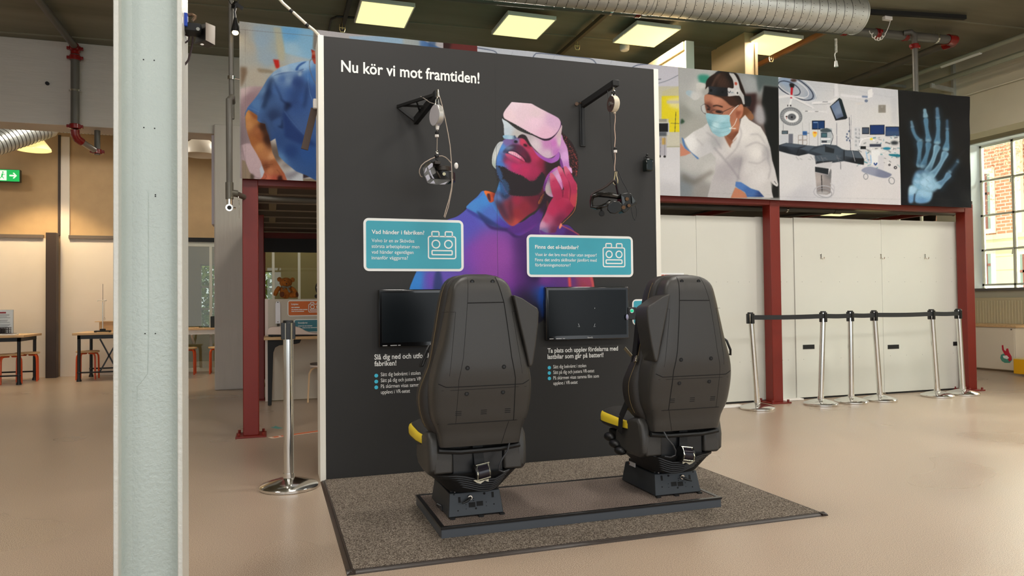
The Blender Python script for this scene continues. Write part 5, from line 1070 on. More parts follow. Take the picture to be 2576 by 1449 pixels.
# right bracket with reel and headset
b2 = thing('wall_bracket', 'black L-shaped wall bracket on the right with vertical plate and rising arm', 'bracket', (1.82, 0, 2.2))
w0 = at(1466, 262, 'y', -.015); w1 = at(1466, 368, 'y', -.015); tp = at(1545, 210, 'y', -.36)
q = MB(); q.box(w0.x-.022, w0.x+.022, -.012, 0, w1.z, w0.z+.02); q.build('wall_plate', BRK, b2, bevel=.002)
q = MB(); q.box(w0.x-.008, w0.x-.003, -.02, -.012, w1.z+.01, w0.z); q.build('plate_rib', mat('satin_black', (40, 40, 42), .3), b2)
q = MB(); q.bar((w0.x, -.005, w0.z-.005), tp, .03, .045); q.box(tp.x-.018, tp.x+.03, tp.y-.02, tp.y+.03, tp.z-.02, tp.z+.02); q.build('arm', BRK, b2, bevel=.003)
pg = at(1451, 261, 'y', -.05); q = MB(); q.cyl(pg, pg+Vector((.004, .02, 0)), .013, n=18); q.bar(pg+Vector((0, .01, 0)), (w0.x, -.01, w0.z+.012), .008, .008); q.build('side_peg', mat('brown_bronze', (90, 70, 56), .3, .6), b2)
c2 = at(1544, 262, 'y', -.36)
rl2, top2 = reel('', c2, .058, .045, (1, .02, 0), 'cream and brown spring reel hanging from the right wall bracket', True)
q = MB(); q.tube([top2+Vector((0, 0, .055)), Vector((top2.x, -.36, tp.z))], .008, 10); q.ball(top2+Vector((0, 0, .02)), (.016, .012, .014)); q.build('shackle', BLACK, rl2)
q = MB(); p = at(1546, 282, 'y', -.36); q.cyl(p+Vector((0, 0, .03)), p-Vector((0, 0, .01)), .009, n=14); q.build('outlet', mat('cream_housing', (226, 214, 190), .35), rl2)
q = MB(); pts = [at(1547+1.0*math.sin(k*1.3), 284+(430-284)*k/14, 'y', -.36) for k in range(15)]; q.tube(pts, .0025, 6); q.build('cord', mat('pinkish_cord', (206, 176, 156), .6), rl2)
q = MB(); q.ball(at(1548, 374, 'y', -.36), .0125); q.build('stop_ball', MBLACK, rl2)
q = MB(); p = at(1548, 381, 'y', -.36); q.cyl(p-Vector((0, 0, .009)), p+Vector((0, 0, .009)), .0115, n=14); q.build('cord_clamp', WHITEP, rl2, bevel=.002)
h2 = thing('vr_headset', 'plain black VR headset with round earpiece hanging from the right reel', 'VR headset', (c2.x, -.36, 1.75))
def S2(x, y, dy=0.0): return at(1480+x/10.35, 430+y/10.35, 'y', -.36+dy)
q = MB(); q.tube([S2(700, 20), S2(690, 120), S2(670, 230), S2(650, 320), S2(700, 362), S2(760, 330), S2(765, 240), S2(735, 120), S2(740, 20)], .0032, 8); q.build('snap_hook', mat('brass_steel', (206, 190, 150), .2, .9), h2)
GB = mat('gloss_black_soft', (16, 14, 12), .2)
q = MB()
fro = [(80, 660), (110, 600), (250, 590), (420, 595), (560, 615), (700, 640), (760, 640), (850, 660), (880, 800), (880, 900), (870, 1040), (700, 1130), (560, 1110), (480, 1010), (460, 940), (330, 970), (120, 1000), (70, 980), (60, 800)]
# band with opening
q.tube([S2(700, 270), S2(620, 260), S2(560, 320), S2(480, 390), (S2(350, 470)), S2(200, 540), S2(110, 600), S2(70, 680), S2(70, 800)], [.012, .010, .009, .008, .008, .009, .01, .008, .006], 8); q.build('top_strap', mat('brown_strap', (34, 18, 14), .5), h2)
q = MB(); q.bar(S2(720, 300), S2(800, 660), .022, .012); q.build('upright_strap', MBLACK, h2, bevel=.002)
q = MB()
q.tube([S2(800, 680, .0), S2(600, 640, -.03), S2(420, 620, -.045), S2(250, 620, -.04), S2(120, 660, -.02), S2(80, 780, .0), S2(90, 940, .0), S2(220, 960, -.03), S2(360, 930, -.045), S2(470, 880, -.045), S2(560, 800, -.03)], [.016, .02, .02, .016, .014, .012, .012, .014, .014, .014, .014], 10); q.build('rear_cradle', GB, h2)
q = MB(); q.ball(S2(170, 640, -.02), .012); q.build('hinge', mat('maroon_dark', (46, 26, 26), .4), h2)
q = MB(); q.loft([[S2(480+d*0, 1010, -.05), S2(520, 870, -.06), S2(640, 780, -.06), S2(800, 780, -.05), S2(880, 860, -.04), S2(870, 1040, -.04), S2(700, 1125, -.05), S2(560, 1105, -.05)] for d in (0,)]+[[S2(500, 1000, .03), S2(540, 880, .03), S2(650, 800, .03), S2(800, 800, .03), S2(870, 870, .03), S2(860, 1020, .03), S2(700, 1100, .03), S2(580, 1080, .03)]]); q.build('face_gasket', GB, h2, bevel=.008, seg=3)
q = MB(); q.prism([S2(860, 590, -.03), S2(1080, 560, -.03), S2(1130, 600, -.02), S2(1280, 800, -.01), S2(1270, 860, -.01), S2(1130, 930, -.02), S2(1010, 1060, -.03), S2(930, 1100, -.03), S2(870, 1040, -.03)], (0, .07, 0)); q.build('visor', BLACK, h2, bevel=.006)
q = MB()
for (x, y, r_) in ((1010, 730, .012), (920, 950, .013), (1060, 900, .011)): q.cyl(S2(x, y, -.04), S2(x, y, -.02), r_, n=18)
q.build('tracking_lens', mat('bronze_lens', (90, 64, 40), .15, .7), h2)
q = MB(); q.prism([S2(860, 640, -.036), S2(930, 680, -.036), S2(960, 820, -.036), S2(900, 880, -.036)], (0, .006, 0)); q.build('grey_facet', mat('smoke_plastic', (70, 78, 82), .3), h2); q = MB(); q.prism([S2(1130, 640, -.03), S2(1230, 790, -.022), S2(1150, 850, -.028)], (0, .006, 0)); q.build('grey_facet', mat('smoke_plastic', (70, 78, 82), .3), h2)
q = MB(); q.cyl(S2(350, 1110, -.03), S2(350, 1110, -.005), .019, n=28); q.tube([S2(330, 960, -.015), S2(340, 1040, -.015)], .006); q.build('earpiece', MBLACK, h2, bevel=.003)
cb = MB(); cb.tube([at(u, v, 'y', -.30) for u, v in ((1528, 212), (1529, 240), (1532, 262), (1535, 290), (1537, 330), (1539, 380), (1547, 420), (1556, 432), (1567, 458), (1578, 478), (1585, 500), (1589, 530), (1593, 548), (1597, 554), (1601, 545), (1602, 530), (1599, 517))], .0028, 8)
tag(cb.build('cable', BLACK), 'thin black cable running from the right bracket past the plain headset in a loop', 'cable')
# tracking sensor at the right edge
ts = thing('tracking_sensor', 'small glossy dark tracking box fixed at the right edge of the display wall', 'sensor', (2.37, -.06, 2.0))
p0 = at(1624, 399, 'y', -.07); p1 = at(1649, 431, 'y', -.07)
MB().box(p0.x, p1.x-.02, -.08, -.02, p1.z, p0.z).build('body', mat('gloss_green_black', (16, 26, 22), .1), ts, bevel=.008)
q = MB(); q.bar((p0.x+.04, -.05, p0.z), (p0.x+.04, -.005, p0.z+.03), .01, .01); q.tube([(p0.x-.002, -.05, p0.z-.03), (p0.x-.002, -.05, p0.z+.014), (p0.x+.05, -.05, p0.z+.014)], .002); q.ball((p0.x+.03, -.04, p0.z+.036), .009); q.build('mount', BLACK, ts)

# white box and strap on the left edge of the wall
wb = thing('wall_box', 'small white box with hanging brown strap on the left edge of the display wall', 'box', (-.07, .10, 2.4))
p0 = at(797, 250, 'y', .12); p1 = at(788, 273, 'y', .12)
MB().box(p1.x, WX0+.0, .1, .17, p1.z, p0.z).build('box', WHITEP, wb, bevel=.004)
q = MB(); a_, b_ = at(791, 273, 'y', .14), at(766, 376, 'y', .14); q.bar(a_, b_, .045, .012, up=(0, 1, 0)); q.build('strap', mat('brown_band', (70, 52, 42), .6), wb, bevel=.002)

# white cable from the ceiling to the wall's top corner
cb = MB(); pts = [at(695, -12, 'y', .1), at(712, 8, 'y', .1), at(740, 33, 'y', .1), at(772, 62, 'y', .1), at(790, 76, 'y', .1), at(803, 90, 'y', .1)]; top = pts[0]+(pts[0]-pts[1])*8; top.z = min(top.z, CEILZ)
cb.tube([pts[0]+(pts[0]-pts[1])*6.2]+pts, .0095, 10)
wc = tag(cb.build('ceiling_cable', mat('cream_cable', (216, 208, 190), .45)), 'thick white cable sloping from the ceiling to the top left corner of the display wall', 'cable')
q = MB()
for (u, v) in ((733, 28), (773, 64)): p = at(u, v, 'y', .1); q.cyl(p-Vector((.008, 0, -.007)), p+Vector((.008, 0, -.007)), .012, n=12)
q.build('cable_tie', MBLACK, wc)

# ------------------------------------------------------------------ mat and platform
CARPET = bpy.data.materials.new('loop_carpet')
def carpet_material(m, c0, c1, c2):
    m.use_nodes = True; nt = m.node_tree; N = nt.nodes; L = nt.links; p = N['Principled BSDF']; tc = N.new('ShaderNodeTexCoord')
    n = N.new('ShaderNodeTexNoise'); n.inputs['Scale'].default_value = 190; n.inputs['Detail'].default_value = 2; L.new(tc.outputs['Object'], n.inputs[0])
    r = N.new('ShaderNodeValToRGB'); e = r.color_ramp.elements; e[0].position = .36; e[0].color = rgb(*c0); e[1].position = .64; e[1].color = rgb(*c2); k = e.new(.5); k.color = rgb(*c1)
    L.new(n.outputs[0], r.inputs[0]); L.new(r.outputs[0], p.inputs['Base Color']); p.inputs['Roughness'].default_value = .95; p.inputs['Specular IOR Level'].default_value = .1
    b = N.new('ShaderNodeBump'); b.inputs['Strength'].default_value = .8; b.inputs['Distance'].default_value = .006; L.new(n.outputs[0], b.inputs['Height']); L.new(b.outputs[0], p.inputs['Normal'])
carpet_material(CARPET, (66, 57, 50), (110, 100, 89), (158, 147, 134))
cm = thing('entrance_mat', 'brown-grey speckled loop mat with dark rubber edging under both truck seats', 'mat', (1.2, -.85, 0))
mx0, mx1, my0 = -.036, 2.416, -1.707
MB().box(mx0+.03, mx1-.03, my0+.03, -.004, 0, .013).build('pile', CARPET, cm, smooth=False)
EDG = mat('dark_rubber_edge', (44, 34, 28), .4, var=.15, vscale=6)
for a_, b_, nrm in (((mx0, my0), (mx0, -.01), (1, 0)), ((mx0, my0), (mx1, my0), (0, 1)), ((mx1, my0), (mx1, -.01), (-1, 0))):
    q = MB(); d = Vector((b_[0]-a_[0], b_[1]-a_[1], 0)); n_ = Vector((nrm[0], nrm[1], 0))
    prof = [(0, 0), (.006, .006), (.018, .010), (.021, .008), (.024, .011), (.036, .013), (.036, 0)]
    q.prism([Vector((a_[0], a_[1], 0))+n_*s_+Vector((0, 0, z)) for s_, z in prof], d); q.build('edge_strip', EDG, cm)
pf = thing('platform', 'low dark platform topped with grey carpet carrying both truck seats', 'platform', (1.2, -1.1, 0))
fx0, fx1, fy0, fy1, fz = .427, 1.971, -1.418, -.776, .0633
MB().box(fx0+.004, fx1-.004, fy0+.004, fy1-.004, .0132, fz-.004).build('side_board', mat('blue_grey_board', (74, 78, 84), .42), pf, smooth=False)
CARP2 = bpy.data.materials.new('flat_carpet'); carpet_material(CARP2, (74, 64, 60), (112, 100, 92), (146, 132, 122))
MB().box(fx0+.02, fx1-.02, fy0+.02, fy1-.02, fz-.004, fz).build('carpet_top', CARP2, pf, smooth=False)
TR = mat('black_metal_trim', (22, 20, 20), .3, coat=.3)
for (a_, b_, c_, d) in ((fx0, fx1, fy0, fy0+.022), (fx0, fx1, fy1-.022, fy1), (fx0, fx0+.022, fy0+.022, fy1-.022), (fx1-.022, fx1, fy0+.022, fy1-.022)):
    MB().box(a_, b_, c_, d, fz-.009, fz+.0025).build('edge_trim', TR, pf, bevel=.001)

# ------------------------------------------------------------------ barrier posts
def stanchion(x, y, label, h=1.0, lean=(0, 0), group='barrier posts in front of the white panels', cass=((0, -1), (0, 1), (1, 0), (-1, 0)), r=.0285):
    t_ = thing('barrier_post', label, 'barrier post', (x, y, 0), group)
    b = MB(); b.lathe([(.172, .0), (.176, .004), (.176, .018), (.168, .026), (.11, .046), (.05, .062), (.034, .066)], (x, y, 0), 48); b.build('base', STEEL, t_)
    L_ = Vector((lean[0], lean[1], 0)); a0 = Vector((x, y, .062)); a1 = Vector((x, y, h-.01))+L_
    q = MB(); q.cyl(a0, a1, r, n=28); q.build('pole', STEEL, t_)
    q = MB(); q.cyl(a0, a0+Vector((0, 0, .03)), r+.005, n=28); q.build('collar', STEEL, t_)
    q = MB(); q.cyl(a1-Vector((0, 0, .004)), a1+Vector((0, 0, .012)), r+.003, r, 28)
    q.build('cap', BLACK, t_, bevel=.002)
    for (dx, dy) in cass:
        q = MB(); c_ = a1+Vector((dx*r, dy*r, 0))
        q.box(c_.x-.014-abs(dx)*.0, c_.x+.014, c_.y-.014, c_.y+.014, h-.115, h-.012); q.build('belt_holder', BLACK, t_, bevel=.003)
    return t_
front = stanchion(-.229, -.085, 'large chrome barrier post standing alone left of the dark display wall', 1.03, cass=((0, -1), (.95, .3), (-.95, -.3)), group='polished barrier posts', r=.0305)
SP = [(4.454, 1.60, -.065), (5.259, 1.60, .055), (5.684, 1.62, .01), (6.081, 1.62, -.06), (6.931, 1.64, -.06), (7.345, 1.66, -.045)]
lab = ['barrier post farthest left in the row before the white panels', 'tilted barrier post just right of the middle red post', 'barrier post third in the row before the white panels', 'barrier post fourth in the row, left of the wide gap', 'barrier post fifth in the row, right of the wide gap', 'last barrier post of the row, beside the right red post']
BELT = mat('black_belt', (24, 26, 30), .6)
tops = []
for (x, y, ln_), lb_ in zip(SP, lab):
    s_ = stanchion(x, y, lb_, 1.0, (ln_, 0), group='polished barrier posts'); tops.append((Vector((x+ln_, y, .95)), s_))
for k in range(5):
    a_, b_ = tops[k][0], tops[k+1][0]; q = MB()
    n_ = 8; pts = [a_.lerp(b_, i/n_)+Vector((0, -.032, -.006*math.sin(PI*i/n_))) for i in range(n_+1)]
    vs = []; fs = []
    for p in pts: vs += [p+Vector((0, -.001, -.024)), p+Vector((0, -.001, .024)), p+Vector((0, .001, .024)), p+Vector((0, .001, -.024))]
    for i in range(n_): fs += [(4*i+j, 4*i+(j+1) % 4, 4*i+4+(j+1) % 4, 4*i+4+j) for j in range(4)]
    q.add(vs, fs); q.build('belt', BELT, tops[k][1], smooth=False)

# ------------------------------------------------------------------ white panels under the banner
PANEL = mat('white_panel', (214, 214, 204), .38, var=.015, vscale=2)
edges = [3.0, 4.034, 4.80, 5.308, 6.558, 7.74]
plab = ['white partition panel behind the right truck seat, with the brick drawing', 'white partition panel left of the middle red post', 'narrow white partition panel behind the middle red post', 'white partition panel with one coat hook and a dark slot, right of the middle red post', 'white partition panel with two coat hooks beside the right red post']
for k in range(5):
    y0 = 2.03+(.0 if k != 2 else .012)
    t_ = thing('partition_panel', plab[k], 'panel', ((edges[k]+edges[k+1])/2, y0, 0), 'white partition panels')
    MB().box(edges[k]+.0015, edges[k+1]-.0015, y0, y0+.04, .02, 2.045+.006*k).build('board', PANEL, t_, bevel=.0015)
    MB().box(edges[k]+.05, edges[k+1]-.05, y0+.005, y0+.035, 0, .02).build('plinth', MBLACK, t_, smooth=False)
    q = MB()
    for i in range(5):
        for zz in (.45, 1.33, 1.62) if k > 2 else (.45, 1.33): x = edges[k]+.1+(edges[k+1]-edges[k]-.2)*i/4; q.cyl((x, y0, zz), (x, y0-.0008, zz), .004, n=8)
    q.build('screw', mat('screw_grey', (150, 150, 144), .5), t_, smooth=False)
    if k == 3: MB().box(5.40, 5.56, 2.028, 2.0305, .565, .615).build('slot', MBLACK, t_, smooth=False)
    if k == 4: MB().box(6.62, 6.79, 2.028, 2.0305, .53, .58).build('slot', MBLACK, t_, smooth=False); MB().box(7.64, 7.72, 2.028, 2.0305, .54, .59).build('slot', MBLACK, t_, smooth=False)
def hook(u, label):
    p = at(u, 645, 'y', 2.02); t_ = thing('coat_hook', label, 'hook', (p.x, 2.02, p.z-.02), 'coat hooks on the white panels')
    MB().box(p.x-.010, p.x+.010, 2.024, 2.03, p.z-.03, p.z+.03).build('plate', CHROME, t_, bevel=.002)
    q = MB(); q.tube([(p.x, 2.024, p.z-.015), (p.x, 2.0, p.z-.036), (p.x+.003, 1.98, p.z-.030), (p.x+.004, 1.975, p.z-.01)], .006, 8); q.build('hook', CHROME, t_)
hook(2066, 'metal coat hook on the white panels, nearest the middle red post'); hook(2217, 'metal coat hook on the white panels, between the other two'); hook(2328, 'metal coat hook on the white panels, nearest the right red post')
# brick drawing stuck to the first panel
bd = thing('brick_picture', 'small paper picture of a brick wall on the white panel behind the right seat', 'picture', (3.7, 2.03, 1.3))
pa, pb = at(1640, 688, 'y', 2.028), at(1720, 740, 'y', 2.028)
MB().box(pa.x, pb.x+.005, 2.0265, 2.0295, pb.z, pa.z+.006).build('paper', mat('white_paper', (236, 240, 240), .6), bd, smooth=False)
BP = mat('brick_red', (188, 96, 78), .7, var=.2, vscale=30)
q = MB(); z = pa.z-.012; row = 0
while z > pb.z+.02:
    x = pa.x+(.0 if row % 2 else -.05)
    while x < pb.x-.01: q.box(max(x, pa.x+.002), min(x+.095, pb.x-.008), 2.0255, 2.0266, z-.015, z); x += .1
    z -= .0215; row += 1
q.build('bricks', BP, bd, smooth=False)
MB().box(3.60, 3.68, 2.0245, 2.0258, 1.16, 1.23).build('window_motif', mat('motif_dark', (46, 62, 60), .6), bd, smooth=False)
for (u, v, lb_) in ((1990, 1008, 'white foot plate on the floor right of the middle red post'), (2290, 985, 'white foot plate on the floor left of the wide barrier base pair'), (1838, 1026, 'small white foot plate on the floor behind the right truck seat')):
    p = at(u, v, 'z', 0); tag(MB().box(p.x-.16, p.x+.16, p.y-.02, p.y+.10, 0, .02).build('foot_plate', WHITEP, bevel=.004), lb_, 'foot plate')
# ------------------------------------------------------------------ truck seats
SEATP = mat('seat_shell', (54, 52, 49), .4, bump=.12, bscale=420)
SEATL = mat('seat_leather', (40, 36, 33), .5, bump=.15, bscale=260)
SEATB = mat('seat_black', (12, 12, 12), .45)
SEATY = mat('seat_yellow', (226, 196, 46), .5)
GROOVE = mat('groove_black', (6, 6, 6), .8)
BASEM = mat('base_metal', (50, 54, 58), .45, .3)
RUB = mat('rubber_bellows', (20, 20, 22), .45)
def interp(tab, z):
    zs = [t_[0] for t_ in tab]
    out = []
    for k in range(1, len(tab[0])): out.append(float(np.interp(z, zs, [t_[k] for t_ in tab])))
    return out
def smooth_interp(tab, z):
    zs = [t_[0] for t_ in tab]; i = max(0, min(len(zs)-2, int(np.searchsorted(zs, z))-1)); out = []
    t_ = min(max((z-zs[i])/(zs[i+1]-zs[i]), 0), 1)
    for k in range(1, len(tab[0])):
        v = [r_[k] for r_ in tab]; m = lambda j: 0 if j in (0, len(v)-1) else (v[j+1]-v[j-1])/(zs[j+1]-zs[j-1])
        h = zs[i+1]-zs[i]; h00 = 2*t_**3-3*t_*t_+1; h10 = t_**3-2*t_*t_+t_; h01 = -2*t_**3+3*t_*t_; h11 = t_**3-t_*t_
        e0 = m(i) if i else (v[1]-v[0])/h; e1 = m(i+1) if i+1 < len(v)-1 else (v[-1]-v[-2])/h
        out.append(h00*v[i]+h10*h*e0+h01*v[i+1]+h11*h*e1)
    return out
# rear shell: local z, half width, rear y, front y
SH = [(.372, .200, -.108, -.02), (.40, .205, -.116, -.01), (.44, .211, -.124, .0), (.475, .224, -.135, .005), (.51, .238, -.146, .01), (.57, .247, -.16, .012), (.64, .249, -.178, .012), (.70, .244, -.190, .01), (.757, .231, -.197, .005), (.872, .199, -.194, -.005), (.99, .174, -.186, -.015), (1.09, .155, -.174, -.02), (1.14, .143, -.163, -.025), (1.17, .122, -.148, -.03), (1.19, .088, -.128, -.035), (1.199, .05, -.105, -.045)]
NSE = 5.5
def shell_ring(z, grow=0.0, n=48, tab=SH):
    w_, yr, yf_ = smooth_interp(tab, z); w_ += grow; yr -= grow; yf_ += grow; cy = (yr+yf_)/2; d = (yf_-yr)/2; out = []
    for k in range(n):
        t_ = 2*PI*k/n; c_, s_ = math.cos(t_), math.sin(t_)
        out.append((w_*math.copysign(abs(c_)**(2/NSE), c_), cy+d*math.copysign(abs(s_)**(2/NSE), s_), z))
    return out
def rear_y(x, z):
    w_, yr, yf_ = smooth_interp(SH, z); cy = (yr+yf_)/2; d = (yf_-yr)/2; k = min(abs(x)/w_, .999)
    return cy-d*(1-k**NSE)**(1/NSE)
def build_seat(cx, mirror, label):
    """mirror=+1: belt wing on the right, -1: on the left"""
    base = Vector((cx, -1.288, fz+.003)); m_ = mirror
    root = thing('truck_seat', label, 'seat', tuple(base), 'truck seats on the platform')
    def G(p): return (cx+m_*p[0], base.y+p[1], fz+p[2])
    class SB(MB):
        def done(s, name, m, parent=None, **k):
            s.v = [G(v) for v in s.v]; return s.build(name, m, parent or root, **k)
    # shell
    q = SB(); zs = list(np.linspace(.372, 1.14, 44))+[1.155, 1.17, 1.18, 1.19, 1.195, 1.199]
    q.loft([shell_ring(z) for z in zs]); sh = q.done('back_shell', SEATP, ang=50)
    def groove(pts, r=.0021, par=None, nm='seam'):
        P = []
        for i in range(len(pts)-1):
            for k in range(8):
                t_ = k/8; x = pts[i][0]*(1-t_)+pts[i+1][0]*t_; z = pts[i][1]*(1-t_)+pts[i+1][1]*t_; P.append((x, rear_y(x, z)+.0002, z))
        x, z = pts[-1]; P.append((x, rear_y(x, z)+.0002, z))
        g_ = SB(); g_.tube(P, r, 6); return g_
    L_ = [(-.07, 1.185), (-.082, 1.062), (-.11, .80), (-.13, .70), (-.135, .49)]; R_ = [(.07, 1.185), (.10, 1.062), (.13, .80), (.15, .70), (.155, .49)]
    if m_ < 0: L_, R_ = [(-x, z) for x, z in R_], [(-x, z) for x, z in L_]
    for gs, rr in ((L_, .0011), (R_, .0024), ([(L_[1][0], 1.062), (R_[1][0], 1.064)], .0026), ([(-.225, .685), (-.19, .668), (.19, .668), (.225, .685)], .0022), ([(-.21, .652), (.21, .655)], .0012), ([(-.22, .489), (.22, .489)], .0022), ([(-.195, 1.02), (-.14, 1.02), (-.175, .72)], .001), ([(.195, 1.02), (.14, 1.02), (.185, .72)], .001), ([(.13, .485), (.10, .375)], .0014)):
        groove([(x*(1 if True else 1), z) for x, z in gs], rr).done('seam', GROOVE, sh, smooth=False)
    for (x, z) in ((-.051, 1.164), (.051, 1.164), (-.09, .756), (.09, .755), (-.09, .633), (.09, .632)):
        y = rear_y(x, z); s_ = SB(); s_.cyl((x, y+.002, z), (x, y-.0018, z), .0105, n=20); s_.done('screw', GROOVE, sh)
        s_ = SB(); s_.cyl((x, y-.0016, z), (x, y-.003, z), .005, n=12); s_.done('screw_head', mat('screw_dark_steel', (54, 54, 54), .3, .8), sh)
    for x in (-.125, 0, .12):
        s_ = SB()
        for k in range(3): z = .548-.009*k; s_.box(x-.0145, x+.0145, rear_y(x, z)-.0012, rear_y(x, z)+.004, z-.0016, z+.0016)
        s_.done('vent', GROOVE, sh, smooth=False)
    # front foam with piping
    FO = [(.40, .20, -.03, .09), (.46, .25, -.03, .12), (.54, .275, -.03, .14), (.62, .278, -.03, .14), (.68, .262, -.03, .12), (.76, .232, -.03, .10), (.90, .205, -.03, .09), (1.04, .184, -.05, .08), (1.13, .165, -.06, .07), (1.175, .14, -.06, .06), (1.197, .10, -.06, .04), (1.204, .055, -.05, .01)]
    q = SB(); q.loft([shell_ring(z, 0, 40, FO) for z in list(np.linspace(.40, 1.17, 34))+[1.185, 1.195, 1.204]]); fo = q.done('back_cushion', SEATL, ang=60)
    ln_ = []
    for z in np.linspace(.46, 1.16, 30): w_, a_, b_ = smooth_interp(FO, z); ln_.append((w_-.0005, (a_+b_)/2-.025, z))
    for sgn in (-1, 1):
        q = SB(); q.tube([(sgn*x, y, z) for x, y, z in ln_], .0016, 6); q.done('piping', mat('piping_yellow', (120, 100, 60), .6), fo)
    # belt wing
    pts = [(.160, 1.100), (.205, 1.083), (.262, 1.048), (.285, 1.036), (.293, 1.015), (.289, .95), (.274, .85), (.258, .765), (.247, .745), (.236, .755), (.215, .86), (.188, .97)]
    q = SB(); n = len(pts); r1 = [(x-.016, -.195+.10*max(0, x-.2), z) for x, z in pts]; r2 = [(.145+(x-.16)*.96, -.06+.05*(z-.7), z-.004) for x, z in pts]
    q.loft([r1, r2]); q.done('belt_wing', SEATP, bevel=.009, seg=4)
    # reclining handle on the other side
    q = SB(); q.tube([(-.245, -.07, .86), (-.262, -.09, .84), (-.285, -.09, .79), (-.292, -.08, .762), (-.280, -.07, .765), (-.262, -.06, .80), (-.250, -.05, .835)], .0065, 8); q.done('armrest_lever', SEATB)
    # belt strap in front on the wing side
    q = SB(); P = [(.232, .0, .98), (.232, .03, .84), (.242, .055, .68), (.257, .08, .52), (.272, .14, .42), (.270, .16, .33)]
    for i in range(len(P)-1): q.bar(P[i], P[i+1], .045, .004, up=(1, 0, 0))
    bs = q.done('seat_belt', mat('belt_webbing', (14, 14, 15), .6))
    q = SB(); q.bar((.245, .0, .765), (.258, -.01, .735), .03, .012, up=(1, 0, 0)); q.bar((.262, .02, .765), (.290, .05, .810), .026, .004, up=(1, 0, 0)); q.done('belt_tongue', mat('tongue_steel', (180, 172, 150), .25, .9), bs, bevel=.002)
    # seat cushion
    CU = [(-.01, .20), (.05, .245), (.20, .262), (.36, .262), (.44, .255), (.475, .23), (.49, .19)]
    q = SB(); rings = []
    for y in np.linspace(-.01, .49, 22):
        w_ = float(np.interp(y, [c_[0] for c_ in CU], [c_[1] for c_ in CU])); rise = .012*math.sin(PI*max(0, y-.15)/.7); t0 = .315; t1 = .425+rise; cz = (t0+t1)/2; d = (t1-t0)/2; ring = []
        for k in range(32):
            a_ = 2*PI*k/32; c_, s_ = math.cos(a_), math.sin(a_); ring.append((w_*math.copysign(abs(c_)**.5, c_), y, cz+d*math.copysign(abs(s_)**.6, s_)-.012*max(0, 1-abs(c_)*1.6)*(s_ > 0)))
        rings.append(ring)
    q.loft(rings); cu_ = q.done('seat_cushion', SEATL, ang=60)
    for sgn in (-1, 1):
        q = SB(); rr = []
        for y in np.linspace(.10, .462, 12):
            w_ = float(np.interp(y, [c_[0] for c_ in CU], [c_[1] for c_ in CU])); rise = .012*math.sin(PI*max(0, y-.15)/.7)
            rr.append([(sgn*(w_+.003), y, .362), (sgn*(w_+.004), y, .380+rise), (sgn*(w_-.001), y, .396+rise), (sgn*(w_-.010), y, .402+rise), (sgn*(w_-.03), y, .37)])
        q.loft(rr); q.done('yellow_side', SEATY, cu_, ang=50)
        q = SB(); q.tube([(sgn*(float(np.interp(y, [c_[0] for c_ in CU], [c_[1] for c_ in CU]))+.006), y, .360) for y in np.linspace(.10, .462, 12)], .003, 6); q.done('piping', SEATB, cu_)
    q = SB(); q.box(-.13, .13, .10, .40, .424, .436); q.done('centre_panel', mat('centre_panel_ochre', (120, 92, 24), .7), cu_, bevel=.006)
    # side housings
    for sgn in (-1, 1):
        q = SB(); prof = [(-.055, .250), (-.06, .33), (-.045, .40), (-.01, .435), (.05, .43), (.14, .40), (.22, .365), (.26, .33), (.27, .27), (.22, .235), (.10, .222), (-.02, .225)]
        q.loft([[(sgn*.238, y*1, z) for y, z in prof], [(sgn*.252, y*.9+.01, .32+(z-.32)*.88) for y, z in prof]][::-1]+[[(sgn*.20, y-.0, z) for y, z in prof]])
        ho = q.done('side_housing', SEATP, bevel=.012, seg=3)
        q = SB(); q.box(min(sgn*.13, sgn*.225), max(sgn*.13, sgn*.225), -.058, .06, .235, .345); q.done('rear_cover', SEATP, ho, bevel=.01, seg=3)
    # controls on the belt-wing side front
    q = SB(); q.ball((.265, .30, .285), (.03, .05, .026)); q.ball((.262, .24, .255), (.03, .05, .024)); q.ball((.255, .19, .225), (.03, .05, .024)); q.done('control_knobs', SEATB)
    q = SB(); q.box(-.215, .215, .0, .42, .215, .315); q.done('seat_pan', SEATB, bevel=.01)
    # crossbar and rear dark plate below the shell
    q = SB(); q.tube([(-.205, -.075, .352), (-.10, -.08, .342), (.10, -.08, .344), (.205, -.075, .356)], .013, 8); q.done('rear_tube', SEATB)
    q = SB(); q.box(-.13, .13, -.04, .02, .20, .345); q.done('rear_plate', mat('rear_dark_plate', (26, 28, 30), .3), bevel=.006)
    # belt reel (retractor) with bright frame and strap up into the back
    rx = .006
    q = SB(); q.cyl((rx-.036, -.085, .232), (rx+.036, -.085, .245), .040, n=26); rt = q.done('belt_reel', SEATB)
    q = SB(); q.cyl((rx-.024, -.0865, .234), (rx+.028, -.0865, .243), .0415, n=26); q.done('drum', mat('reel_film', (24, 20, 30), .12), rt)
    q = SB()
    for sx in (-.030, .030):
        q.tube([(rx+sx, -.118, .212+sx*.2), (rx+sx, -.128, .24+sx*.2), (rx+sx*.9, -.105, .275+sx*.2)], .0032, 6)
    q.tube([(rx-.034, -.119, .205), (rx+.034, -.119, .218)], .0035, 6); q.tube([(rx-.034, -.102, .274), (rx+.034, -.102, .285)], .0035, 6)
    q.prism([(rx-.048, -.105, .205), (rx-.03, -.105, .208), (rx+.03, -.105, .216), (rx+.028, -.105, .192), (rx+.01, -.105, .200), (rx-.012, -.105, .186), (rx-.03, -.105, .192)], (0, .006, 0))
    q.done('reel_frame', mat('bright_frame', (196, 196, 180), .2, .9), rt)
    q = SB(); q.bar((rx-.004, -.06, .27), (rx-.012, -.05, .375), .05, .003, up=(0, 1, 0)); q.done('reel_belt', mat('belt_webbing', (14, 14, 15), .6), rt)
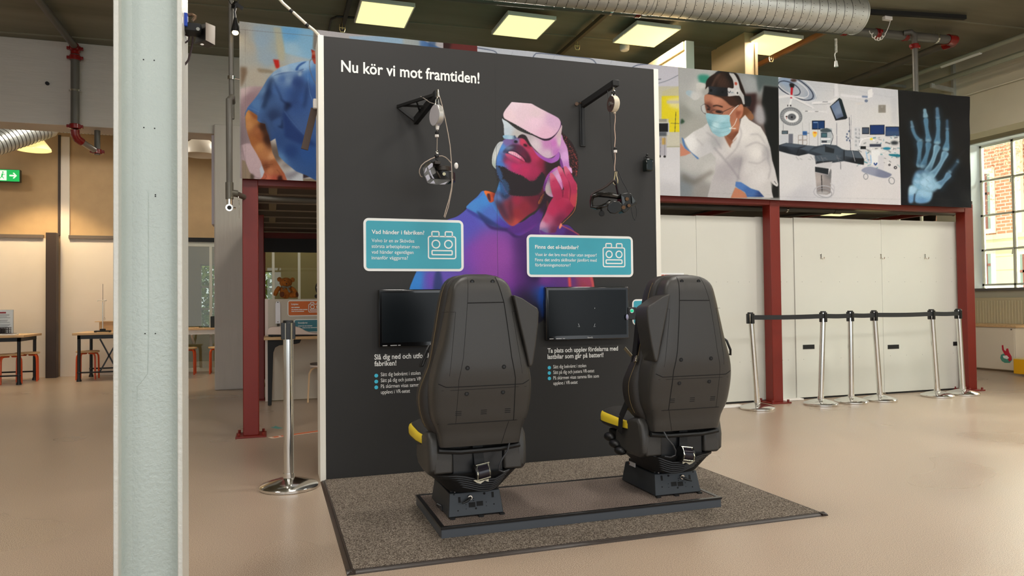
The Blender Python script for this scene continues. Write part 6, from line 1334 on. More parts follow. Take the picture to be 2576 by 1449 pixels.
    q = SB(); q.tube([(.145, -.10, .375), (.13, -.115, .335), (.10, -.12, .30), (.085, -.12, .27), (.085, -.115, .245), (.11, -.11, .235), (.14, -.10, .24)], .0045, 8); q.done('cable', mat('cable_dark_grey', (44, 46, 50), .35))
    # bellows
    for k in range(6):
        z0 = .145+.0115*k; w_ = .150+.017*k; d = .17+.008*k; P = []
        for j in range(40):
            a_ = 2*PI*j/40; c_, s_ = math.cos(a_), math.sin(a_); x = w_*math.copysign(abs(c_)**.6, c_); y = .17+d*math.copysign(abs(s_)**.6, s_)
            sag = .045*(abs(x)/.23)**2 - .016*math.cos((x-.05)*22)*(1 if s_ < 0 else .3)
            P.append((x, y-.012*math.cos(x*14)*(s_ < 0)-.03, z0+sag*.75))
        q = SB(); q.tube(P, .0062, 8, closed=True); q.done('bellows_fold', RUB)
    q = SB(); q.loft([[( (.135+.10*t_)*math.copysign(abs(math.cos(a_))**.6, math.cos(a_)), .14+(.165+.05*t_)*math.copysign(abs(math.sin(a_))**.6, math.sin(a_)), .13+.10*t_) for a_ in np.linspace(0, 2*PI, 32, endpoint=False)] for t_ in (0, .5, 1)]); q.done('bellows_core', MBLACK)
    # base box
    q = SB(); b0 = [(-.1425, 0, .006), (.1425, 0, .006), (.1425, .40, .006), (-.1425, .40, .006)]; b1 = [(-.130, .026, .118), (.130, .026, .118), (.130, .375, .118), (-.130, .375, .118)]
    q.loft([b0, b1]); bs_ = q.done('base_box', BASEM, bevel=.004)
    q = SB(); q.box(-.12, .12, .05, .35, .116, .14); q.done('base_top', SEATB, bs_)
    def on(x, z, dy=.0006): return (x, .006+.026*(z-.006)/.112*1-.0065-dy, z)
    def plate(mb, x0_, x1_, z0_, z1_): mb.add([on(x0_, z0_), on(x1_, z0_), on(x1_, z1_), on(x0_, z1_)], [(0, 1, 2, 3)])
    for a4 in ((-.036, -.002, .045, .068), (.004, .038, .048, .07), (-.088, -.076, .072, .098), (.085, .097, .082, .108)):
        q = SB(); plate(q, *a4); q.done('slot', GROOVE, bs_, smooth=False)
    for (x, z, r) in ((.048, .104, .006), (-.01, .085, .0025), (-.01, .075, .0025), (-.05, .06, .0022), (.055, .063, .0022), (-.092, .035, .0035), (.095, .05, .0035), (-.05, .04, .002), (.055, .045, .002), (.0, .038, .005), (-.108, .112, .004)):
        c_ = on(x, z); q = SB(); q.cyl(c_, (c_[0], c_[1]-.0006, c_[2]), r, n=12); q.done('hole', GROOVE, bs_, smooth=False)

    c_ = on(-.03, .094); q = SB(); q.cyl(c_, (c_[0], c_[1]-.016, c_[2]), .0115, n=18); kn = q.done('lock_nut', CHROME, bs_)
    q = SB(); q.tube([(c_[0]+.004, c_[1]-.018, c_[2]), (c_[0]-.018, c_[1]-.03, c_[2]-.010), (c_[0]-.045, c_[1]-.034, c_[2]-.02)], [.006, .007, .004], 10); q.done('lever', SEATB, kn)
    for x in (-.10, .10):
        q = SB(); q.cyl((x, .04, .118), (x, .04, .134), .006, n=10); q.tube([(x-.014, .04, .14), (x-.007, .035, .127), (x+.007, .035, .127), (x+.014, .04, .14)], .0022, 6); q.done('spring_bolt', mat('bolt_grey', (110, 110, 112), .3, .8), bs_)
    for (x, y) in ((-.125, -.008), (.02, -.010), (.13, -.008)):
        q = SB(); q.box(x-.012, x+.012, y-.012, y+.012, .0, .008); q.done('foot', SEATB, bs_)
    q = SB(); q.box(-.146, -.1425, .14, .19, .004, .028); q.tube([(-.147, .14, .03), (-.165, .15, .04), (-.165, .17, .03), (-.15, .18, .01)], .003, 6); q.done('side_clip', mat('bolt_grey', (110, 110, 112), .3, .8), bs_)
    return root, G
s1, G1 = build_seat(.637, 1, 'left black truck seat seen from behind, belt wing on its right side')
s2, G2 = build_seat(1.783, -1, 'right black truck seat seen from behind, its seat belt hanging on the left')
p0 = at(1584, 1159, 'x', 1.632); p1 = at(1599, 1176, 'x', 1.632)
tag_ = MB().box(1.628, 1.6312, min(p0.y, p1.y), max(p0.y, p1.y), p1.z, p0.z).build('type_label', mat('label_white', (214, 210, 208), .5), s2, smooth=False)
q = MB(); q.box(1.6272, 1.628, max(p0.y, p1.y)-.008, max(p0.y, p1.y), p1.z+.004, p0.z-.008); q.build('label_mark', mat('label_orange', (120, 60, 24), .5), s2, smooth=False)
# ------------------------------------------------------------------ ceiling: lamps, duct, pipes, rails
PANELIT = mat('lamp_diffuser', (255, 248, 196), .5, emit=(255, 244, 168), estr=1.15)
def ceiling_lamp(x, y, label, power=42):
    t_ = thing('ceiling_lamp', label, 'lamp', (x, y, 4.42), 'square ceiling lamps')
    MB().box(x-.30, x+.30, y-.33, y+.33, 4.435, 4.48).build('frame', WHITEP, t_, bevel=.003)
    MB().box(x-.283, x+.283, y-.313, y+.313, 4.431, 4.436).build('diffuser', PANELIT, t_, smooth=False)
    MB().box(x-.1, x+.1, y-.1, y+.1, 4.48, CEILZ).build('mount', WHITEP, t_)
    l = area('overhead_light', (x, y, 4.427), (0, 0, 0), .56, .62, power, (1.0, .92, .80)); return t_
lamp_lab = ['square yellow-lit ceiling lamp above the left half of the dark wall', 'square yellow-lit ceiling lamp above the middle of the dark wall', 'square yellow-lit ceiling lamp above the right bracket', 'square yellow-lit ceiling lamp half hidden behind the beige column']
for k, (u, v) in enumerate(((966, 39), (1316, 70), (1625, 92), (1930, 115))):
    p = at(u, v, 'z', 4.431); ceiling_lamp(p.x, p.y, lamp_lab[k])
for (x, y) in ((-3.0, 7.1), (-5.6, 7.1), (-.3, 7.6)):
    area('overhead_light', (x, y, 4.43), (0, 0, 0), .56, .62, 30, (1.0, .94, .84))  # lights without lamp bodies, added to brighten the back-left wall
for k, (x, y) in enumerate([(a_, b_) for b_ in (-.6, -4.6) for a_ in (-2.4, .3, 3.0, 5.7, 8.0)]):
    area('overhead_light', (x, y, 4.43), (0, 0, 0), .56, .62, 52, (1.0, .95, .88))   # unseen lights added for light from above around the photographer

# spiral duct
def duct_obj(name, a, b, r, label, pitch=.105, holes=True, parent=None, n=40, rib=.006):
    a = Vector(a); b = Vector(b); L_ = (b-a).length; d = (b-a).normalized(); x = d.cross(Vector((0, 0, 1))).normalized(); y = d.cross(x)
    q = MB(); q.cyl(a, b, r, n=n)
    o = q.build(name, GALV, parent); 
    if parent is None: tag(o, label, 'duct')
    s_ = MB(); turns = int(L_/pitch); pts = []
    for i in range(turns*24):
        t_ = i/24; an = 2*PI*t_; p = a+d*(pitch*t_)+(x*math.cos(an)+y*math.sin(an))*(r+.001); pts.append(p)
    s_.tube(pts, rib, 6); s_.build('spiral_seam', mat('seam_grey', (120, 122, 118), .4, .8), o)
    return o, d, x, y
da = Vector((-1.5, 2.20, 4.31)); db = Vector((5.93, 1.69, 4.31)); DR = .200
duct, d_, x_v, y_v = duct_obj('air_duct', da, db, DR, 'large silver spiral air duct with rows of small holes under the ceiling', .105, rib=.0035)
q = MB(); L_ = (db-da).length
for i in range(int(L_/.035)):
    if (i % 3) != 0: continue
    for k in range(11):
        an = -.25+k*.21+ i*.02 % .21; nrm = Vector((0, -math.cos(an), -math.sin(an))); c_ = da+d_*(i*.035+.5*.035)+nrm*DR
        if c_.x < .3: continue
        q.cyl(c_-nrm*.001, c_+nrm*.0012, .0042, n=5)
q.build('perforation', mat('hole_dark', (30, 32, 30), .7), duct, smooth=False)
q = MB(); q.cyl(db-Vector((.012, 0, 0)), db+Vector((.004, 0, 0)), DR+.004, n=40); q.build('end_cap', GALV, duct)
for x in (1.2, 3.4, 5.2):
    ya = 2.20-.0686*(x+1.5); q = MB(); q.cyl((x, ya, 4.31+DR), (x, ya, CEILZ), .004, n=8); q.cyl((x-.012, ya, 4.31), (x+.012, ya, 4.31), DR+.006, n=40); q.build('hanger_band', GALV, duct)

# grey water main with red couplings
PY0, PZ = 2.86, 4.385
def PYx(x): return PY0-.083*(x+1.0)
REDC = mat('red_coupling', (128, 15, 13), .25, coat=.4)
wm = thing('water_pipe', 'thick grey water pipe with red couplings running under the ceiling to the right', 'pipe', (3, 2.5, PZ))
pe = at(2388, 100, 'z', PZ); PY = pe.y
q = MB(); q.cyl((-1.0, PYx(-1.0), PZ), (pe.x, PYx(pe.x), PZ), .055, n=24); q.build('pipe', GREYPIPE, wm)
def coupling(c, ax, r=.062, par=wm, nm='coupling'):
    ax = Vector(ax); q = MB(); c = Vector(c); q.cyl(c-ax*.03, c+ax*.03, r, n=24); u_ = ax.cross(Vector((0, 0, 1))) if abs(ax.z) < .9 else Vector((1, 0, 0)); u_.normalize()
    for s_ in (-1, 1): q.box(*(lambda p: (p.x-.02, p.x+.02, p.y-.02, p.y+.02, p.z-.02, p.z+.02))(c+u_*s_*(r+.008)))
    o_ = q.build(nm, REDC, par, bevel=.006)
    return o_
for u, v in ((1577, 52), (2108, 84), (2193, 90), (2267, 95)): p = at(u, v, 'z', PZ); coupling((p.x, PYx(p.x), PZ), (1, -.083, 0))
PY = PYx(pe.x)
q = MB(); q.tube([(pe.x-.03, PY, PZ), (pe.x+.07, PY, PZ), (pe.x+.11, PY+.06, PZ), (pe.x+.10, PY+.16, PZ)], [.066, .070, .072, .064], 16); q.build('red_elbow', REDC, wm)
q = MB(); q.cyl((pe.x+.10, PY+.14, PZ), (pe.x+.16, 8.6, PZ), .045, n=20); q.build('branch_pipe', GREYPIPE, wm)
dx = at(2288, 150, 'y', PYx(7.4)-.02).x; PY = PYx(dx)
q = MB(); q.tube([(dx-.10, PY-.05, PZ+.01), (dx-.03, PY-.10, PZ+.01), (dx, PY-.12, PZ-.03), (dx, PY-.12, PZ-.10), (dx, PY-.12, 2.33)], .033, 16); q.build('drop_pipe', GREYPIPE, wm)
coupling((dx, PY-.12, PZ-.17), (0, 0, 1), .046)
for u in (1510, 1968, 2353):
    p = at(u, 47+(u-1510)*.06, 'z', PZ); PY = PYx(p.x); q = MB(); q.cyl((p.x-.014, PY, PZ), (p.x+.014, PY, PZ), .060, n=24); q.cyl((p.x, PY, PZ+.055), (p.x, PY, CEILZ-.004), .005, n=8); q.build('pipe_clamp', CHROME, wm)

# thin rails and pipes along the ceiling
def rail(p, q_, w, h, label, m, name='ceiling_rail', cat='rail', hang=None):
    o = MB().bar(p, q_, w, h).build(name, m, bevel=.002); tag(o, label, cat)
    if hang:
        g_ = MB()
        for f in hang: c_ = Vector(p).lerp(Vector(q_), f); g_.cyl(c_, (c_.x, c_.y, CEILZ), .008, n=8)
        g_.build('hanger', GALV, o)
    return o
BR = mat('brown_rail', (92, 78, 58), .45); GR2 = mat('grey_green_rail', (106, 108, 94), .4); DKR = mat('dark_rail', (40, 34, 28), .5)
rail((.51, 2.9, 4.49), (.51, 5.7, 4.49), .045, .05, 'dark ceiling rail crossing left of the first square lamp', DKR, hang=(.3, .8))
q = MB(); q.tube([(.36, 5.1, 4.50), (.36, 3.96, 4.50), (.42, 3.86, 4.50), (.9, 3.80, 4.50)], .014, 8); tag(q.build('ceiling_conduit', DKR), 'thin dark conduit bending towards the first square ceiling lamp', 'conduit')
rail((3.40, 2.4, 4.49), (3.40, 6.5, 4.49), .05, .05, 'brown ceiling rail between the second and third square lamps', BR, hang=(.2, .7))
rail((6.29, 2.3, 4.49), (6.32, 7.5, 4.49), .05, .06, 'orange-brown ceiling rail right of the beige column', mat('copper_rail', (150, 104, 66), .4), hang=(.2, .8))
trk = rail((6.1, 1.98, 4.50), (7.62, 1.74, 4.50), .05, .05, 'black power track on the ceiling beyond the end of the silver duct', MBLACK, 'power_track', 'track')
# brackets / shackles on rails
def shackle(u, v, z, label):
    p = at(u, v, 'z', z); q = MB()
    for s_ in (-1, 1): q.tube([p+Vector((s_*.028, 0, .05)), p+Vector((s_*.034, 0, 0)), p+Vector((s_*.022, 0, -.04))], .006, 6)
    q.tube([p+Vector((-.034, 0, .01)), p+Vector((.034, 0, .01))], .006, 6); q.tube([p+Vector((0, 0, -.01)), p+Vector((0, 0, CEILZ-z))], .006, 6); q.tube([p+Vector((-.022, 0, -.04)), p+Vector((.022, 0, -.04))], .006, 6)
    tag(q.build('rail_clip', mat('brassy_clip', (196, 170, 120), .3, .8)), label, 'clip')
shackle(861, 72, 4.40, 'small brass-coloured clip hanging left of the first square lamp'); shackle(1452, 117, 4.40, 'small brass-coloured clip between the second and third square lamps'); shackle(1940, 148, 4.40, 'small pale clip hanging right of the beige column')
p = at(1571, 118, 'z', 4.49); q = MB(); q.lathe([(.05, -.05), (.06, -.04), (.065, 0), (.06, .04), (.05, .06)], (p.x, p.y, 4.49), 24); tag(q.build('smoke_detector', WHITEP), 'round white smoke detector beside the third square ceiling lamp', 'smoke detector')
# spiral cord with plug, hanging plug with coil
pc = at(2233, 45, 'z', 4.46); q = MB(); q.box(pc.x-.06, pc.x+.05, pc.y-.025, pc.y+.025, 4.43, 4.473); pl = tag(q.build('track_adapter', WHITEP, bevel=.004), 'white power adapter clipped into the black ceiling track', 'adapter')
pts = []
ce = at(2190, 76, 'y', 1.95); c0 = Vector((pc.x+.04, pc.y, 4.44))
for i in range(60):
    t_ = i/59; b_ = c0.lerp(ce, t_); b_.z = c0.z*(1-t_)+ce.z*t_-.16*math.sin(PI*t_)**.7; a_ = t_*2*PI*8; k = .018*min(1, max(0, (t_-.2)*5)); pts.append(b_+Vector((0, math.cos(a_)*k, math.sin(a_)*k)))
q = MB(); q.tube(pts, .0045, 6); q.build('coiled_cord', WHITEP, pl)
pk = at(2103, 97, 'y', PYx(6.2)-.1); q = MB(); pts = [pk+Vector((.012*math.cos(i*1.2), .012*math.sin(i*1.2), -i*.0028)) for i in range(60)]; q.tube(pts, .004, 6); e_ = pts[-1]; q.tube([e_, e_+Vector((-.01, 0, -.03)), e_+Vector((.005, 0, -.11))], .005, 6)
hp = q.build('hanging_plug', WHITEP); tag(hp, 'white coiled cord with a plug hanging from the grey water pipe', 'plug')
q = MB(); q.cyl(e_+Vector((.005, 0, -.10)), e_+Vector((.008, 0, -.17)), .016, .024, 12); q.build('plug', WHITEP, hp, bevel=.003)

# beige column, slanting white wall panel and dark screen above the mezzanine
MB_ = MB().box(5.42, 5.56, 3.02, 3.76, 2.315, CEILZ).build('beige_column', mat('beige_paint', (224, 192, 146), .5), smooth=False, bevel=.004); tag(MB_, 'beige rectangular column rising from the mezzanine to the ceiling', 'column')
MB().box(5.56, 5.60, 3.0, 3.10, 2.315, CEILZ).build('timber_edge', mat('timber_edge', (150, 120, 80), .5), MB_, smooth=False)
wpn = tag(MB().box(4.56, 4.66, 3.03, 7.0, 2.315, 4.33).build('low_partition', mat('warm_lit_white', (232, 200, 150), .5), smooth=False), 'pale freestanding partition wall on the mezzanine seen in steep perspective', 'partition')  # warm light painted into the white face; rim brighter, end greyer
MB().box(4.55, 4.665, 3.0, 3.03, 2.315, 4.345).build('end_board', mat('grey_white', (206, 206, 190), .5), wpn, smooth=False); MB().box(4.53, 4.56, 3.03, 7.0, 4.24, 4.34).build('top_rail', mat('cream_rail', (240, 220, 170), .5), wpn, smooth=False)
pa, pb = at(1428, 129, 'y', 6.3), at(1532, 172, 'y', 6.3)
pa.z = min(pa.z, 4.45); tv = tag(MB().box(pa.x, pb.x, 6.30, 6.36, pb.z-.05, pa.z).build('hanging_screen', MBLACK, bevel=.004), 'black flat screen hanging from the ceiling behind the photo banner', 'screen')
MB().cyl(((pa.x+pb.x)/2, 6.33, pa.z), ((pa.x+pb.x)/2, 6.33, CEILZ), .015).build('screen_pole', MBLACK, tv)

# window-side cable ladder, tube and conduit on the downstand beam
lad = thing('cable_ladder', 'steel cable ladder with brackets and reddish cables along the window-side beam', 'cable ladder', (8.9, 4, 4.1))
for z, x in ((4.30, 8.93), (4.17, 8.62)):
    q = MB(); q.bar((x, -2, z), (x, 8.9, z), .02, .05); q.build('side_rail', mat('grey_green_metal', (150, 156, 140), .4, .5), lad)
q = MB()
for k in range(26): q.bar((8.93, 1.0+.3*k, 4.29), (8.62, 1.0+.3*k, 4.16), .012, .012)
q.build('rung', mat('rung_dark', (76, 74, 62), .5), lad)
q = MB(); q.tube([(8.80, -2, 4.255), (8.82, 2.5, 4.25), (8.80, 8.9, 4.255)], .008, 6); q.tube([(8.75, -2, 4.23), (8.73, 3.5, 4.22), (8.75, 8.9, 4.235)], .007, 6); q.build('cables', mat('red_brown_cable', (140, 56, 40), .5), lad)
for y in (3.05, 5.6): q = MB(); q.box(8.95, 9.0, y, y+.04, 4.0, CEILZ-.05); q.bar((8.98, y+.02, 4.10), (8.55, y+.02, 4.14), .03, .06); q.build('bracket', GALV, lad)
q = MB(); q.cyl((8.62, -2, 4.40), (8.62, 8.9, 4.40), .03, n=12); tb = tag(q.build('lamp_rail', mat('pale_green_rail', (160, 164, 144), .4)), 'pale tube light rail mounted above the cable ladder', 'rail')
q = MB(); q.cyl((8.62, 2.35, 4.375), (8.62, 2.95, 4.375), .022, n=12); q.build('light_tube', mat('white_tube', (236, 238, 230), .4), tb)
q = MB(); q.box(8.61, 8.99, 3.9, 3.92, 4.38, 4.42); q.box(8.61, 8.99, 7.0, 7.02, 4.38, 4.42); q.build('support', GALV, tb)
q = MB(); q.cyl((8.975, -2, 3.98), (8.975, 8.9, 3.98), .012, n=10); tag(q.build('conduit', mat('white_conduit', (206, 200, 180), .4)), 'thin white conduit running along the window-side beam below the cable ladder', 'conduit')

# ------------------------------------------------------------------ left side: sprinkler pipe, vertical pipes, speaker, clip lamp
p0 = at(192, 113, 'y', 5.78); x0 = p0.x
sp = thing('sprinkler_pipe', 'thin grey pipe with red couplings coming along the ceiling and down the white cross beam', 'pipe', (x0, 5.7, 3.4))
r = .042; zc = 4.46
q = MB(); q.cyl((x0-.02, 1.5, zc), (x0, 5.68, zc), r, n=18); q.build('ceiling_run', GREYPIPE, sp)
q = MB(); q.cyl((x0, 5.72, 4.38), (x0, 5.72, 3.42), r+.008, n=18); q.build('drop', GREYPIPE, sp)
REDC2 = REDC
def coup2(c, ax, rr): return coupling(c, ax, rr, sp)
q = MB(); q.tube([(x0, 5.66, zc), (x0, 5.72, zc-.03), (x0, 5.72, zc-.10)], .055, 14); q.build('elbow', REDC, sp)
for z in (4.44, 4.32, 3.44): coup2((x0, 5.72, z), (0, 0, 1), .066)
q = MB(); q.tube([(x0, 5.72, 3.40), (x0, 5.73, 3.34), (x0+.02, 5.75, 3.29), (x0+.06, 5.80, 3.26)], .052, 14); q.build('elbow', REDC, sp)
q = MB(); q.cyl((x0+.05, 5.79, 3.27), (x0+.17, 6.0, 3.20), .038, n=14); q.build('connector', mat('brushed_fitting', (170, 166, 158), .3, .8), sp)
coup2((x0+.19, 6.03, 3.19), (0, 0, 1), .058); q = MB(); q.cyl((x0+.19, 6.03, 3.15), (x0+.19, 6.03, 3.47), .035, n=14); q.build('rear_pipe', GREYPIPE, sp)
for z in (3.90,): q = MB(); q.cyl((x0, 5.72, z-.012), (x0, 5.72, z+.012), r+.014, n=18); q.box(x0-.07, x0+.07, 5.72, 5.76, z-.01, z+.01); q.build('pipe_clamp', CHROME, sp)
q = MB(); q.cyl((x0-.012, 3.9, zc), (x0-.012, 3.93, zc), r+.012, n=18); q.box(x0-.08, x0+.06, 3.9, 3.93, zc-.01, zc+.01); q.build('pipe_clamp', CHROME, sp)

vp = thing('riser_pipe', 'dark grey vertical riser pipe with a valve beside the left end of the photo banner', 'pipe', (-.63, 1.75, 2))
xa = at(581, 100, 'y', 1.78).x; xb = at(577, 400, 'y', 1.70).x
q = MB(); q.tube([(xa, 1.80, CEILZ-.002), (xa, 1.80, 3.2), (xa+.005, 1.80, 2.72)], .021, 16); q.build('upper_pipe', GREYPIPE, vp)
q = MB(); q.tube([(xa+.01, 1.80, 2.86), (xb+.02, 1.72, 2.885), (xb, 1.70, 2.86), (xb, 1.70, 2.13)], [.024, .027, .027, .025], 16); q.build('lower_pipe', GREYPIPE, vp)
q = MB(); q.cyl((xb, 1.70, 2.16), (xb, 1.70, 2.02), .032, n=18); q.cyl((xb, 1.70, 2.075), (xb+.06, 1.72, 2.07), .029, n=18); q.build('tee', mat('tee_iron', (104, 100, 90), .35, .4), vp)
q = MB(); q.tube([(xb+.05, 1.72, 2.07), (xb+.12, 1.90, 2.065), (.2, 2.12, 2.085), (3.0, 2.2, 2.13)], .024, 16); q.build('horizontal_pipe', GREYPIPE, vp)
q = MB(); q.cyl((xb, 1.70, 2.02), (xb, 1.70, 1.97), .023, n=16); q.cyl((xb, 1.72, 1.95), (xb, 1.665, 1.945), .026, .03, 18); q.build('valve', CHROME, vp)
q = MB(); q.cyl((xb, 1.664, 1.9445), (xb, 1.660, 1.944), .017, n=18); q.build('valve_bore', MBLACK, vp)
q = MB(); q.tube([(xb+.03, 1.69, 1.945), (xb+.05, 1.69, 1.945)], .008, 8); q.tube([(xb+.068, 1.70, 2.05), (xb+.075, 1.69, 2.0), (xb+.075, 1.69, 1.86)], .003, 6); q.build('pull_ring', CHROME, vp)
q = MB(); q.cyl((xa, 1.80, 3.055), (xa, 1.80, 3.085), .03, n=18); q.cyl((xa, 1.80, 3.07), (xa+.14, 1.80, 3.06), .006, n=8); q.build('pipe_clamp', CHROME, vp)

clp = at(592, 66, 'y', 1.70)
cl = thing('clip_lamp', 'small black clip lamp with glowing bulb hooked to the riser pipe', 'lamp', (clp.x, 1.7, clp.z))
q = MB(); q.lathe([(.012, .07), (.016, .05), (.022, .02), (.034, -.035), (.037, -.05)], clp, 20, cap=False); q.build('shade', BLACK, cl)
q = MB(); q.ball(clp+Vector((0, 0, -.055)), (.026, .026, .02)); q.build('bulb', mat('warm_bulb', (255, 240, 200), .3, emit=(255, 226, 160), estr=9), cl)
q = MB(); q.tube([clp+Vector((0, 0, .07)), clp+Vector((-.006, 0, .12)), clp+Vector((.006, 0, .17)), clp+Vector((.004, 0, .19))], .009, 8); q.bar(clp+Vector((0, 0, .19)), clp+Vector((.06, 0, .155)), .02, .03); q.bar(clp+Vector((-.02, .06, .185)), clp+Vector((.01, .0, .20)), .03, .03); q.build('clip', BLACK, cl)
q = MB(); q.tube([clp+Vector((.01, 0, .19)), clp+Vector((.035, 0, .24)), clp+Vector((.02, 0, .31)), clp+Vector((-.03, .03, .32)), clp+Vector((-.07, .04, .27)), clp+Vector((-.04, .03, .20)), clp+Vector((-.01, 0, .17))], .0035, 6); q.build('cord', BLACK, cl)

spk = thing('loudspeaker', 'small black box loudspeaker on a bracket fixed to the white steel column', 'loudspeaker', (-.53, -2.1, 2.06))
def K(x, y, yy): return at(440+x/6.44, y/6.44, 'y', yy)
yy = -2.12
body = [K(500, 368, yy-.03), K(655, 432, yy+.03), K(650, 735, yy+.03), K(500, 655, yy-.03)]
bk = [K(430, 385, yy+.05), K(560, 440, yy+.10), K(545, 790, yy+.10), K(300, 710, yy+.04)]
q = MB(); q.loft([body, bk]); q.build('cabinet', mat('speaker_black', (22, 18, 16), .4), spk, bevel=.004)
q = MB(); q.prism([b_+Vector((0, -.002, 0)) for b_ in body], (0, -.002, 0)); q.build('grille', mat('speaker_grille', (104, 88, 76), .35), spk)
q = MB(); a_, b_ = K(165, 385, yy), K(430, 545, yy); q.box(a_.x-.004, b_.x, yy-.02, yy+.04, b_.z, a_.z); q.build('bracket', MBLACK, spk, bevel=.003)
p = K(375, 475, yy-.022); q = MB(); q.cyl(p, p+Vector((0, -.004, 0)), .0065, n=6); q.build('bolt', CHROME, spk)
p = K(440, 720, yy-.02); q = MB(); q.ball(p, (.006, .003, .003)); q.build('socket', WHITEP, spk)
p = K(155, 335, yy-.02); q = MB(); q.box(p.x-.006, p.x+.010, yy-.03, yy, p.z-.02, p.z+.025); q.build('blue_tie', mat('blue_plastic', (24, 70, 180), .4), spk, bevel=.002)
q = MB(); q.tube([K(170, 250, yy), K(280, 235, yy), K(330, 265, yy), K(320, 300, yy), K(290, 340, yy)], .006, 8); q.build('bracket_hook', mat('bronze_rod', (110, 86, 64), .35, .6), spk)
q = MB(); q.tube([K(290, 600, yy), K(285, 700, yy), K(255, 850, yy), K(215, 980, yy), K(160, 1050, yy)], .0035, 6); q.tube([K(160, 560, yy), K(235, 590, yy), K(230, 650, yy), K(165, 695, yy)], .003, 6); q.build('cable', mat('maroon_cable', (40, 18, 20), .4), spk)

# ducts beyond the cross beam
dA, *_ = duct_obj('air_duct', (-4.6, 6.9, 3.10), (-3.55, 8.0, 3.93), .17, 'silver spiral air duct slanting down at the far left behind the white beam', .06, rib=.006)
dB, *_ = duct_obj('air_duct', (-3.6, 8.35, 4.06), (2.5, 8.35, 4.06), .15, 'brownish spiral air duct running along the back wall under the ceiling', .05, rib=.004)
q = MB(); q.tube([(-3.6, 8.05, 3.93), (-3.68, 8.2, 4.02), (-3.55, 8.33, 4.06)], .155, 20); q.build('elbow', mat('smooth_duct', (170, 160, 140), .35, .8), dB)

# pendant lamps
pl_ = at(84, 378, 'y', 8.1)
pd = thing('pendant_lamp', 'glowing cream cone-shaped pendant lamp at the far left by the back wall', 'lamp', (pl_.x, 8.1, pl_.z))
q = MB(); q.lathe([(.03, .30), (.06, .27), (.235, .03), (.24, .0), (.225, .0), (.05, .26)], (pl_.x, 8.1, pl_.z), 40, cap=False)
q.build('shade', mat('lit_shade', (255, 236, 176), .5, emit=(255, 226, 146), estr=.9), pd)
q = MB(); q.ball((pl_.x, 8.1, pl_.z+.09), .05); q.build('bulb', mat('warm_bulb', (255, 240, 200), .3, emit=(255, 226, 160), estr=9), pd)
q = MB(); q.cyl((pl_.x, 8.1, pl_.z+.28), (pl_.x, 8.1, CEILZ), .006, n=8); q.build('cord', MBLACK, pd)
l = bpy.data.lights.new('pendant_light', 'SPOT'); l.energy = 170; l.color = (1, .78, .46); l.spot_size = math.radians(104); l.spot_blend = .35; l.shadow_soft_size = .12
o = bpy.data.objects.new('pendant_light', l); o.location = (pl_.x, 8.1, pl_.z-.02); COL.objects.link(o)
pm = at(505, 391, 'y', 7.4)
p2 = thing('pendant_lamp', 'unlit white bowl-shaped pendant lamp seen between the steel column and the concrete pillar', 'lamp', (pm.x, 7.4, pm.z))
q = MB(); q.lathe([(.02, .30), (.09, .27), (.20, .18), (.26, .06), (.27, .0), (.255, .0), (.18, .16), (.06, .25)], (pm.x, 7.4, pm.z), 40, cap=False); q.build('shade', mat('milky_shade', (244, 232, 212), .35), p2)
q = MB(); q.cyl((pm.x, 7.4, pm.z+.28), (pm.x, 7.4, CEILZ), .006, n=8); q.build('cord', WHITEP, p2)

# exit sign
ES = thing('exit_sign', 'green emergency exit sign with a white arrow, cut by the left picture edge', 'sign', (-4.4, 8.9, 3.2))
pa, pb = at(50, 427, 'y', 8.84), at(50, 457, 'y', 8.84); X1_, Z1_, Z0_ = pa.x, pa.z+.0, pb.z-.005; X0_ = X1_-.42
MB().box(X0_, X1_, 8.845, 8.93, Z0_, Z1_).build('case', mat('sign_case', (60, 66, 60), .4), ES, bevel=.003)
q = MB(); q.bar(((X0_+X1_)/2, 8.9, Z1_), ((X0_+X1_)/2, 9.02, Z1_+.02), .04, .02); q.build('bracket', GREYPIPE, ES)
SG = mat('sign_green', (20, 190, 90), .4, emit=(20, 190, 90), estr=.6); SW = mat('sign_white', (240, 250, 240), .4, emit=(240, 255, 240), estr=.7)
MB().box(X0_+.006, X1_-.006, 8.842, 8.845, Z0_+.006, Z1_-.006).build('face', SG, ES, smooth=False)
H_ = Z1_-Z0_; zc_ = (Z0_+Z1_)/2
q = MB(); y_ = 8.8415; arr = [(-.145, .012), (-.075, .012), (-.10, .042), (-.082, .048), (-.042, .0), (-.082, -.048), (-.10, -.042), (-.075, -.012), (-.145, -.012)]
q.prism([(X1_+a_, y_, zc_+b_) for a_, b_ in arr], (0, -.001, 0)); q.build('arrow', SW, ES, smooth=False)
q = MB(); q.box(X1_-.29, X1_-.185, y_-.001, y_, Z0_+.02, Z1_-.02); dr = q.build('door_symbol', SW, ES, smooth=False)
q = MB(); y2 = y_-.0012; q.ball((X1_-.235, y2, zc_+.05), (.012, .001, .012)); q.bar((X1_-.24, y2, zc_+.03), (X1_-.25, y2, zc_-.02), .022, .001, up=(0, 1, 0)); q.bar((X1_-.25, y2, zc_-.02), (X1_-.22, y2, zc_-.05), .012, .001, up=(0, 1, 0)); q.bar((X1_-.25, y2, zc_-.02), (X1_-.28, y2, zc_-.055), .012, .001, up=(0, 1, 0)); q.bar((X1_-.242, y2, zc_+.025), (X1_-.205, y2, zc_+.01), .010, .001, up=(0, 1, 0)); q.build('running_figure', SG, dr, smooth=False)

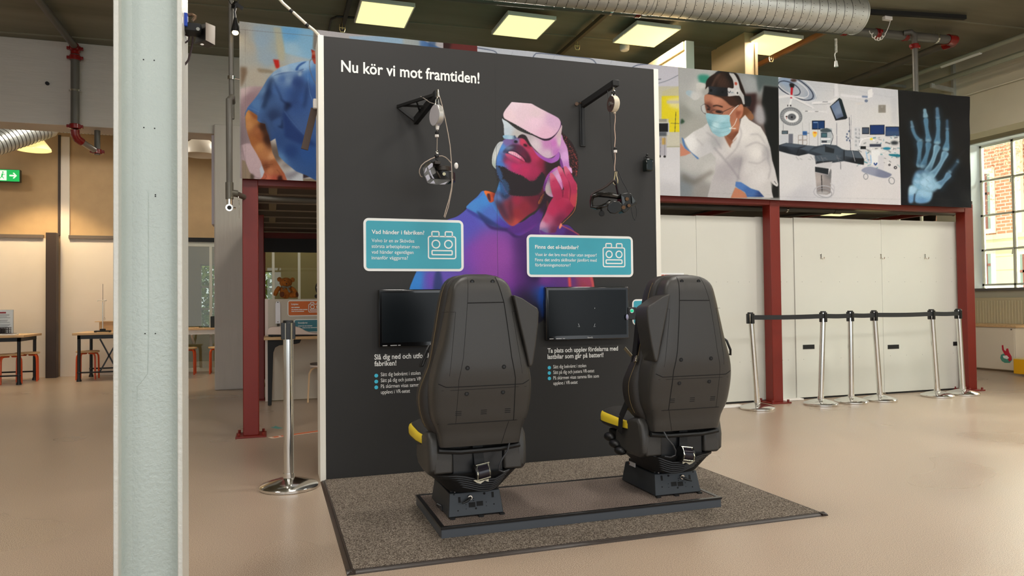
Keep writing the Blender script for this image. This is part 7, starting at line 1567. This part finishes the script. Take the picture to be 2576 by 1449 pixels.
# ------------------------------------------------------------------ workshop tables and stools
BLK = mat('table_black', (20, 22, 24), .4)
def stool(x, y, label, rot=0, h=.45):
    t_ = thing('stool', label, 'stool', (x, y, 0), 'round stools with orange legs')
    q = MB(); q.cyl((x, y, h-.028), (x, y, h), .165, n=36); q.build('seat', WOOD, t_, bevel=.004)
    for k in range(4):
        a_ = rot+PI/4+PI/2*k; d = Vector((math.cos(a_), math.sin(a_), 0)); c_ = Vector((x, y, 0))
        q = MB(); q.tube([c_+d*.03+Vector((0, 0, h-.042)), c_+d*.12+Vector((0, 0, h-.042)), c_+d*.158+Vector((0, 0, h-.052)), c_+d*.176+Vector((0, 0, h-.085)), c_+d*.18+Vector((0, 0, h-.13)), c_+d*.185+Vector((0, 0, .0))], .0135, 10); q.build('leg', ORANGE, t_)
    return t_
def table(x0, x1, y0, y1, h, label):
    t_ = thing('worktable', label, 'table', ((x0+x1)/2, (y0+y1)/2, 0), 'worktables with wooden tops')
    MB().box(x0, x1, y0, y1, h-.035, h).build('tabletop', WOOD, t_, bevel=.003)
    q = MB(); a_ = .06
    q.box(x0+a_, x1-a_, y0+.05, y0+.09, h-.095, h-.035); q.box(x0+a_, x1-a_, y1-.09, y1-.05, h-.095, h-.035); q.box(x0+a_, x0+a_+.04, y0+.05, y1-.05, h-.095, h-.035); q.box(x1-a_-.04, x1-a_, y0+.05, y1-.05, h-.095, h-.035); q.build('frame', BLK, t_)
    for xx in (x0+a_+.02, x1-a_-.02):
        for yy_ in (y0+.07, y1-.07):
            q = MB(); q.lathe([(.036, 0), (.034, .02), (.023, .05), (.023, .12), (.028, .125), (.028, .145), (.023, .15), (.023, h-.095)], (xx, yy_, 0), 16); q.build('leg', BLK, t_)
    for yy_ in (y0+.07, y1-.07):
        q = MB(); q.cyl((x0+a_+.02, yy_, .135), (x1-a_-.02, yy_, .135), .012, n=10); q.build('stretcher', BLK, t_)
    q = MB(); 
    for yy_ in (y0+.10,):
        q.bar((x0+.36, yy_, h-.10), (x0+.60, yy_, .14), .02, .02); q.bar((x0+.62, yy_, h-.10), (x0+.36, yy_, .14), .02, .02)
    q.build('cross_brace', BLK, t_)
    return t_
table(-3.205, -1.95, 7.86, 8.80, .745, 'wooden-topped black worktable right of the dark post, with the lab stand on it')
table(-5.35, -3.80, 7.72, 8.62, .735, 'wooden-topped black worktable at the left picture edge')
stool(-3.09, 8.33, 'round wooden stool with orange legs under the table with the lab stand')
stool(-4.06, 8.04, 'front orange-legged stool of the pair by the left table', .35)
stool(-3.93, 8.38, 'rear orange-legged stool of the pair by the left table', .2)
stool(-1.67, 8.50, 'orange-legged stool half hidden by the white steel column, under the wall counter')
stool(-1.17, 8.52, 'orange-legged stool half hidden by the concrete pillar, under the wall counter')
ct = thing('wall_counter', 'narrow wooden counter along the glass front with white edge', 'counter', (-1.4, 8.8, .75))
MB().box(-1.75, -.75, 8.55, 8.98, .735, .765).build('worktop', WOOD, ct, bevel=.003); MB().box(-1.75, -.75, 8.57, 8.6, .66, .735).build('front_edge', WHITEP, ct)
for x in (-1.6, -.9): q = MB(); q.bar((x, 8.6, .66), (x, 8.97, .5), .03, .03); q.build('bracket', WHITEP, ct)
tag(MB().box(-1.31, -1.05, 8.7, 8.88, .766, .96).build('black_bin', mat('dark_green_black', (26, 34, 30), .5), bevel=.006), 'small black box standing on the counter by the glass front', 'box')
tag(MB().box(-1.72, -1.50, 8.65, 8.85, .766, .778).build('wooden_board', WOOD, bevel=.002), 'thin wooden board lying on the counter by the glass front', 'board')
# lab stand, wooden crate
lx, ly = -2.825, 8.05
ls = thing('lab_stand', 'laboratory stand with tall steel rod and clamp on a black foot, on the table', 'lab stand', (lx, ly, .745))
q = MB(); q.box(lx-.11, lx+.11, ly-.06, ly+.06, .752, .772); q.box(lx-.035, lx+.035, ly-.035, ly+.035, .772, .80)
for sx in (-.1, .1): q.box(lx+sx-.01, lx+sx+.01, ly-.05, ly+.05, .745, .752)
q.build('foot', MBLACK, ls, bevel=.003)
q = MB(); q.cyl((lx, ly, .79), (lx, ly, 1.21), .0075, n=12); q.cyl((lx, ly, 1.21), (lx, ly, 1.50), .004, n=10); q.build('rod', STEEL, ls)
q = MB(); q.tube([(lx-.07, ly-.02, 1.225), (lx-.065, ly-.02, 1.245), (lx-.02, ly-.02, 1.24), (lx+.05, ly-.02, 1.242)], .007, 8); q.ball((lx+.045, ly-.02, 1.243), (.014, .01, .014)); q.build('clamp', mat('white_clamp', (230, 222, 210), .4), ls)
q = MB(); q.tube([(lx+.03, ly-.03, 1.235), (lx+.03, ly-.03, .98)], .0015, 5); q.tube([(lx+.03, ly-.03, .98), (lx+.038, ly-.03, .965), (lx+.04, ly-.03, .945), (lx+.03, ly-.03, .93), (lx+.022, ly-.03, .945), (lx+.03, ly-.03, .98)], .002, 5); q.build('string_hook', GREYPIPE, ls)
cr = thing('wooden_crate', 'flat pine crate on the table behind the lab stand', 'crate', (-2.65, 8.3, .745))
MB().box(-2.92, -2.40, 8.28, 8.30, .746, .90).build('front_board', WOOD, cr, bevel=.002); MB().box(-2.92, -2.90, 8.30, 8.55, .746, .90).build('side_board', WOOD, cr); MB().box(-2.98, -2.36, 8.26, 8.56, .90, .912).build('lid', WOOD, cr)
# sign holder + basket + tray on left table
sg = thing('table_sign', 'acrylic sign holder with a printed sheet on the left table', 'sign', (-4.2, 7.95, .735))
pa, pb = at(33, 779, 'y', 7.95), at(33, 840, 'y', 7.95)
MB().box(pa.x-.30, pa.x+.005, 7.948, 7.956, .745, pa.z).build('holder', mat('acrylic_edge', (190, 190, 186), .2), sg, smooth=False)
sh_ = MB().box(pa.x-.295, pa.x-.002, 7.945, 7.948, .76, pa.z-.006).build('sheet', mat('white_paper', (236, 240, 240), .6), sg, smooth=False)
MB().box(pa.x-.25, pa.x-.09, 7.9440, 7.945, pa.z-.055, pa.z-.032).build('red_heading', mat('heading_red', (160, 56, 60), .6), sh_, smooth=False)
rg = np.random.default_rng(2); q = MB()
for k in range(16):
    if k in (4, 8): continue
    z = pa.z-.075-.0165*k; q.box(pa.x-.27, pa.x-.03-rg.uniform(0, .06), 7.9442, 7.945, z, z+.005)
q.build('text_line', mat('text_grey', (120, 116, 120), .6), sh_, smooth=False)
tr = tag(MB().box(-4.55, -3.92, 7.74, 7.93, .735, .757).build('pale_tray', WHITEP, bevel=.004), 'flat white tray with dark rim on the left table', 'tray')
MB().box(-4.53, -3.94, 7.76, 7.91, .757, .764).build('dark_rim', mat('tray_dark', (40, 26, 24), .5), tr)
bk = thing('wire_basket', 'small dark wire basket with coils on the tray on the left table', 'basket', (-4.15, 7.83, .765))
q = MB()
for k in range(9): x = -4.28+.034*k; q.bar((x, 7.79, .765), (x, 7.79, .85), .005, .005); q.bar((x, 7.87, .765), (x, 7.87, .85), .005, .005)
for z in (.77, .795, .82, .85):
    q.bar((-4.285, 7.79, z), (-4.0, 7.79, z), .004, .005); q.bar((-4.285, 7.87, z), (-4.0, 7.87, z), .004, .005); q.bar((-4.0, 7.79, z), (-4.0, 7.87, z), .004, .005)
q.build('wires', mat('basket_dark', (36, 22, 18), .5), bk)
q = MB(); q.cyl((-4.10, 7.83, .765), (-4.10, 7.83, .84), .028, n=16); q.cyl((-4.2, 7.83, .765), (-4.2, 7.83, .835), .025, n=16); q.build('coils', mat('basket_dark', (36, 22, 18), .5), bk)

# ------------------------------------------------------------------ measuring station with teddy bear behind the mezzanine post
DY = 4.30
dm = thing('display_panel', 'grey-white upright panel behind the small table, with orange and teal signs', 'panel', (.1, DY, 0))
GW = mat('warm_grey_panel', (206, 196, 180), .5)
MB().box(-.36, 1.3, DY, DY+.03, .008, 1.205).build('board', GW, dm, smooth=False); MB().box(-.395, -.36, DY-.004, DY+.045, 0, 1.21).build('edge_board', mat('pinkish_white', (240, 224, 214), .5), dm)
ORG = mat('orange_ink', (222, 112, 40), .45); TE2 = mat('teal_ink_deep', (72, 140, 156), .45)
pa, pb = at(723, 755.5, 'y', DY), at(723, 796, 'y', DY)
x1_ = pa.x+.62
def bars(mb, x0, z, ws, y0, h=.012):
    for a_, b_ in ws: mb.box(x0+a_, x0+b_, y0, y0+.0005, z, z+h)
s_ = signboard(pa.x, x1_, pb.z, pa.z, ORG, [('Linjalen', pa.x+.045, pa.x+.125, pa.z-.056, .020, .03)], (x1_-.62+.245, x1_-.62+.40, pb.z+.048, pa.z-.028), DY, dm, 'orange_sign', .012)
q = MB(); bars(q, pa.x+.045, pa.z-.092, [(0, .028), (.032, .095)], DY-.0035); bars(q, pa.x+.045, pa.z-.118, [(0, .02), (.024, .08), (.084, .13), (.134, .185)], DY-.0035, .010); bars(q, pa.x+.045, pa.z-.138, [(0, .035), (.04, .06), (.064, .145)], DY-.0035, .010); q.build('small_text', INK, s_, smooth=False)
pa2, pb2 = at(743, 804, 'y', DY), at(743, 833, 'y', DY)
s_ = signboard(pa2.x-.02, pa2.x+.62, pb2.z-.02, pa2.z+.004, TE2, [('Gosedjuren', pa2.x+.03, pa2.x+.14, pa2.z-.048, .020, .03)], None, DY, dm, 'teal_sign', .012)
q = MB(); bars(q, pa2.x+.03, pa2.z-.083, [(0, .045), (.05, .07), (.075, .10), (.105, .165)], DY-.0035, .010); bars(q, pa2.x+.08, pa2.z-.105, [(0, .04), (.045, .06), (.065, .09), (.095, .17)], DY-.0035, .010); q.build('small_text', INK, s_, smooth=False)
# hanging strap
pa, pb = at(699, 758, 'y', 4.27), at(699, 814, 'y', 4.27)
hg = thing('hanging_scale', 'white strip-shaped hanging scale hung on the display panel under the teddy bear', 'scale', (pa.x, 4.27, pb.z))
q = MB(); q.prism([(pa.x-.028, 4.285, pb.z), (pa.x+.028, 4.285, pb.z), (pa.x+.028, 4.285, pa.z-.03), (pa.x+.015, 4.285, pa.z), (pa.x-.015, 4.285, pa.z), (pa.x-.028, 4.285, pa.z-.03)], (0, -.008, 0)); q.build('strip', mat('glossy_white', (236, 232, 236), .15), hg, bevel=.002)
q = MB(); q.cyl((pa.x, 4.275, pa.z-.012), (pa.x, 4.27, pa.z-.012), .007); q.box(pa.x-.012, pa.x+.018, 4.277, 4.285, pb.z-.04, pb.z); q.cyl((pa.x, 4.276, pb.z+.02), (pa.x, 4.27, pb.z+.02), .006); q.build('fitting', mat('dark_brass', (60, 50, 26), .4), hg)
MB().cyl((pa.x, 4.28, pa.z-.012), (pa.x, 4.30, pa.z-.01), .004).build('peg', CHROME, hg)
# small table
tb_ = thing('small_table', 'small birch-topped table with black angled legs left of the display wall', 'table', (.2, 4.05, 0))
MB().box(-.405, 1.1, 3.80, 4.28, .742, .775).build('tabletop', WOOD, tb_, bevel=.003)
q = MB(); q.prism([(-.365, 3.83, .742), (-.365, 3.83, .01), (-.325, 3.83, .01), (-.305, 3.83, .60), (-.285, 3.83, .655), (-.24, 3.83, .68), (-.06, 3.83, .69), (-.02, 3.83, .70), (.0, 3.83, .742)], (0, .035, 0)); q.build('leg', MBLACK, tb_, bevel=.004)
for (x, y, sx) in ((1.0, 3.83, -1), (-.365+.02, 4.22, 1), (1.0, 4.22, -1)): q = MB(); q.bar((x, y, .742), (x, y, .0), .035, .035); q.build('leg', MBLACK, tb_, bevel=.003)
# baby scale
sc_ = thing('baby_scale', 'white curved baby scale with black base on the small table', 'scale', (.1, 4.0, .775))
pts = [(672, 842), (673, 832), (676, 826), (682, 823), (740, 821), (756, 825), (770, 833), (784, 837), (800, 838), (812, 838), (812, 842)]
q = MB(); q.prism([at(u, v, 'y', 3.88) for u, v in pts], (0, .26, 0)); q.build('tray', mat('baby_scale_white', (236, 216, 204), .35), sc_, bevel=.006, seg=3)
a_ = at(674, 842, 'y', 3.88); q = MB(); q.box(a_.x+.005, a_.x+.70, 3.885, 4.13, a_.z-.02, a_.z+.001); q.box(a_.x+.03, a_.x+.06, 3.9, 3.94, .775, a_.z-.02); q.box(a_.x+.6, a_.x+.64, 3.9, 3.94, .775, a_.z-.02); q.box(a_.x+.1, a_.x+.5, 4.0, 4.1, .775, a_.z-.02); q.build('base', MBLACK, sc_)
# bentwood stool
bs_ = thing('bentwood_stool', 'bentwood stool with grey seat under the small table', 'stool', (.22, 4.1, 0))
q = MB(); q.cyl((.27, 4.0, .435), (.27, 4.0, .452), .17, n=36); q.build('seat', mat('grey_seat', (96, 86, 82), .5), bs_, bevel=.003); q = MB(); q.cyl((.27, 4.0, .415), (.27, 4.0, .435), .17, n=36); q.build('seat_board', mat('pinkish_white', (240, 224, 214), .5), bs_)
for a_ in (PI*.98, -PI*.5, 0, PI*.5):
    d = Vector((math.cos(a_), math.sin(a_), 0)); q = MB(); c_ = Vector((.27, 4.0, 0)); P = [c_+d*.02+Vector((0, 0, .405)), c_+d*.11+Vector((0, 0, .402)), c_+d*.155+Vector((0, 0, .38)), c_+d*.178+Vector((0, 0, .33)), c_+d*.195+Vector((0, 0, 0))]
    n_ = Vector((-d.y, d.x, 0)); vs = []; fs = []
    for i, p in enumerate(P):
        dd = (P[min(i+1, 4)]-P[max(i-1, 0)]).normalized(); o_ = dd.cross(n_).normalized(); vs += [p+n_*.025+o_*.009, p-n_*.025+o_*.009, p-n_*.025-o_*.009, p+n_*.025-o_*.009]
    for i in range(4): fs += [(4*i+j, 4*i+(j+1) % 4, 4*i+4+(j+1) % 4, 4*i+4+j) for j in range(4)]
    fs += [(0, 1, 2, 3), (19, 18, 17, 16)]; q.add(vs, fs); q.build('leg', mat('birch', (232, 196, 150), .45), bs_)
# teddy bear
FUR = mat('golden_fur', (178, 104, 30), .95, bump=1.0, bscale=160, var=.25, vscale=30); SOLE = mat('brown_felt', (96, 50, 22), .9)
def TB(u, v, y=4.30): return at(u, v, 'y', y)
tc_ = TB(718, 749, 4.30)
td = thing('teddy_bear', 'golden brown teddy bear with grey bow sitting on top of the display panel', 'teddy bear', (tc_.x, 4.3, 1.212))
def fuzz(mb, name, m, sub=1):
    o = mb.build(name, m, td); s_ = o.modifiers.new('sub', 'SUBSURF'); s_.levels = 1; s_.render_levels = 2
    tx = bpy.data.textures.get('fur') or bpy.data.textures.new('fur', 'CLOUDS'); tx.noise_scale = .008; d = o.modifiers.new('fuzz', 'DISPLACE'); d.texture = tx; d.strength = .006; d.mid_level = .5; return o
bz = 1.212; cx = tc_.x
q = MB(); q.ball((cx+.005, 4.30, bz+.085), (.072, .062, .088), 20, 14); fuzz(q, 'body', FUR)
hc = TB(719, 711, 4.27); q = MB(); q.ball(hc, (.073, .060, .060), 20, 14); q.ball(hc+Vector((.008, -.045, -.016)), (.036, .034, .028), 16, 10); fuzz(q, 'head', FUR)
for s_, (u, v) in ((-1, (703, 703)), (1, (736, 704))):
    c_ = TB(u, v, 4.285); q = MB(); q.ball(c_, (.027, .016, .028), 14, 10); e_ = fuzz(q, 'ear', FUR)
for pts, r_ in (([(701, 724), (694, 735), (691, 745)], .026), ([(733, 724), (742, 732), (745, 741)], .024)):
    q = MB()
    P = [TB(u, v, 4.275) for u, v in pts]; q.tube([P[0]+Vector((.01, .01, .01)), P[0], P[1], P[2]], [r_*.8, r_, r_*1.05, r_*.9], 12); fuzz(q, 'arm', FUR)
for (fu, fv, hu, hv, ey) in ((710, 741, 716, 744, .09), (747, 741, 727, 744, .05)):
    f_ = TB(fu, fv, 4.30-ey); h_ = TB(hu, hv, 4.30); h_.z = bz+.035; f_.z = max(f_.z, bz+.034); q = MB(); q.tube([h_, h_.lerp(f_, .5), f_+(h_-f_)*.12, f_], [.034, .033, .036, .034], 14)
    lg = fuzz(q, 'leg', FUR); d = (f_-h_).normalized(); q = MB(); rot = d.to_track_quat('Z', 'Y').to_matrix(); q.ball(f_+d*.004, (.028, .032, .006), 16, 8, rot); q.build('sole', SOLE, lg)
q = MB(); 
for (u, v) in ((716.5, 706), (725, 710)): q.ball(TB(u, v, 4.215), .006)
q.build('eyes', MBLACK, td); q = MB(); q.ball(TB(721, 714, 4.19), (.009, .006, .006)); q.build('nose', MBLACK, td)
BOW = mat('grey_bow', (110, 106, 90), .7); q = MB(); c_ = TB(720, 722, 4.225)
for s_ in (-1, 1): q.prism([c_, c_+Vector((s_*.045, 0, .018)), c_+Vector((s_*.05, 0, -.008)), c_+Vector((s_*.02, 0, -.008))], (0, .006, 0))
q.prism([c_, c_+Vector((.025, 0, -.01)), c_+Vector((.052, 0, -.062)), c_+Vector((.03, 0, -.066))], (0, .006, 0)); q.prism([c_, c_+Vector((-.012, 0, -.006)), c_+Vector((-.046, 0, -.026)), c_+Vector((-.036, 0, -.036))], (0, .006, 0)); q.ball(c_, (.01, .008, .01)); q.tube([c_+Vector((-.055, .07, .004)), c_+Vector((-.045, .02, .004)), c_, c_+Vector((.045, .02, .004)), c_+Vector((.055, .07, .006))], .008, 8); q.build('bow', BOW, td)
# dark plush at the wall's edge
pp2 = TB(806, 728, 4.30); ps = thing('plush_toy', 'dark grey plush toy on the display panel, mostly hidden by the display wall', 'soft toy', (pp2.x+.02, 4.3, 1.21))
DKF = mat('dark_plush', (44, 44, 46), .95, bump=.6, bscale=150); q = MB(); q.ball((pp2.x, 4.3, 1.335), (.062, .06, .082), 18, 12); q.build('body', DKF, ps); q = MB(); q.ball((pp2.x+.03, 4.28, 1.44), .05, 18, 12); q.build('head', DKF, ps); q = MB(); q.ball((pp2.x-.045, 4.24, 1.235), (.028, .05, .024), 14, 10); q.ball((pp2.x+.05, 4.24, 1.235), (.028, .05, .024), 14, 10); q.build('feet', DKF, ps); q = MB(); q.ball((pp2.x-.03, 4.245, 1.34), (.018, .006, .02)); q.build('white_patch', WHITEP, ps)
# floor stickers
q = MB(); a_ = at(684, 1103, 'z', 0); b_ = at(803, 1086, 'z', 0); dv = (b_-a_).normalized(); nv = Vector((-dv.y, dv.x, 0))
q.prism([a_-nv*.0, a_+dv*2.2, a_+dv*2.2+nv*.075, a_+nv*.075], (0, 0, .0012)); fs_ = tag(q.build('floor_ruler', mat('pale_orange_edge', (240, 214, 190), .5), smooth=False), 'long orange ruler sticker on the floor between the red post and display wall', 'sticker')
q = MB(); q.prism([a_+dv*.03+nv*.009, a_+dv*2.2+nv*.009, a_+dv*2.2+nv*.066, a_+dv*.03+nv*.066], (0, 0, .0018)); q.build('orange_band', mat('ruler_orange', (214, 110, 66), .5), fs_, smooth=False)
q = MB(); q.prism([a_+dv*.08+nv*.018, a_+dv*.10+nv*.018, a_+dv*.10+nv*.056, a_+dv*.08+nv*.056], (0, 0, .0022)); q.prism([a_+dv*.12+nv*.02, a_+dv*.18+nv*.02, a_+dv*.18+nv*.03, a_+dv*.12+nv*.03], (0, 0, .0022)); q.prism([a_+dv*.12+nv*.042, a_+dv*.19+nv*.042, a_+dv*.19+nv*.052, a_+dv*.12+nv*.052], (0, 0, .0022)); q.build('print', INK, fs_, smooth=False)
q = MB(); q.prism([at(u, v, 'z', 0.0) for u, v in ((680, 1075), (692, 1078), (700, 1079), (712, 1077), (700, 1074), (692, 1071), (690, 1074))][::-1], (0, 0, .001)); tag(q.build('floor_arrow', mat('sticker_teal', (96, 158, 150), .5), smooth=False), 'small teal sticker on the floor beyond the orange ruler', 'sticker')

# ------------------------------------------------------------------ right side: cabinet, yellow bench, radiator
cb_ = thing('cabinet', 'cream cabinet with wooden top by the window, with a red and green sticker', 'cabinet', (10.5, 3.5, 0))
MB().box(10.24, 10.80, 3.21, 4.6, .03, .675).build('body', mat('cream_laminate', (232, 218, 196), .5), cb_, bevel=.003); MB().box(10.22, 10.82, 3.18, 4.62, .675, .712).build('top', WOOD, cb_, bevel=.003); MB().box(10.27, 10.78, 3.25, 4.58, 0, .03).build('plinth', mat('plinth_wood', (150, 130, 104), .6), cb_)
MB().box(10.236, 10.24, 3.23, 4.2, .04, .665).build('side_panel', mat('cream_laminate', (232, 218, 196), .5), cb_); q = MB(); p = at(2544, 829, 'x', 10.236); q.cyl(p, p-Vector((.004, 0, 0)), .011, n=12); q.build('lock', GREYPIPE, cb_)
def SX(x, y): return at(2400+x/2.131, 300+y/2.131, 'x', 10.2355)
q = MB(); q.prism([SX(*p) for p in ((252, 1262), (266, 1256), (275, 1262), (300, 1264), (310, 1272), (312, 1290), (300, 1306), (272, 1306), (256, 1296), (248, 1280))], (-.001, 0, 0)); st = q.build('sticker_green', mat('sticker_green', (90, 160, 140), .5), cb_, smooth=False)
q = MB(); q.prism([SX(*p) for p in ((256, 1212), (264, 1210), (268, 1236), (278, 1244), (280, 1230), (290, 1228), (296, 1250), (308, 1270), (310, 1290), (296, 1300), (286, 1280), (272, 1262), (258, 1236))], (-.0018, 0, 0)); q.build('sticker_red', mat('sticker_red', (206, 46, 66), .5), cb_, smooth=False)
q = MB(); q.prism([SX(*p) for p in ((262, 1268), (284, 1266), (296, 1280), (284, 1286), (266, 1280))], (-.0022, 0, 0)); q.build('sticker_white', INK, cb_, smooth=False)
yb = thing('yellow_bench', 'bright yellow bench end at the right picture edge in front of the cabinet', 'bench', (9.6, 2.6, 0))
p = at(2549, 903, 'y', 2.95)
YB = mat('bright_yellow', (240, 176, 26), .4); MB().box(p.x, p.x+.75, 2.55, 2.95, p.z-.21, p.z).build('seat', YB, yb, bevel=.004); MB().box(p.x, p.x+.75, 2.545, 2.955, p.z, p.z+.012).build('top', mat('pale_yellow_top', (236, 214, 150), .4), yb)
for x in (p.x+.14, p.x+.6): MB().box(x, x+.05, 2.6, 2.65, 0, p.z-.22).build('leg', GREYPIPE, yb)
ra = thing('radiator', 'long ribbed beige radiator panel under the window', 'radiator', (10.85, 3, .5))
q = MB(); q.box(10.84, 10.88, 1.2, 4.75, .25, 1.13)
q.build('panel', mat('radiator_beige', (206, 194, 160), .5), ra, bevel=.004); q = MB()
for k in range(70): y = 1.25+.05*k; q.box(10.832, 10.84, y, y+.022, .30, 1.08)
q.build('ribs', mat('radiator_beige', (206, 194, 160), .5), ra, smooth=False); MB().box(10.88, 10.899, 2, 4, .3, 1.0).build('wall_bracket', GREYPIPE, ra)

# ------------------------------------------------------------------ outside the window: neighbouring brick building
BX = 17.0
def brick_material():
    m = bpy.data.materials.new('brickwork'); m.use_nodes = True; nt = m.node_tree; N = nt.nodes; L = nt.links; p = N['Principled BSDF']; tc = N.new('ShaderNodeTexCoord'); mp = N.new('ShaderNodeMapping'); mp.inputs['Rotation'].default_value = (PI/2, 0, PI/2)
    sx = N.new('ShaderNodeSeparateXYZ'); cx_ = N.new('ShaderNodeCombineXYZ'); L.new(tc.outputs['Object'], sx.inputs[0]); L.new(sx.outputs['Y'], cx_.inputs['X']); L.new(sx.outputs['Z'], cx_.inputs['Y'])
    b = N.new('ShaderNodeTexBrick'); b.inputs['Color1'].default_value = rgb(226, 158, 132); b.inputs['Color2'].default_value = rgb(212, 138, 114); b.inputs['Mortar'].default_value = rgb(240, 226, 214); b.inputs['Scale'].default_value = 1; b.inputs['Mortar Size'].default_value = .011; b.inputs['Brick Width'].default_value = .24; b.inputs['Row Height'].default_value = .085
    L.new(cx_.outputs[0], b.inputs['Vector']); L.new(b.outputs['Color'], p.inputs['Base Color']); p.inputs['Roughness'].default_value = .85; return m
BRK_M = brick_material(); nb = thing('brick_building', 'sunlit red brick building with cream ground floor outside the window', 'building', (BX+1, 6, 0))
zc = at(2520, 596, 'x', BX).z
MB().box(BX, BX+3, -6, 22, zc, 9).build('upper_wall', BRK_M, nb, smooth=False)
CRM = mat('cream_render', (232, 226, 200), .7); MB().box(BX-.03, BX+3, -6, 22, -.3, zc).build('ground_floor_wall', CRM, nb, smooth=False)
q = MB(); q.box(BX-.16, BX, -6, 22, zc-.28, zc-.02); q.box(BX-.22, BX, -6, 22, zc-.06, zc+.05); q.build('cornice', mat('pale_cornice', (222, 222, 196), .7), nb, smooth=False)
q = MB()
for k in range(7): q.box(BX-.034, BX-.029, -6, 22, zc-.5-.34*k, zc-.48-.34*k)
q.build('render_groove', mat('groove_tan', (196, 190, 160), .8), nb, smooth=False)
def bwin(u0, u1, v0, v1, fr=.12):
    a_, b_ = at(u0, v0, 'x', BX), at(u1, v1, 'x', BX); y0, y1 = min(a_.y, b_.y), max(a_.y, b_.y); z0, z1 = min(a_.z, b_.z), max(a_.z, b_.z)
    w_ = MB().box(BX-.05, BX-.02, y0-fr, y1+fr, z0-fr, z1+fr).build('window', mat('white_surround', (240, 240, 232), .6), nb, smooth=False)
    MB().box(BX-.06, BX-.05, y0, y1, z0, z1).build('pane', mat('window_grey', (150, 170, 170), .2), w_, smooth=False)
    q = MB(); q.box(BX-.075, BX-.06, (y0+y1)/2-.04, (y0+y1)/2+.04, z0, z1); q.box(BX-.075, BX-.06, y0, y1, z0+(z1-z0)*.62, z0+(z1-z0)*.62+.06); q.build('glazing_bar', mat('maroon_bar', (150, 96, 90), .6), w_, smooth=False)
bwin(2474, 2496, 440, 575); bwin(2474, 2498, 640, 718); bwin(2570, 2596, 640, 760)
MB().box(BX-.2, BX-.1, at(2566, 500, 'x', BX-.15).y-.06, at(2566, 500, 'x', BX-.15).y+.06, zc, 9).build('downpipe', WHITEP, nb)
# creeper with pale leaves hanging over the facade
VINE = mat('pale_creeper', (226, 212, 184), .8, var=.35, vscale=6)
rg = np.random.default_rng(11); q = MB()
for (u, v, su, sv, n) in ((2520, 385, 45, 18, 210), (2490, 460, 14, 45, 70), (2560, 420, 25, 36, 90), (2556, 360, 30, 12, 90)):
    for _ in range(n):
        c_ = at(u+rg.normal()*su, v+rg.normal()*sv, 'x', BX-.28-rg.uniform(0, .15)); a_ = Vector(rg.normal(size=3)).normalized(); b_ = a_.cross(Vector(rg.normal(size=3))).normalized(); k = .034*rg.uniform(.6, 1.3); q.add([c_-a_*k, c_-b_*k*.6, c_+a_*k, c_+b_*k*.6], [(0, 1, 2, 3)])
cr_ = q.build('creeper', VINE, smooth=False); tag(cr_, 'pale leafy creeper climbing over the brick building outside the window', 'plant')
yard = MB().box(11.25, 22, -8, 20, -.12, -.02).build('yard', mat('yard_paving', (170, 166, 156), .9), smooth=False); yard['kind'] = 'structure'

# pipe under the right half of the deck
dp = thing('deck_pipe', 'dark grey pipe with two silver hangers running under the right half of the mezzanine deck', 'pipe', (5.5, 2.25, 2.18))
a_, b_ = at(1657, 519, 'y', 2.25), at(2400, 537, 'y', 2.25)
q = MB(); q.cyl(Vector((3.2, 2.25, a_.z-.005)), b_, .030, n=18); q.build('pipe', GREYPIPE, dp)
for u in (1978, 2400):
    p = at(u, 527 if u < 2000 else 537, 'y', 2.25); q = MB(); q.cyl(p-Vector((.012, 0, 0)), p+Vector((.012, 0, 0)), .036, n=16); q.tube([p+Vector((0, -.03, .03)), p+Vector((0, -.035, .055)), p+Vector((0, -.02, .09))], .009, 8); q.build('hanger', CHROME, dp)
p = at(2105, 531, 'y', 2.25); q = MB(); q.cyl(p-Vector((.05, 0, 0)), p+Vector((.05, 0, 0)), .036, n=18); q.cyl(p, p+Vector((0, 0, .088)), .022, n=14); q.build('tee', mat('tee_iron', (104, 100, 90), .35, .4), dp)
q = MB(); q.tube([(5.0, 4.2, 2.19), (6.4, 2.35, 2.21)], .02, 10); tag(q.build('branch_pipe', GREYPIPE), 'thin grey branch pipe crossing diagonally under the mezzanine deck', 'pipe')
